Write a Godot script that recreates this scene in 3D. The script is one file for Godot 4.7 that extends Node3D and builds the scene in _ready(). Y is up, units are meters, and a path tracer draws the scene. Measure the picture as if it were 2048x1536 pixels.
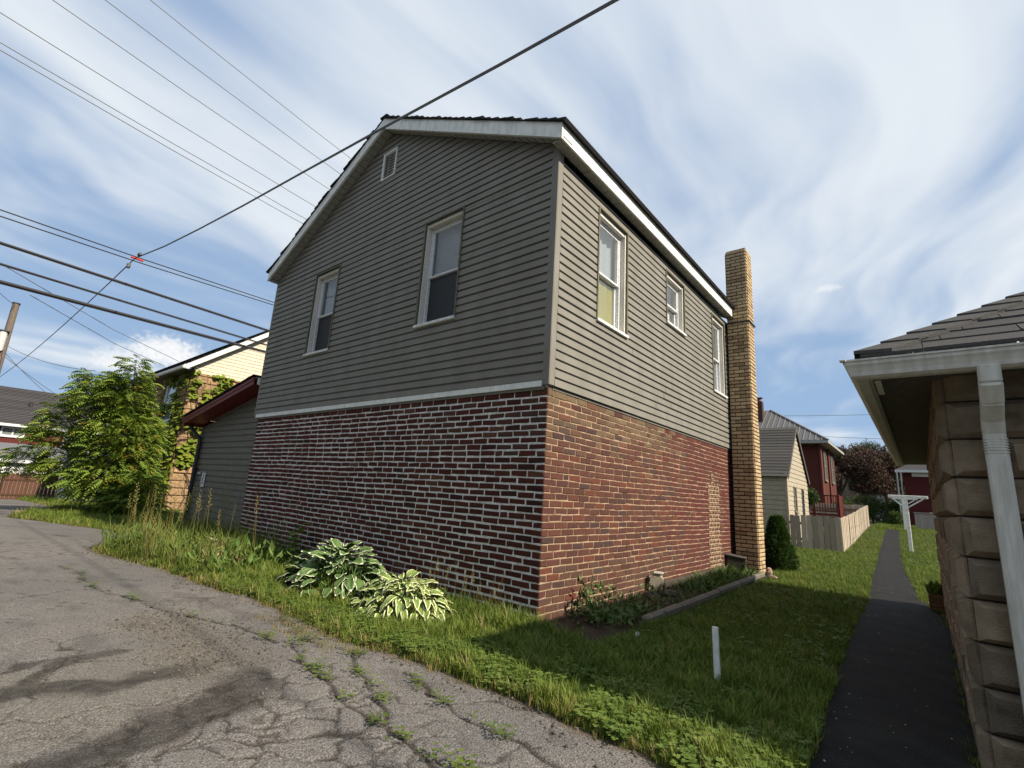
extends Node3D
# A sided brick house by an alley, its neighbours, the back yards and the wires. Units are metres; x runs right along the
# alley, z towards the camera, the near corner of the house stands at the origin.

const SUN_ELEVATION := 38.0
const SUN_BEHIND := 7.0
const ROW := 0.1016        # exposure of one siding row
const SID := 2.38          # height of the lowest siding row
const CRS := 0.0705        # brick course
const BPL := 0.225         # brick and joint

var rng := RandomNumberGenerator.new()
var M := {}
var used := {}
var n_low := FastNoiseLite.new()
var n_mid := FastNoiseLite.new()
var n_cell := FastNoiseLite.new()
var n_big := FastNoiseLite.new()

class MB:
	var v := PackedVector3Array()
	var n := PackedVector3Array()
	var c := PackedColorArray()
	var uv := PackedVector2Array()
	var ix := PackedInt32Array()
	var col := Color(1, 1, 1)
	var xf := Transform3D()
	func vert(p: Vector3, nn: Vector3, u := Vector2.ZERO) -> int:
		v.append(xf * p); n.append((xf.basis * nn).normalized()); c.append(col); uv.append(u)
		return v.size() - 1
	func tri(a: Vector3, b: Vector3, d: Vector3) -> void:
		var nn := (b - a).cross(d - a)
		if nn.length_squared() < 1e-16:
			return
		nn = nn.normalized()
		var i := vert(a, nn, Vector2(0, 0)); vert(b, nn, Vector2(1, 0)); vert(d, nn, Vector2(1, 1))
		ix.append_array(PackedInt32Array([i, i + 2, i + 1]))
	func quad(a: Vector3, b: Vector3, d: Vector3, e: Vector3) -> void:
		var nn := (d - a).cross(e - b)
		if nn.length_squared() < 1e-16:
			return
		nn = nn.normalized()
		var i := vert(a, nn, Vector2(0, 0)); vert(b, nn, Vector2(1, 0)); vert(d, nn, Vector2(1, 1)); vert(e, nn, Vector2(0, 1))
		ix.append_array(PackedInt32Array([i, i + 2, i + 1, i, i + 3, i + 2]))
	func box(ctr: Vector3, s: Vector3, ch := 0.0, b := Basis()) -> void:
		var h := s * 0.5
		var P := func(x: float, y: float, z: float) -> Vector3: return ctr + b * Vector3(x, y, z)
		if ch <= 0.0:
			var k := h
			quad(P.call(-k.x, -k.y, k.z), P.call(k.x, -k.y, k.z), P.call(k.x, k.y, k.z), P.call(-k.x, k.y, k.z))
			quad(P.call(k.x, -k.y, -k.z), P.call(-k.x, -k.y, -k.z), P.call(-k.x, k.y, -k.z), P.call(k.x, k.y, -k.z))
			quad(P.call(k.x, -k.y, k.z), P.call(k.x, -k.y, -k.z), P.call(k.x, k.y, -k.z), P.call(k.x, k.y, k.z))
			quad(P.call(-k.x, -k.y, -k.z), P.call(-k.x, -k.y, k.z), P.call(-k.x, k.y, k.z), P.call(-k.x, k.y, -k.z))
			quad(P.call(-k.x, k.y, k.z), P.call(k.x, k.y, k.z), P.call(k.x, k.y, -k.z), P.call(-k.x, k.y, -k.z))
			quad(P.call(-k.x, -k.y, -k.z), P.call(k.x, -k.y, -k.z), P.call(k.x, -k.y, k.z), P.call(-k.x, -k.y, k.z))
			return
		var i := h - Vector3(ch, ch, ch)
		for s1 in [-1.0, 1.0]:
			_face(P, 0, s1, h, i); _face(P, 1, s1, h, i); _face(P, 2, s1, h, i)
		for a in [-1.0, 1.0]:
			for d in [-1.0, 1.0]:
				_q(P, Vector3(i.x, h.y * a, i.z * d), Vector3(-i.x, h.y * a, i.z * d), Vector3(-i.x, i.y * a, h.z * d), Vector3(i.x, i.y * a, h.z * d), Vector3(0, a, d))
				_q(P, Vector3(h.x * a, i.y, i.z * d), Vector3(h.x * a, -i.y, i.z * d), Vector3(i.x * a, -i.y, h.z * d), Vector3(i.x * a, i.y, h.z * d), Vector3(a, 0, d))
				_q(P, Vector3(h.x * a, i.y * d, i.z), Vector3(h.x * a, i.y * d, -i.z), Vector3(i.x * a, h.y * d, -i.z), Vector3(i.x * a, h.y * d, i.z), Vector3(a, d, 0))
				for e in [-1.0, 1.0]:
					var A: Vector3 = Vector3(h.x * a, i.y * d, i.z * e)
					var B: Vector3 = Vector3(i.x * a, h.y * d, i.z * e)
					var D: Vector3 = Vector3(i.x * a, i.y * d, h.z * e)
					if a * d * e > 0: tri(P.call(A.x, A.y, A.z), P.call(B.x, B.y, B.z), P.call(D.x, D.y, D.z))
					else: tri(P.call(A.x, A.y, A.z), P.call(D.x, D.y, D.z), P.call(B.x, B.y, B.z))
	func _q(P: Callable, a: Vector3, b: Vector3, d: Vector3, e: Vector3, want: Vector3) -> void:
		if (d - a).cross(e - b).dot(want) > 0: quad(P.call(a.x, a.y, a.z), P.call(b.x, b.y, b.z), P.call(d.x, d.y, d.z), P.call(e.x, e.y, e.z))
		else: quad(P.call(a.x, a.y, a.z), P.call(e.x, e.y, e.z), P.call(d.x, d.y, d.z), P.call(b.x, b.y, b.z))
	func _face(P: Callable, ax: int, s: float, h: Vector3, i: Vector3) -> void:
		var a1 := (ax + 1) % 3
		var a2 := (ax + 2) % 3
		var r: Array[Vector3] = []
		for k in [[-1, -1], [1, -1], [1, 1], [-1, 1]]:
			var p := Vector3()
			p[ax] = h[ax] * s; p[a1] = i[a1] * k[0]; p[a2] = i[a2] * k[1]
			r.append(p)
		var w := Vector3(); w[ax] = s
		_q(P, r[0], r[1], r[2], r[3], w)
	func bar(a: Vector3, b: Vector3, w: float, d: float, ch := 0.0, up := Vector3.UP) -> void:
		var z := (b - a).normalized()
		var x := up.cross(z)
		if x.length() < 0.01:
			x = Vector3.RIGHT.cross(z)
		x = x.normalized()
		box((a + b) * 0.5, Vector3(w, d, a.distance_to(b)), ch, Basis(x, z.cross(x), z))
	func tube(pts: PackedVector3Array, rad: PackedFloat32Array, sides := 8, capped := true) -> void:
		var first := v.size()
		var ref := Vector3.UP
		for k in pts.size():
			var d := (pts[mini(k + 1, pts.size() - 1)] - pts[maxi(k - 1, 0)]).normalized()
			if absf(d.dot(ref)) > 0.95:
				ref = Vector3.RIGHT if absf(d.x) < 0.9 else Vector3.BACK
			var x := ref.cross(d).normalized()
			var y := d.cross(x)
			for s in sides:
				var a := TAU * s / sides
				var nn := x * cos(a) + y * sin(a)
				vert(pts[k] + nn * rad[mini(k, rad.size() - 1)], nn, Vector2(float(s) / sides, k))
		for k in pts.size() - 1:
			for s in sides:
				var a := first + k * sides + s
				var b := first + k * sides + (s + 1) % sides
				ix.append_array(PackedInt32Array([a, a + sides, b, b, a + sides, b + sides]))
		if capped:
			for e in [0, pts.size() - 1]:
				var d := (pts[1] - pts[0]).normalized() * -1.0 if e == 0 else (pts[-1] - pts[-2]).normalized()
				var o: int = first + e * sides
				var ring: Array[int] = []
				for s in sides:
					v.append(v[o + s]); n.append((xf.basis * d).normalized()); c.append(col); uv.append(Vector2.ZERO)
					ring.append(v.size() - 1)
				for s in range(1, sides - 1):
					if e == 0: ix.append_array(PackedInt32Array([ring[0], ring[s], ring[s + 1]]))
					else: ix.append_array(PackedInt32Array([ring[0], ring[s + 1], ring[s]]))
	func mesh() -> ArrayMesh:
		var a := []
		a.resize(Mesh.ARRAY_MAX)
		a[Mesh.ARRAY_VERTEX] = v; a[Mesh.ARRAY_NORMAL] = n; a[Mesh.ARRAY_COLOR] = c; a[Mesh.ARRAY_TEX_UV] = uv; a[Mesh.ARRAY_INDEX] = ix
		var m := ArrayMesh.new()
		m.add_surface_from_arrays(Mesh.PRIMITIVE_TRIANGLES, a)
		return m

func L(r: float, g: float, b: float) -> Color:
	return Color(r, g, b).linear_to_srgb()

func noise_tex(seed_: int, freq: float, lo: Color, hi: Color, size := 512, type := FastNoiseLite.TYPE_SIMPLEX_SMOOTH, oct := 4, mid := 0.5) -> NoiseTexture2D:
	var f := FastNoiseLite.new()
	f.seed = seed_; f.noise_type = type; f.frequency = freq; f.fractal_octaves = oct
	f.fractal_type = FastNoiseLite.FRACTAL_FBM if oct > 1 else FastNoiseLite.FRACTAL_NONE
	var t := NoiseTexture2D.new()
	t.width = size; t.height = size; t.seamless = true; t.noise = f; t.normalize = true
	var g := Gradient.new()
	g.offsets = PackedFloat32Array([0.0, mid, 1.0])
	g.colors = PackedColorArray([lo, lo.lerp(hi, 0.5), hi])
	t.color_ramp = g
	return t

func bump_tex(seed_: int, freq: float, size := 512, oct := 4) -> NoiseTexture2D:
	return noise_tex(seed_, freq, Color.BLACK, Color.WHITE, size, FastNoiseLite.TYPE_SIMPLEX_SMOOTH, oct)

# a plain material; vc: the mesh's own colours count
func mat(called: String, c: Color, rough := 0.8, vc := false, tex: Texture2D = null, tile := 1.0, bump: Texture2D = null, depth := 0.0) -> StandardMaterial3D:
	var m := StandardMaterial3D.new()
	m.resource_name = called
	m.albedo_color = c
	m.roughness = rough
	m.metallic_specular = 0.35
	m.vertex_color_use_as_albedo = vc
	if tex or bump:
		m.uv1_triplanar = true
		m.uv1_world_triplanar = true
		m.uv1_triplanar_sharpness = 6.0
		m.uv1_scale = Vector3.ONE / tile
	if tex:
		m.albedo_texture = tex
	if bump:
		m.heightmap_enabled = true
		m.heightmap_texture = bump
		m.heightmap_scale = depth
	M[called] = m
	return m

func numbered(called: String) -> String:
	if not used.has(called):
		used[called] = 0
		return called
	used[called] += 1
	return "%s_%03d" % [called, used[called]]

func tag(o: Node, label: String, category: String, group := "", kind := "") -> Node:
	if label: o.set_meta("label", label)
	if category: o.set_meta("category", category)
	if group: o.set_meta("group", group)
	if kind: o.set_meta("kind", kind)
	return o

func thing(called: String, label: String, category: String, at := Vector3.ZERO, group := "", turn := 0.0) -> Node3D:
	var o := Node3D.new()
	o.name = numbered(called)
	add_child(o)
	o.position = at
	o.rotation.y = turn
	tag(o, label, category, group)
	return o

func part(parent: Node, called: String, b: MB, m: Material, at := Vector3.ZERO) -> MeshInstance3D:
	return piece(parent, called, b.mesh(), m, Transform3D(Basis(), at))

func piece(parent: Node, called: String, me: Mesh, m: Material, xf := Transform3D()) -> MeshInstance3D:
	var o := MeshInstance3D.new()
	o.name = numbered(called) if parent == self else called
	o.mesh = me
	o.material_override = m
	o.transform = xf
	parent.add_child(o, true)
	return o

func hub(parent: Node, called: String, at := Vector3.ZERO) -> Node3D:
	var o := Node3D.new()
	o.name = called
	parent.add_child(o, true)
	o.position = at
	return o

func multi(parent: Node, called: String, me: Mesh, m: Material, xs: Array, cs: PackedColorArray) -> MultiMeshInstance3D:
	var mm := MultiMesh.new()
	mm.transform_format = MultiMesh.TRANSFORM_3D
	mm.use_colors = true
	mm.mesh = me
	mm.instance_count = xs.size()
	for i in xs.size():
		mm.set_instance_transform(i, xs[i])
		mm.set_instance_color(i, cs[i])
	var o := MultiMeshInstance3D.new()
	o.name = numbered(called) if parent == self else called
	o.multimesh = mm
	o.material_override = m
	parent.add_child(o, true)
	return o

func lut(pts: Array, x: float) -> float:
	if x <= pts[0][0]: return pts[0][1]
	for i in range(1, pts.size()):
		if x <= pts[i][0]:
			var t: float = (x - pts[i - 1][0]) / (pts[i][0] - pts[i - 1][0])
			return lerpf(pts[i - 1][1], pts[i][1], t)
	return pts[-1][1]

func gy(x: float, z: float) -> float:
	var y := 0.65 * smoothstep(-13.0, -31.0, z)
	if x < -14.0:
		y -= minf(0.035 * (-14.0 - x), 1.2)
	return y

# where the alley's asphalt ends towards the house
var edge_pts := [[-60, 0.6], [-26, 0.6], [-19, 0.8], [-16, 1.2], [-13.6, 2.2], [-12.6, 2.42], [-12.0, 2.15], [-9.6, 1.32], [-8.6, 1.15], [-7.7, 1.25], [-7.0, 1.95], [-6.43, 2.06], [-5.56, 1.9], [-4.55, 1.71], [-3.1, 1.62], [-2.4, 1.48], [-1.5, 1.52], [-0.64, 1.54], [-0.2, 1.42], [0.53, 1.39], [1.07, 1.36], [1.8, 1.43], [2.2, 1.5], [10, 1.5], [40, 1.5]]
func edge(x: float) -> float:
	return lut(edge_pts, x) + 0.05 * n_mid.get_noise_2d(x * 2.0, 7.0)

func path_l(z: float) -> float:
	return lut([[-33, 1.1], [-25.2, 1.42], [-18.3, 1.57], [-15.0, 1.69], [-8.9, 1.91], [-5.2, 2.11], [-1.95, 2.16], [0.94, 2.27], [2, 2.27]], z)
func path_r(z: float) -> float:
	return lut([[-33, 1.7], [-26.6, 1.93], [-17.6, 2.17], [-9.9, 2.49], [-6.0, 2.72], [-4.7, 2.95], [2, 2.95]], z)

func seg_d(p: Vector2, line: Array) -> float:
	var best := 9.0
	for i in line.size() - 1:
		var q := Geometry2D.get_closest_point_to_segment(p, line[i], line[i + 1])
		best = minf(best, p.distance_to(q))
	return best

func _ready() -> void:
	rng.seed = 20240611
	n_low.seed = 3; n_low.frequency = 0.35; n_low.fractal_octaves = 3
	n_mid.seed = 5; n_mid.frequency = 1.6; n_mid.fractal_octaves = 3
	n_big.seed = 9; n_big.frequency = 0.08; n_big.fractal_octaves = 4
	n_cell.seed = 11; n_cell.noise_type = FastNoiseLite.TYPE_CELLULAR; n_cell.frequency = 1.0
	n_cell.cellular_return_type = FastNoiseLite.RETURN_DISTANCE2_SUB; n_cell.fractal_type = FastNoiseLite.FRACTAL_NONE
	n_cell.cellular_jitter = 0.95
	camera_and_light()
	materials()
	ground()
	alley()
	yard_path()
	house()
	lean_to()
	garage()
	tan_building()
	far_left()
	back_yard()
	across_the_alley()
	wires()
	garden()
	hostas()
	left_tree()
	grass()

func camera_and_light() -> void:
	var cam := Camera3D.new()
	cam.name = "camera"
	cam.keep_aspect = Camera3D.KEEP_HEIGHT
	cam.fov = rad_to_deg(2.0 * atan(768.0 / 967.375))
	cam.near = 0.05
	cam.far = 2000.0
	cam.transform = Transform3D(Basis(Vector3.UP, deg_to_rad(40.1795)) * Basis(Vector3.RIGHT, deg_to_rad(12.5273)) * Basis(Vector3.BACK, deg_to_rad(3.5513)), Vector3(2.8429, 1.2211, 3.9568))
	add_child(cam)
	cam.current = true
	var sun := DirectionalLight3D.new()
	sun.name = "sun"
	sun.light_energy = 1.6
	sun.light_color = Color(1.0, 0.945, 0.86)
	sun.light_angular_distance = 0.9
	sun.shadow_enabled = true
	add_child(sun)
	var el := deg_to_rad(SUN_ELEVATION)
	var az := deg_to_rad(SUN_BEHIND)
	var to := Vector3(cos(el) * cos(az), sin(el), -cos(el) * sin(az))
	sun.look_at_from_position(to * 50.0, Vector3.ZERO, Vector3.UP)
	var e := Environment.new()
	e.background_mode = Environment.BG_SKY
	e.tonemap_mode = Environment.TONE_MAPPER_LINEAR
	e.tonemap_exposure = 1.65
	e.sdfgi_enabled = true
	e.ssao_enabled = true
	e.ssil_enabled = true
	var sky := Sky.new()
	var pm := PanoramaSkyMaterial.new()
	pm.panorama = ImageTexture.create_from_image(sky_image(2048, 1024))
	sky.sky_material = pm
	e.sky = sky
	var we := WorldEnvironment.new()
	we.name = "world_environment"
	we.environment = e
	add_child(we)

func sky_image(w: int, h: int) -> Image:
	var im := Image.create(w, h, false, Image.FORMAT_RGBF)
	var a := FastNoiseLite.new(); a.seed = 21; a.frequency = 0.55; a.fractal_octaves = 5; a.fractal_gain = 0.55
	var b := FastNoiseLite.new(); b.seed = 33; b.frequency = 0.30; b.fractal_octaves = 4
	var f := FastNoiseLite.new(); f.seed = 41; f.frequency = 9.0; f.fractal_octaves = 4
	var dir := Vector2(-0.22, -0.975)
	var side := Vector2(0.975, -0.22)
	# small heaped clouds low in the sky: direction, half width, half height, strength
	var puffs := [[Vector3(-0.954, 0.190, -0.229), 0.056, 0.030, 1.0], [Vector3(-0.971, 0.165, -0.175), 0.042, 0.024, 0.8], [Vector3(-0.09, 0.371, -0.924), 0.020, 0.006, 0.6], [Vector3(-0.990, 0.15, -0.03), 0.012, 0.008, 0.35]]
	for y in h:
		var el := PI * (0.5 - (y + 0.5) / h)
		var dy := sin(el)
		for x in w:
			if dy < 0.0:
				im.set_pixel(x, y, Color(0.22, 0.235, 0.225))
				continue
			var th := (x + 0.5) / w * TAU
			var d := Vector3(sin(th) * cos(el), dy, -cos(th) * cos(el))
			var p := Vector2(d.x, d.z) / (dy + 0.10)
			var u := p.dot(dir)
			var s := p.dot(side)
			var wob := b.get_noise_2d(u * 0.8 + 40.0, s * 0.8)
			var st := a.get_noise_2d(u * 0.22 + wob * 0.5, s * 1.0 + wob * 0.8)
			var veil := b.get_noise_2d(u * 0.5, s * 0.7 + 9.0)
			var fl := a.get_noise_2d(u * 1.5 + 5.0 + wob, s * 4.2 + wob * 2.0 + st)
			var k := clampf(0.58 + st * 1.0 + veil * 0.60 + fl * (0.38 + 0.5 * absf(st)) - 0.42 * smoothstep(0.42, 0.15, dy), 0.0, 1.0)
			k = k * k * (3.0 - 2.0 * k)
			var base := Color(0.190, 0.265, 0.395).lerp(Color(0.205, 0.32, 0.475), pow(1.0 - dy, 3.0))
			var c := base.lerp(Color(0.490, 0.525, 0.560), k * 0.95)
			c = c.lerp(Color(0.38, 0.43, 0.485), 0.5 * smoothstep(0.16, 0.0, dy))
			for q in puffs:
				var o: Vector3 = q[0]
				var du := (d - o).dot(Vector3(-o.z, 0, o.x).normalized())
				var dv := d.y - o.y
				if absf(du) < q[1] * 2.0 and absf(dv) < q[2] * 2.5 and d.dot(o) > 0.9:
					var r := sqrt(pow(du / q[1], 2.0) + pow(dv / (q[2] * (1.0 if dv > 0.0 else 0.7)), 2.0))
					r += 0.55 * f.get_noise_2d(du * 16.0, dv * 16.0) + 0.25 * f.get_noise_2d(du * 50.0, dv * 50.0)
					var m: float = q[3] * smoothstep(1.15, 0.55, r)
					c = c.lerp(Color(0.50, 0.52, 0.55).lerp(Color(0.63, 0.63, 0.63), clampf(0.5 + f.get_noise_2d(du * 22.0 + 3.0, dv * 22.0), 0.0, 1.0)), m)
			im.set_pixel(x, y, c)
	return im

func materials() -> void:
	var soft := noise_tex(1, 0.02, Color(0.78, 0.78, 0.78), Color(1, 1, 1), 512)
	var grain := noise_tex(2, 0.12, Color(0.70, 0.70, 0.70), Color(1, 1, 1), 512, FastNoiseLite.TYPE_VALUE, 3)
	var blot := noise_tex(4, 0.012, Color(0.62, 0.60, 0.57), Color(1, 1, 1), 512, FastNoiseLite.TYPE_SIMPLEX_SMOOTH, 6, 0.35)
	var speck := noise_tex(6, 0.45, Color(0.34, 0.34, 0.35), Color(1, 1, 1), 1024, FastNoiseLite.TYPE_VALUE, 2)
	var fine := bump_tex(7, 0.25, 512, 2)
	var rough_b := bump_tex(8, 0.05, 512, 5)
	M["soft"] = soft; M["grain_tex"] = grain; M["blot"] = blot
	mat("soil", L(1, 1, 1), 0.95, true, blot, 1.3, rough_b, 2.0)
	mat("asphalt", L(1.36, 1.33, 1.30), 0.9, true, speck, 1.9, fine, 0.6)
	mat("seal", L(1, 1, 1), 0.85, true, speck, 1.6, fine, 0.6)
	mat("brick", L(1, 1, 1), 0.9, true, grain, 0.45, fine, 0.15)
	mat("mortar_white", L(0.86, 0.85, 0.82), 0.9, false, noise_tex(19, 0.02, Color(0.74, 0.73, 0.71), Color(1, 1, 1), 512, FastNoiseLite.TYPE_SIMPLEX_SMOOTH, 6, 0.3), 0.8, fine, 0.5)
	mat("mortar_tan", L(0.46, 0.335, 0.23), 0.92, false, blot, 0.8, fine, 0.5)
	mat("mortar_dark", L(0.075, 0.06, 0.05), 0.92, false, blot, 0.5, fine, 0.3)
	mat("siding", L(0.212, 0.203, 0.177), 0.55, false, noise_tex(12, 0.01, Color(0.90, 0.90, 0.89), Color(1, 1, 1), 512, FastNoiseLite.TYPE_SIMPLEX_SMOOTH, 6), 1.7, bump_tex(13, 0.06, 512, 3), 0.04)
	var mild := noise_tex(17, 0.015, Color(0.82, 0.83, 0.81), Color(1, 1, 1), 512, FastNoiseLite.TYPE_SIMPLEX_SMOOTH, 6)
	mat("siding_dark", L(0.175, 0.167, 0.143), 0.6, false, M["siding"].albedo_texture, 1.3)
	mat("siding_beige", L(0.40, 0.355, 0.27), 0.6, false, M["siding"].albedo_texture, 1.5)
	mat("siding_cream", L(0.62, 0.56, 0.45), 0.6, false, M["siding"].albedo_texture, 1.5)
	mat("trim", L(0.84, 0.84, 0.81), 0.5, false, noise_tex(14, 0.018, Color(0.80, 0.82, 0.80), Color(1, 1, 1), 512, FastNoiseLite.TYPE_SIMPLEX_SMOOTH, 5, 0.3), 1.6)
	mat("vinyl", L(0.78, 0.80, 0.81), 0.4, false, soft, 0.5)
	mat("peeling", L(1, 1, 1), 0.8, false, noise_tex(15, 0.035, L(0.30, 0.24, 0.17), L(0.80, 0.81, 0.80), 512, FastNoiseLite.TYPE_SIMPLEX_SMOOTH, 5, 0.30), 0.45)
	mat("channel", L(0.17, 0.17, 0.12), 0.6, false, blot, 0.4)
	mat("soffit", L(0.42, 0.42, 0.39), 0.6, false, soft, 0.8)
	mat("shingle", L(1, 1, 1), 0.95, true, speck, 0.6, fine, 0.5)
	mat("metal_white", L(0.66, 0.66, 0.63), 0.42, false, mild, 1.1)
	mat("metal_dark", L(0.045, 0.05, 0.055), 0.4, false, soft, 0.6)
	mat("red_paint", L(0.22, 0.035, 0.035), 0.5, false, blot, 0.8)
	mat("block", L(1, 1, 1), 0.95, true, blot, 1.3, fine, 0.4)
	mat("rough_stone", L(1, 1, 1), 0.95, true, blot, 0.7, rough_b, 1.2)
	mat("wood", L(1, 1, 1), 0.85, true, grain, 0.8, fine, 0.2)
	mat("white_wood", L(0.80, 0.81, 0.79), 0.6, false, mild, 0.9)
	mat("cable", L(0.03, 0.03, 0.034), 0.6)
	mat("wire", L(0.15, 0.15, 0.155), 0.5)
	mat("paint", L(1, 1, 1), 0.6, true, soft, 0.7)
	mat("stone", L(1, 1, 1), 0.9, true, grain, 0.25, fine, 0.5)
	mat("cloth", L(1, 1, 1), 0.95, true, grain, 0.12)
	mat("dark_panel", L(0.03, 0.032, 0.036), 0.6)
	M["siding"].uv1_scale = Vector3(0.5, 0.2, 0.5)
	M["metal_white"].uv1_scale = Vector3(2.2, 0.5, 2.2)
	M["trim"].uv1_scale = Vector3(1.0, 0.4, 1.0)
	var g := mat("glass", Color(0.9, 0.95, 0.95, 0.10), 0.02)
	g.transparency = BaseMaterial3D.TRANSPARENCY_ALPHA
	g.metallic_specular = 0.5
	for k in ["leaf", "blade", "hosta"]:
		var m := mat(k, L(1, 1, 1), 0.5 if k == "hosta" else 0.6, true)
		m.metallic_specular = 0.3
		m.cull_mode = BaseMaterial3D.CULL_DISABLED
		m.backlight_enabled = true
		m.backlight = L(0.26, 0.33, 0.05) if k != "hosta" else L(0.08, 0.12, 0.03)
	mat("bark", L(0.14, 0.10, 0.075), 0.95, false, blot, 0.3)

# ---------------------------------------------------------------- ground
func ground() -> void:
	var xs: Array[float] = []
	var zs: Array[float] = []
	for v in [-600, -300, -150, -90, -60]: xs.append(v)
	var x := -48.0
	while x < 8.0:
		xs.append(x); x += 0.35 if x > -9.0 and x < 3.2 else 1.2
	for v in [8, 12, 20, 40, 80, 150, 300, 600]: zs.append(v); xs.append(v)
	zs.clear()
	for v in [-600, -300, -150, -90, -60]: zs.append(v)
	x = -46.0
	while x < 5.0:
		zs.append(x); x += 0.35 if x > -9.0 and x < 2.6 else 1.0
	for v in [5, 9, 15, 30, 60, 150, 300, 600]: zs.append(v)
	var b := MB.new()
	for i in xs.size():
		for j in zs.size():
			var px := xs[i]
			var pz := zs[j]
			var under := pz > edge(px) + 0.05
			var y := gy(px, pz) - (0.03 if under else 0.0) + (0.0 if under else 0.015 * n_mid.get_noise_2d(px, pz))
			if px > path_l(pz) and px < path_r(pz) and pz > -33.0: y -= 0.02
			var t := 0.5 + 0.5 * n_mid.get_noise_2d(px * 0.7, pz * 0.7)
			b.col = Color(0.055, 0.050, 0.026).lerp(Color(0.050, 0.070, 0.016), clampf(t * 1.5 - 0.1, 0.0, 1.0))
			b.vert(Vector3(px, y, pz), Vector3.UP)
	var nz := zs.size()
	for i in xs.size() - 1:
		for j in nz - 1:
			var a := i * nz + j
			b.ix.append_array(PackedInt32Array([a, a + nz, a + 1, a + 1, a + nz, a + nz + 1]))
	var o := part(self, "ground", b, M["soil"])
	tag(o, "", "", "", "structure")

var arc1 := [Vector2(-1.08, 3.36), Vector2(-1.37, 3.18), Vector2(-1.41, 3.06), Vector2(-1.43, 2.93), Vector2(-1.41, 2.79)]
var band2 := [Vector2(-1.0, 3.7), Vector2(-1.03, 3.37), Vector2(-1.0, 3.2), Vector2(-0.90, 3.1), Vector2(-0.82, 2.98), Vector2(-0.86, 2.85), Vector2(-0.85, 2.57)]
var band3 := [Vector2(0.1, 3.7), Vector2(0.02, 3.2), Vector2(-0.10, 2.93), Vector2(-0.13, 2.76), Vector2(-0.14, 2.65), Vector2(-0.25, 2.5), Vector2(-0.45, 2.38)]
var crack_a := [Vector2(-5.4, 2.6), Vector2(-4.62, 2.52), Vector2(-3.96, 2.57), Vector2(-3.36, 2.50), Vector2(-2.9, 2.36), Vector2(-2.4, 2.3), Vector2(-1.6, 2.0), Vector2(-1.0, 1.95)]
var crack_b := [Vector2(-0.9, 1.86), Vector2(-0.5, 2.03), Vector2(-0.1, 2.06), Vector2(0.3, 2.19), Vector2(0.63, 2.16), Vector2(0.95, 2.2), Vector2(1.3, 2.15), Vector2(1.8, 2.3)]
var crack_c := [Vector2(-0.45, 1.62), Vector2(-0.2, 1.8), Vector2(0.02, 1.9), Vector2(0.25, 1.95), Vector2(0.47, 2.02), Vector2(0.63, 2.16)]
var crack_d := [Vector2(0.1, 1.62), Vector2(0.45, 1.72), Vector2(0.9, 1.78), Vector2(1.5, 1.82)]
var gravel_zone := [Vector2(-2.2, 2.46), Vector2(-1.79, 2.36), Vector2(-1.25, 2.36), Vector2(-0.76, 2.38)]

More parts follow.
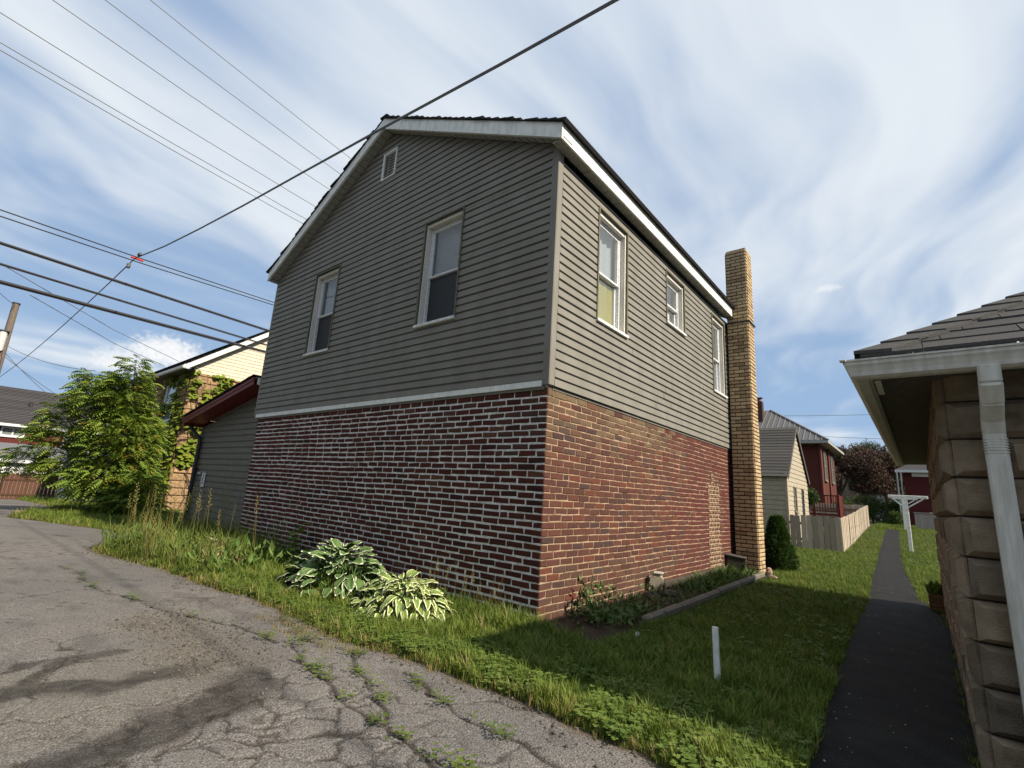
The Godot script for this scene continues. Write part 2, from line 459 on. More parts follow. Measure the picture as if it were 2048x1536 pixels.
func alley_at(x: float, z: float) -> Array:
	# [height above the ground, colour]
	var p := Vector2(x, z)
	var w := p + Vector2(n_mid.get_noise_2d(x * 1.2, z * 1.2), n_mid.get_noise_2d(x * 1.2 + 31.0, z * 1.2)) * 0.13
	var lo := n_low.get_noise_2d(x, z)
	var mid := n_mid.get_noise_2d(x * 1.5 + 5.0, z * 1.5)
	var col := Color(0.205, 0.200, 0.195).lerp(Color(0.255, 0.245, 0.23), clampf(0.5 + lo * 1.2 + mid * 0.5, 0.0, 1.0))
	var y := 0.012 + 0.010 * lo
	var dark := 0.0
	# networks of fine cracks to the right and along the verge
	var gator := smoothstep(-0.75, -0.05, x + 0.35 * mid - 0.25 * (z - 2.6)) * smoothstep(1.75, 2.2, z + 0.2 * mid)
	gator = maxf(gator, 0.55 * smoothstep(0.1, 0.45, lo) * smoothstep(-1.0, -3.0, x))
	if gator > 0.05:
		var d := n_cell.get_noise_2d(w.x * 4.6, w.y * 4.6) + 1.0
		var e := n_cell.get_noise_2d(w.x * 10.0 + 50.0, w.y * 10.0) + 1.0
		var k := maxf(smoothstep(0.11, 0.015, d), 0.6 * smoothstep(0.10, 0.02, e) * smoothstep(0.0, 0.3, mid)) * gator
		dark = maxf(dark, k)
		y += 0.004 * smoothstep(0.1, 0.7, d) * gator
	var d2 := n_cell.get_noise_2d(w.x * 1.15 + 9.0, w.y * 1.15) + 1.0
	dark = maxf(dark, 0.8 * smoothstep(0.022, 0.004, d2))
	for line in [crack_a, crack_b, crack_c, crack_d]:
		var dd := seg_d(p + (w - p) * 0.45, line)
		dark = maxf(dark, smoothstep(0.022, 0.006, dd + 0.008 * mid))
	# tar bands and the sanded patch between them
	var t := minf(seg_d(w * 0.6 + p * 0.4, arc1) * 2.2, minf(seg_d(w * 0.6 + p * 0.4, band2), seg_d(w * 0.6 + p * 0.4, band3) * 0.80))
	var tar := smoothstep(0.175 + 0.11 * mid, 0.07, t) * (0.75 + 0.25 * n_mid.get_noise_2d(x * 6.0, z * 6.0))
	var inside := smoothstep(-1.5, -1.3, x) * smoothstep(-0.0, -0.2, x + 0.12 * (z - 2.7)) * smoothstep(2.3, 2.45, z + 0.1 * mid)
	col = col.lerp(Color(0.235, 0.222, 0.195), 0.7 * inside)
	y -= 0.006 * inside
	col = col.lerp(Color(0.050, 0.046, 0.040), clampf(tar * 1.15, 0.0, 1.0) * 0.92)
	# the shallow hole full of broken stone
	var gr := smoothstep(0.42, 0.1, seg_d(w, gravel_zone))
	col = col.lerp(Color(0.20, 0.182, 0.155), gr * 0.6)
	y -= 0.012 * gr
	# blackened worn patches up the alley, and dirt by the verge
	col = col.lerp(Color(0.13, 0.12, 0.115), 0.5 * smoothstep(0.15, 0.55, n_mid.get_noise_2d(x * 0.55 + 70.0, z * 1.3)))
	var ed := z - edge(x)
	col = col.lerp(Color(0.17, 0.13, 0.085), smoothstep(0.13, 0.0, ed + 0.06 * mid))
	col = col.lerp(Color(0.040, 0.032, 0.026), dark * 0.85)
	y -= 0.011 * dark
	y *= smoothstep(-0.02, 0.10, ed)
	return [y, col]

func alley_patch(b: MB, x0: float, x1: float, dx: float, s0: float, s1: float, ds: float) -> void:
	var nx := int(ceil((x1 - x0) / dx)) + 1
	var ns := int(ceil((s1 - s0) / ds)) + 1
	var first := b.v.size()
	for i in nx:
		var x := lerpf(x0, x1, float(i) / (nx - 1))
		var e := edge(x)
		for j in ns:
			var z := e + lerpf(s0, s1, float(j) / (ns - 1))
			var r := alley_at(x, z)
			b.col = r[1]
			b.vert(Vector3(x, gy(x, z) + r[0], z), Vector3.UP)
	for i in nx:
		for j in ns:
			var k := first + i * ns + j
			var a := b.v[first + mini(i + 1, nx - 1) * ns + j] - b.v[first + maxi(i - 1, 0) * ns + j]
			var c := b.v[first + i * ns + mini(j + 1, ns - 1)] - b.v[first + i * ns + maxi(j - 1, 0)]
			b.n[k] = c.cross(a).normalized()
	for i in nx - 1:
		for j in ns - 1:
			var a := first + i * ns + j
			b.ix.append_array(PackedInt32Array([a, a + ns, a + 1, a + 1, a + ns, a + ns + 1]))

func alley() -> void:
	var b := MB.new()
	alley_patch(b, -2.6, 2.6, 0.014, 0.0, 2.3, 0.013)
	alley_patch(b, -8.0, -2.6, 0.045, 0.0, 4.2, 0.035)
	alley_patch(b, -2.6, 2.6, 0.26, 2.3, 7.0, 0.3)
	alley_patch(b, 2.6, 30.0, 0.8, 0.0, 7.0, 0.5)
	alley_patch(b, -60.0, -8.0, 0.35, 0.0, 7.0, 0.16)
	alley_patch(b, -8.0, -2.6, 0.4, 4.2, 7.0, 0.3)
	tag(part(self, "alley", b, M["asphalt"]), "", "", "", "structure")
	# loose stones in the hole and along the broken edge
	var st := MB.new()
	for k in 60:
		pass
	var pebble := MB.new()
	pebble.box(Vector3.ZERO, Vector3(0.014, 0.009, 0.011), 0.003)
	var xs := []
	var cs := PackedColorArray()
	for k in 3000:
		var q: Vector2
		if k < 1700:
			var i := rng.randi_range(0, gravel_zone.size() - 2)
			q = (gravel_zone[i] as Vector2).lerp(gravel_zone[i + 1], rng.randf()) + Vector2(rng.randfn(0, 0.26), rng.randfn(0, 0.20))
		else:
			q = Vector2(rng.randf_range(-6.5, 2.0), 0)
			q.y = edge(q.x) + absf(rng.randfn(0, 0.12))
		var s := rng.randf_range(0.3, 1.1) * (1.0 if rng.randf() < 0.85 else 1.7)
		var r := alley_at(q.x, q.y)
		xs.append(Transform3D(Basis.from_euler(Vector3(rng.randf() * 6, rng.randf() * 6, rng.randf() * 6)).scaled(Vector3.ONE * s), Vector3(q.x, gy(q.x, q.y) + r[0] + 0.002 * s, q.y)))
		var t := rng.randf_range(0.08, 0.26)
		cs.append(Color(t * 1.06, t * 0.97, t * 0.82))
	tag(multi(self, "gravel", pebble.mesh(), M["stone"], xs, cs), "loose beige and grey stones scattered on the broken asphalt", "gravel", "", "stuff")

func yard_path() -> void:
	var b := MB.new()
	var nz := 260
	var nx := 10
	for j in nz + 1:
		var z := lerpf(1.62, -26.0, pow(float(j) / nz, 1.35))
		var l := path_l(z) + 0.03 * n_mid.get_noise_2d(z * 1.5, 2.0)
		var r := path_r(z) + 0.03 * n_mid.get_noise_2d(z * 1.5, 8.0)
		for i in nx + 1:
			var x := lerpf(l, r, float(i) / nx)
			var e := minf(i, nx - i) / 1.5
			var t := 0.5 + 0.5 * n_mid.get_noise_2d(x * 1.5, z * 2.5)
			b.col = Color(0.013, 0.013, 0.013).lerp(Color(0.034, 0.033, 0.031), smoothstep(0.25, 0.85, t + 0.25 * n_mid.get_noise_2d(x * 5.0, z * 7.0)))
			b.vert(Vector3(x, gy(x, z) + 0.028 * clampf(e, 0.0, 1.0) + 0.006 * n_mid.get_noise_2d(x * 2.0, z * 2.0) - 0.004, z), Vector3.UP)
	for j in nz:
		for i in nx:
			var a := j * (nx + 1) + i
			b.ix.append_array(PackedInt32Array([a, a + nx + 1, a + 1, a + 1, a + nx + 1, a + nx + 2]))
	tag(part(self, "path", b, M["seal"]), "", "", "", "structure")

# ---------------------------------------------------------------- bricks
# one brick on the plane z = 0 of the builder's transform, its face proud by d, edges worn; u to the right, v up
func brick_into(b: MB, u0: float, v0: float, u1: float, v1: float, d: float, c0: Color, j := 0.003) -> void:
	var ch := minf(0.007, (v1 - v0) * 0.2)
	var F := []
	var B := []
	for k in [[u0, v0, 1, 1], [u1, v0, -1, 1], [u1, v1, -1, -1], [u0, v1, 1, -1]]:
		var o := Vector3(rng.randf_range(-j, j), rng.randf_range(-j, j), rng.randf_range(-j, j) * 0.6)
		F.append(Vector3(k[0] + k[2] * ch, k[1] + k[3] * ch, d) + o)
		B.append(Vector3(k[0], k[1], d - ch * 0.9) + o)
	b.col = c0
	b.quad(F[0], F[1], F[2], F[3])
	b.col = c0 * 0.96
	for k in 4:
		var m := (k + 1) % 4
		b.quad(B[k], B[m], F[m], F[k])
		b.quad(B[k] + Vector3(0, 0, ch * 0.9 - d - 0.004), B[m] + Vector3(0, 0, ch * 0.9 - d - 0.004), B[m], B[k])

func wave(u: float, y: float) -> float:
	return 0.016 * n_low.get_noise_2d(u * 1.1 + 20.0, y * 1.3) * smoothstep(0.0, 0.5, 2.35 - y) + 0.004 * n_mid.get_noise_2d(u, y * 2.0 + 40.0)

func gable_brick_color(u: float, y: float) -> Color:
	var t := rng.randf()
	var c := Color(0.115, 0.030, 0.020).lerp(Color(0.075, 0.022, 0.016), t)
	if rng.randf() < 0.08: c = Color(0.055, 0.022, 0.017)
	if rng.randf() < 0.04: c = Color(0.15, 0.065, 0.038)
	# washed paint in the upper corner, red paint to the left
	if y > 1.55 and u < 2.2 and rng.randf() < 0.35: c = c.lerp(Color(0.13, 0.085, 0.055), 0.4)
	if u > 4.2 and rng.randf() < 0.4: c = c.lerp(Color(0.16, 0.018, 0.024), 0.45)
	return c

func side_brick_color(u: float, y: float) -> Color:
	var t := rng.randf()
	var c := Color(0.132, 0.053, 0.039).lerp(Color(0.094, 0.042, 0.034), t)
	if rng.randf() < 0.12: c = Color(0.150, 0.054, 0.034)
	if rng.randf() < 0.09: c = Color(0.078, 0.046, 0.042)
	# pale bloom that has run down from under the siding
	var run := n_mid.get_noise_2d(u * 2.2 + 13.0, 0.0)
	var bloom := smoothstep(1.5, 2.25, y + 0.5 * run + 0.25 * n_mid.get_noise_2d(u * 3.0, y)) * smoothstep(4.3, 3.3, u)
	if rng.randf() < 0.85: c = c.lerp(Color(0.225, 0.180, 0.105), bloom * rng.randf_range(0.15, 0.75))
	if y < 0.5 and rng.randf() < 0.7: c = c.lerp(Color(0.105, 0.075, 0.056), 0.45)
	# old red paint towards the chimney
	if u > 3.0 + 0.5 * run + rng.randf_range(0.0, 1.3) and not (u > 4.85 and u < 5.6 and y < 1.75):
		c = c.lerp(Color(0.125, 0.027, 0.025), 0.55)
	return c

func brick_wall(parent: Node, called: String, xf: Transform3D, length: float, mortar: Material, joint: float, side: bool, quota: float) -> void:
	var w := hub(parent, called)
	var mb := MB.new()
	mb.xf = xf
	mb.quad(Vector3(0, -0.15, -0.005), Vector3(length, -0.15, -0.005), Vector3(length, 2.33, -0.005), Vector3(0, 2.33, -0.005))
	part(w, "mortar", mb, mortar)
	var rest := MB.new()
	rest.xf = xf
	for k in 34:
		var line := 2.2115 - k * CRS
		var top := line + (CRS if k > 0 else 0.098)
		var odd := k % 2 == 1
		# u runs from the near corner; a half brick starts every other course
		var u := 0.0
		var first := true
		while u < length - 0.03:
			var step := BPL * rng.randf_range(0.96, 1.04)
			if first:
				step = (0.115 if odd != side else BPL * 0.98)
				first = false
			if rng.randf() < 0.02: step = 0.115
			var e := minf(u + step, length)
			var y := wave(u, line) if side else wave(u + 30.0, line)
			var a := u + (0.0 if u == 0.0 else joint * 0.5)
			var z := e - joint * 0.5
			if e >= length - 0.001: z = length
			var c := side_brick_color(u, line) if side else gable_brick_color(u, line)
			var d := (0.0 if side else 0.003) + rng.randf_range(-0.0015, 0.003)
			# gable: u counts leftwards from the corner
			var p0 := a if side else length - z
			var p1 := z if side else length - a
			var jv := joint * (0.85 if side else 1.15)
			var near := Vector2(u, (line - 1.0) * 0.7).length() < quota
			if near:
				var one := MB.new()
				one.xf = xf
				brick_into(one, p0, line + y + jv * 0.5, p1, top + y - jv * 0.5, d, c, 0.003 if side else 0.005)
				part(w, "brick", one, M["brick"])
			else:
				brick_into(rest, p0, line + y + jv * 0.5, p1, top + y - jv * 0.5, d, c, 0.003 if side else 0.005)
			u = e
	tag(part(w, "bricks", rest, M["brick"]), "", "", "", "stuff")
	if side:
		# the patch of later brickwork, its pale joints smeared over the faces
		var smear := MB.new()
		smear.xf = xf
		var yy := 0.12
		var k := 0
		while yy < 1.78:
			var wob := 0.05 * n_mid.get_noise_2d(yy * 3.0, 3.0)
			var l := 4.92 + wob
			var r := 5.52 + 0.06 * n_mid.get_noise_2d(yy * 3.0, 9.0) - (0.32 if yy > 1.6 else 0.0)
			if yy > 1.55: l += 0.18
			smear.quad(Vector3(l, yy - 0.011, 0.009), Vector3(r, yy - 0.009, 0.009), Vector3(r, yy + 0.010, 0.009), Vector3(l, yy + 0.012, 0.009))
			var uu := l + (0.0 if k % 2 == 0 else 0.09)
			while uu < r:
				var hw := rng.randf_range(0.006, 0.014)
				smear.quad(Vector3(uu - hw, yy, 0.0085), Vector3(uu + hw, yy, 0.0085), Vector3(uu + hw, yy + CRS, 0.0085), Vector3(uu - hw, yy + CRS, 0.0085))
				uu += rng.randf_range(0.15, 0.21)
			yy += CRS
			k += 1
		part(w, "mortar_smear", smear, M["mortar_tan"])

# ---------------------------------------------------------------- siding
# planks on the plane z = 0 of xf; lim(v) gives the left and right ends at a height; holes are [u0, u1, v0, v1]
func plank_band(b: MB, ul0: float, ur0: float, ul1: float, ur1: float, ya: float, yb: float, y0: float, p: float, lap: float) -> void:
	var stops := [0.0, 0.72, 0.79, 1.0]
	var outs := [1.0, 0.90, 0.04, 0.0]
	var ta := (ya - y0) / p
	var tb := (yb - y0) / p
	var ts := [ta]
	for s in stops:
		if s > ta + 0.001 and s < tb - 0.001: ts.append(s)
	ts.append(tb)
	var f := func(t: float) -> float:
		for i in 3:
			if t <= stops[i + 1]: return lerpf(outs[i], outs[i + 1], (t - stops[i]) / (stops[i + 1] - stops[i])) * lap
		return 0.0
	for i in ts.size() - 1:
		var q0: float = (ts[i] - ta) / (tb - ta)
		var q1: float = (ts[i + 1] - ta) / (tb - ta)
		b.quad(Vector3(lerpf(ul0, ul1, q0), y0 + ts[i] * p, f.call(ts[i])), Vector3(lerpf(ur0, ur1, q0), y0 + ts[i] * p, f.call(ts[i])),
			Vector3(lerpf(ur0, ur1, q1), y0 + ts[i + 1] * p, f.call(ts[i + 1])), Vector3(lerpf(ul0, ul1, q1), y0 + ts[i + 1] * p, f.call(ts[i + 1])))
	if ta < 0.001:
		b.quad(Vector3(ul0, y0, -0.004), Vector3(ur0, y0, -0.004), Vector3(ur0, y0, lap), Vector3(ul0, y0, lap))

func siding_wall(parent: Node, xf: Transform3D, v0: float, v1: float, p: float, lim: Callable, holes: Array, m: Material, lap := 0.021) -> void:
	var r := 0
	while v0 + r * p < v1 - 0.002:
		var y0 := v0 + r * p
		var y1 := minf(y0 + p, v1)
		r += 1
		var cuts := [y0, y1]
		var partial := false
		for h in holes:
			for v in [h[2], h[3]]:
				if v > y0 + 0.002 and v < y1 - 0.002:
					cuts.append(v); partial = true
		cuts.sort()
		var one := MB.new()
		one.xf = xf
		for i in cuts.size() - 1:
			var a: float = cuts[i]
			var e: float = cuts[i + 1]
			if e - a < 0.001: continue
			var L0: Array = lim.call(a)
			var L1: Array = lim.call(e)
			if L0[1] - L0[0] < 0.02: continue
			var mid := (a + e) * 0.5
			var segs := [[L0[0], L1[0]]]
			var hs := []
			for h in holes:
				if mid > h[2] and mid < h[3]: hs.append(h)
			hs.sort_custom(func(s, t): return s[0] < t[0])
			for h in hs:
				segs[-1].append_array([h[0], h[0]])
				segs.append([h[1], h[1]])
			segs[-1].append_array([L0[1], maxf(L1[1], L1[0])])
			for s in segs:
				var bld := one
				if not partial:
					bld = MB.new()
					bld.xf = xf
				# a hair's play in each plank
				# long runs are made up of boards that lap at random
				var from0: float = s[0]
				var from1: float = s[1]
				while not partial and s[2] - from0 > 4.4:
					var cut := from0 + rng.randf_range(1.3, 3.6)
					plank_band(bld, from0, cut, from1, cut, a, e, y0, p, lap * rng.randf_range(0.86, 1.1))
					part(parent, "siding_plank", bld, m)
					bld = MB.new()
					bld.xf = xf
					from0 = cut + 0.003
					from1 = cut + 0.003
				plank_band(bld, from0, s[2], from1, s[3], a, e, y0, p, lap * rng.randf_range(0.86, 1.1))
				if not partial and bld.v.size():
					part(parent, "siding_plank", bld, m)
		if partial and one.v.size():
			part(parent, "siding_plank", one, m)

# ---------------------------------------------------------------- windows
# a window in an opening w wide, h high; xf puts the lower left corner of the opening, x right, z out of the wall
func sash(parent: Node, called: String, xf: Transform3D, x0: float, x1: float, y0: float, y1: float, z: float, fw: float, m: Material) -> void:
	var b := MB.new()
	b.xf = xf
	b.box(Vector3((x0 + x1) * 0.5, y0 + fw * 0.5, z), Vector3(x1 - x0, fw, 0.03), 0.003)
	b.box(Vector3((x0 + x1) * 0.5, y1 - fw * 0.5, z), Vector3(x1 - x0, fw, 0.03), 0.003)
	b.box(Vector3(x0 + fw * 0.5, (y0 + y1) * 0.5, z), Vector3(fw, y1 - y0 - fw * 2, 0.028), 0.003)
	b.box(Vector3(x1 - fw * 0.5, (y0 + y1) * 0.5, z), Vector3(fw, y1 - y0 - fw * 2, 0.028), 0.003)
	part(parent, called, b, m)
	var g := MB.new()
	g.xf = xf
	g.quad(Vector3(x0 + fw * 0.9, y0 + fw * 0.9, z), Vector3(x1 - fw * 0.9, y0 + fw * 0.9, z), Vector3(x1 - fw * 0.9, y1 - fw * 0.9, z + 0.002), Vector3(x0 + fw * 0.9, y1 - fw * 0.9, z + 0.002))
	part(parent, "pane", g, M["glass"])

func drape(parent: Node, called: String, xf: Transform3D, x0: float, x1: float, y0: float, y1: float, z: float, amp: float, c: Color, folds: float) -> void:
	var b := MB.new()
	b.xf = xf
	b.col = c
	var n := 44
	for i in n + 1:
		var t := float(i) / n
		var x := lerpf(x0, x1, t)
		for y in [y0, y1]:
			var zz := z + amp * sin(t * folds * TAU + 0.8 * sin(t * 9.0)) * (1.0 if y == y0 else 0.6)
			b.vert(Vector3(x, y, zz), Vector3(-cos(t * folds * TAU) * amp * folds * 6.0, 0, 1).normalized())
	for i in n:
		var a := i * 2
		b.ix.append_array(PackedInt32Array([a, a + 1, a + 2, a + 2, a + 1, a + 3]))
	part(parent, called, b, M["cloth"])

func window(parent: Node, xf: Transform3D, w: float, h: float, kind: int) -> void:
	var n := hub(parent, "window")
	var b := MB.new()
	b.xf = xf
	# thin channel that the siding ends in
	for s in [0, 1]:
		b.box(Vector3(-0.012 if s == 0 else w + 0.012, h * 0.5, 0.006), Vector3(0.026, h + 0.05, 0.03), 0.003)
	b.box(Vector3(w * 0.5, h + 0.012, 0.006), Vector3(w - 0.002, 0.024, 0.03), 0.003)
	part(n, "channel", b, M["channel"])
	# old timber jambs set back in the wall
	for s in [0, 1]:
		var j := MB.new()
		j.xf = xf
		j.box(Vector3(0.013 if s == 0 else w - 0.013, h * 0.5, -0.085), Vector3(0.024, h - 0.02, 0.15), 0.003)
		part(n, "jamb", j, M["peeling"])
	b = MB.new()
	b.xf = xf
	b.box(Vector3(w * 0.5, h - 0.03, -0.09), Vector3(w - 0.054, 0.055, 0.14), 0.004)
	part(n, "head", b, M["peeling"])
	b = MB.new()
	b.xf = xf
	b.box(Vector3(w * 0.5, -0.022, -0.06), Vector3(w + 0.05, 0.042, 0.20), 0.006)
	part(n, "sill", b, M["white_wood"])
	# the vinyl frame and its two sashes
	var x0 := 0.028
	var x1 := w - 0.028
	var y0 := 0.004
	var y1 := h - 0.062
	var z := -0.115
	b = MB.new()
	b.xf = xf
	for s in [x0 + 0.014, x1 - 0.014]:
		b.box(Vector3(s, (y0 + y1) * 0.5, z), Vector3(0.026, y1 - y0, 0.07), 0.003)
	b.box(Vector3(w * 0.5, y1 - 0.014, z), Vector3(x1 - x0 - 0.058, 0.026, 0.068), 0.003)
	b.box(Vector3(w * 0.5, y0 + 0.014, z), Vector3(x1 - x0 - 0.058, 0.026, 0.068), 0.003)
	part(n, "frame", b, M["vinyl"])
	var ym := lerpf(y0, y1, 0.49)
	sash(n, "upper_sash", xf, x0 + 0.029, x1 - 0.029, ym - 0.012, y1 - 0.03, z + 0.012, 0.030, M["vinyl"])
	sash(n, "lower_sash", xf, x0 + 0.029, x1 - 0.029, y0 + 0.03, ym + 0.018, z - 0.028, 0.030, M["vinyl"])
	# what hangs behind the glass
	var zi := z - 0.09
	if kind == 0:     # pale sheet above, dark panel below
		drape(n, "curtain", xf, x0, x1, ym, y1, zi, 0.008, Color(0.27, 0.285, 0.28), 2.5)
		var sc := MB.new()
		sc.xf = xf
		sc.box(Vector3(w * 0.5, (y0 + ym) * 0.5, z - 0.008), Vector3(x1 - x0 - 0.06, ym - y0 - 0.03, 0.003))
		part(n, "dark_panel", sc, M["dark_panel"])  # near-black panel that darkens the lower pane
	elif kind == 1:   # blue-white sheer above, yellow curtain below
		drape(n, "sheer_curtain", xf, x0, x1, ym, y1, zi, 0.016, Color(0.30, 0.34, 0.37), 4.5)
		drape(n, "curtain", xf, x0, x1, y0, ym + 0.02, z - 0.052, 0.006, Color(0.27, 0.25, 0.045), 3.5)
	elif kind == 2:   # small window with paper stuck to the lower pane
		var pp := MB.new()
		pp.xf = xf
		for q in [[0.12, 0.10, 0.26, 0.24, Color(0.72, 0.72, 0.66)], [0.30, 0.06, 0.50, 0.30, Color(0.70, 0.71, 0.72)], [0.14, 0.27, 0.30, 0.37, Color(0.50, 0.50, 0.14)]]:
			pp.col = q[4]
			pp.box(Vector3((q[0] + q[2]) * 0.5, (q[1] + q[3]) * 0.5, z - 0.038), Vector3(q[2] - q[0], q[3] - q[1], 0.003))
		pp.col = Color(0.05, 0.05, 0.05)
		for q in [[0.34, 0.11, 0.44, 0.14], [0.34, 0.18, 0.46, 0.20], [0.37, 0.22, 0.43, 0.26], [0.16, 0.14, 0.22, 0.16]]:
			pp.box(Vector3((q[0] + q[2]) * 0.5, (q[1] + q[3]) * 0.5, z - 0.035), Vector3(q[2] - q[0], q[3] - q[1], 0.002))
		part(n, "stuck_paper", pp, M["paint"])
		drape(n, "curtain", xf, x0, x1, y0, y1, zi - 0.06, 0.01, Color(0.045, 0.042, 0.04), 3.0)
	else:             # dark above, white sheer below
		drape(n, "curtain", xf, x0, x1, ym, y1, zi, 0.01, Color(0.05, 0.05, 0.05), 3.0)
		drape(n, "sheer_curtain", xf, x0, x1, y0, ym, zi, 0.014, Color(0.26, 0.27, 0.28), 4.0)

# ---------------------------------------------------------------- the house
func house() -> void:
	var W := 6.98
	var D := 7.2
	var h := thing("house", "two-storey house with grey siding above a dark red brick ground floor", "house")
	var gx := Transform3D(Basis(), Vector3(-W + 0.13, 0, -0.03))
	brick_wall(h, "gable_brick_wall", gx, W - 0.16, M["mortar_white"], 0.017, false, 1.22)
	var sx := Transform3D(Basis(Vector3(0, 0, -1), Vector3.UP, Vector3(1, 0, 0)), Vector3(-0.03, 0, -0.031))
	brick_wall(h, "side_brick_wall", sx, 6.7, M["mortar_tan"], 0.010, true, 1.05)
	# plain stone footing just above the ground along the side
	var b := MB.new()
	b.box(Vector3(-0.05, 0.02, -6.4 * 0.5 - 2.0), Vector3(0.16, 0.16, 4.4), 0.02)
	b.col = Color(0.05, 0.045, 0.04)
	var ft := MB.new()
	ft.col = Color(0.085, 0.07, 0.058)
	ft.box(Vector3(-0.075, 0.04, -4.65), Vector3(0.17, 0.20, 3.4), 0.02)
	part(h, "footing", ft, M["stone"])
	# gable siding
	var ridge_x := -3.49
	var ridge_y := 6.98
	var eave_y := 5.16
	var sl := (ridge_y - eave_y) / (-ridge_x - 0.02)
	var lim := func(v: float) -> Array:
		if v <= eave_y: return [0.0, W - 0.11]
		var k := (v - eave_y) / sl
		return [maxf(0.0, k - 0.06), minf(W - 0.11, W - 0.05 - k)]
	var gh := [[-2.28, -1.53, 3.36, 4.90], [-5.305, -4.555, 3.36, 4.86], [-3.615, -3.25, 6.125, 6.635]]
	var holes := []
	for q in gh: holes.append([q[0] + W - 0.055, q[1] + W - 0.055, q[2], q[3]])
	siding_wall(h, Transform3D(Basis(), Vector3(-W + 0.055, 0, -0.014)), SID, ridge_y, ROW, lim, holes, M["siding"])
	# side siding
	var sh := [[0.93, 1.70, 3.345, 4.84], [3.09, 3.85, 4.00, 4.86], [5.33, 6.09, 3.345, 4.86]]
	var lim2 := func(_v: float) -> Array: return [0.09, D]
	siding_wall(h, Transform3D(Basis(Vector3(0, 0, -1), Vector3.UP, Vector3(1, 0, 0)), Vector3(-0.014, 0, 0)), SID - 0.057, 4.99, ROW, lim2, sh, M["siding"])
	# corner posts
	for q in [[-0.045, -0.045, 0.1], [-W + 0.03, -0.045, 0.06]]:
		b = MB.new()
		b.box(Vector3(q[0], (SID - 0.06 + 5.2) * 0.5, q[1]), Vector3(q[2], 5.2 - SID + 0.06, 0.1), 0.008)
		part(h, "corner_post", b, M["siding"])
	# the unseen walls, so that no light gets in
	b = MB.new()
	b.box(Vector3(-W + 0.06, 2.6, -D * 0.5 - 0.05), Vector3(0.10, 5.2, D - 0.1), 0.0)
	b.box(Vector3(-W * 0.5, 2.6, -D - 0.02), Vector3(W - 0.1, 5.2, 0.10), 0.0)
	b.quad(Vector3(-W, 5.19, -D), Vector3(0, 5.19, -D), Vector3(ridge_x, ridge_y, -D), Vector3(ridge_x - 0.01, ridge_y, -D))
	part(h, "wall", b, M["siding"])
	b = MB.new()
	b.box(Vector3(-W * 0.5, 2.26, -D * 0.5), Vector3(W - 0.3, 0.1, D - 0.3))
	b.box(Vector3(-W * 0.5, 5.10, -D * 0.5), Vector3(W - 0.3, 0.05, D - 0.3))
	part(h, "floor", b, M["wood"])
	# white board between siding and brick, dark gap under the side
	b = MB.new()
	b.box(Vector3(-W * 0.5 - 0.015, SID - 0.036, -0.012), Vector3(W - 0.16, 0.068, 0.026), 0.003)
	part(h, "trim_board", b, M["trim"])
	b = MB.new()
	b.box(Vector3(-W * 0.5, SID - 0.085, -0.03), Vector3(W - 0.14, 0.03, 0.03), 0.0)
	b.box(Vector3(-0.035, SID - 0.075, -D * 0.5), Vector3(0.03, 0.03, D - 0.2), 0.0)
	part(h, "starter_strip", b, M["siding_dark"])
	# windows
	for i in 2:
		window(h, Transform3D(Basis(), Vector3(gh[i][0], gh[i][2], 0.0)), gh[i][1] - gh[i][0], gh[i][3] - gh[i][2], 0)
	for i in 3:
		window(h, Transform3D(Basis(Vector3(0, 0, -1), Vector3.UP, Vector3(1, 0, 0)), Vector3(0, sh[i][2], -sh[i][0])), sh[i][1] - sh[i][0], sh[i][3] - sh[i][2], i + 1)
	# gable vent: a frame and slanting louvres
	var vn := hub(h, "gable_vent")
	var vx := Transform3D(Basis(), Vector3(gh[2][0], gh[2][2], 0))
	var vw: float = gh[2][1] - gh[2][0]
	var vh: float = gh[2][3] - gh[2][2]
	b = MB.new()
	b.xf = vx
	for s in [0.012, vw - 0.012]: b.box(Vector3(s, vh * 0.5, 0.008), Vector3(0.024, vh, 0.035), 0.003)
	for s in [0.012, vh - 0.012]: b.box(Vector3(vw * 0.5, s, 0.008), Vector3(vw - 0.05, 0.024, 0.035), 0.003)
	part(vn, "frame", b, M["trim"])
	for k in 9:
		b = MB.new()
		b.xf = vx
		b.box(Vector3(vw * 0.5, 0.05 + k * (vh - 0.09) / 8.0, -0.008), Vector3(vw - 0.05, 0.006, 0.05), 0.0, Basis(Vector3.RIGHT, 0.95))
		part(vn, "louvre", b, M["trim"])
	for k in 2:
		b = MB.new()
		b.xf = vx
		b.box(Vector3(vw * (k + 1) / 3.0, vh * 0.5, -0.02), Vector3(0.012, vh - 0.05, 0.012))
		part(vn, "mullion", b, M["soffit"])
	b = MB.new()
	b.xf = vx
	b.box(Vector3(vw * 0.5, vh * 0.5, -0.10), Vector3(vw, vh, 0.01))
	part(vn, "backing", b, M["dark_panel"])
	roof(h, W, D, ridge_x, ridge_y, sl)
	chimney(h)

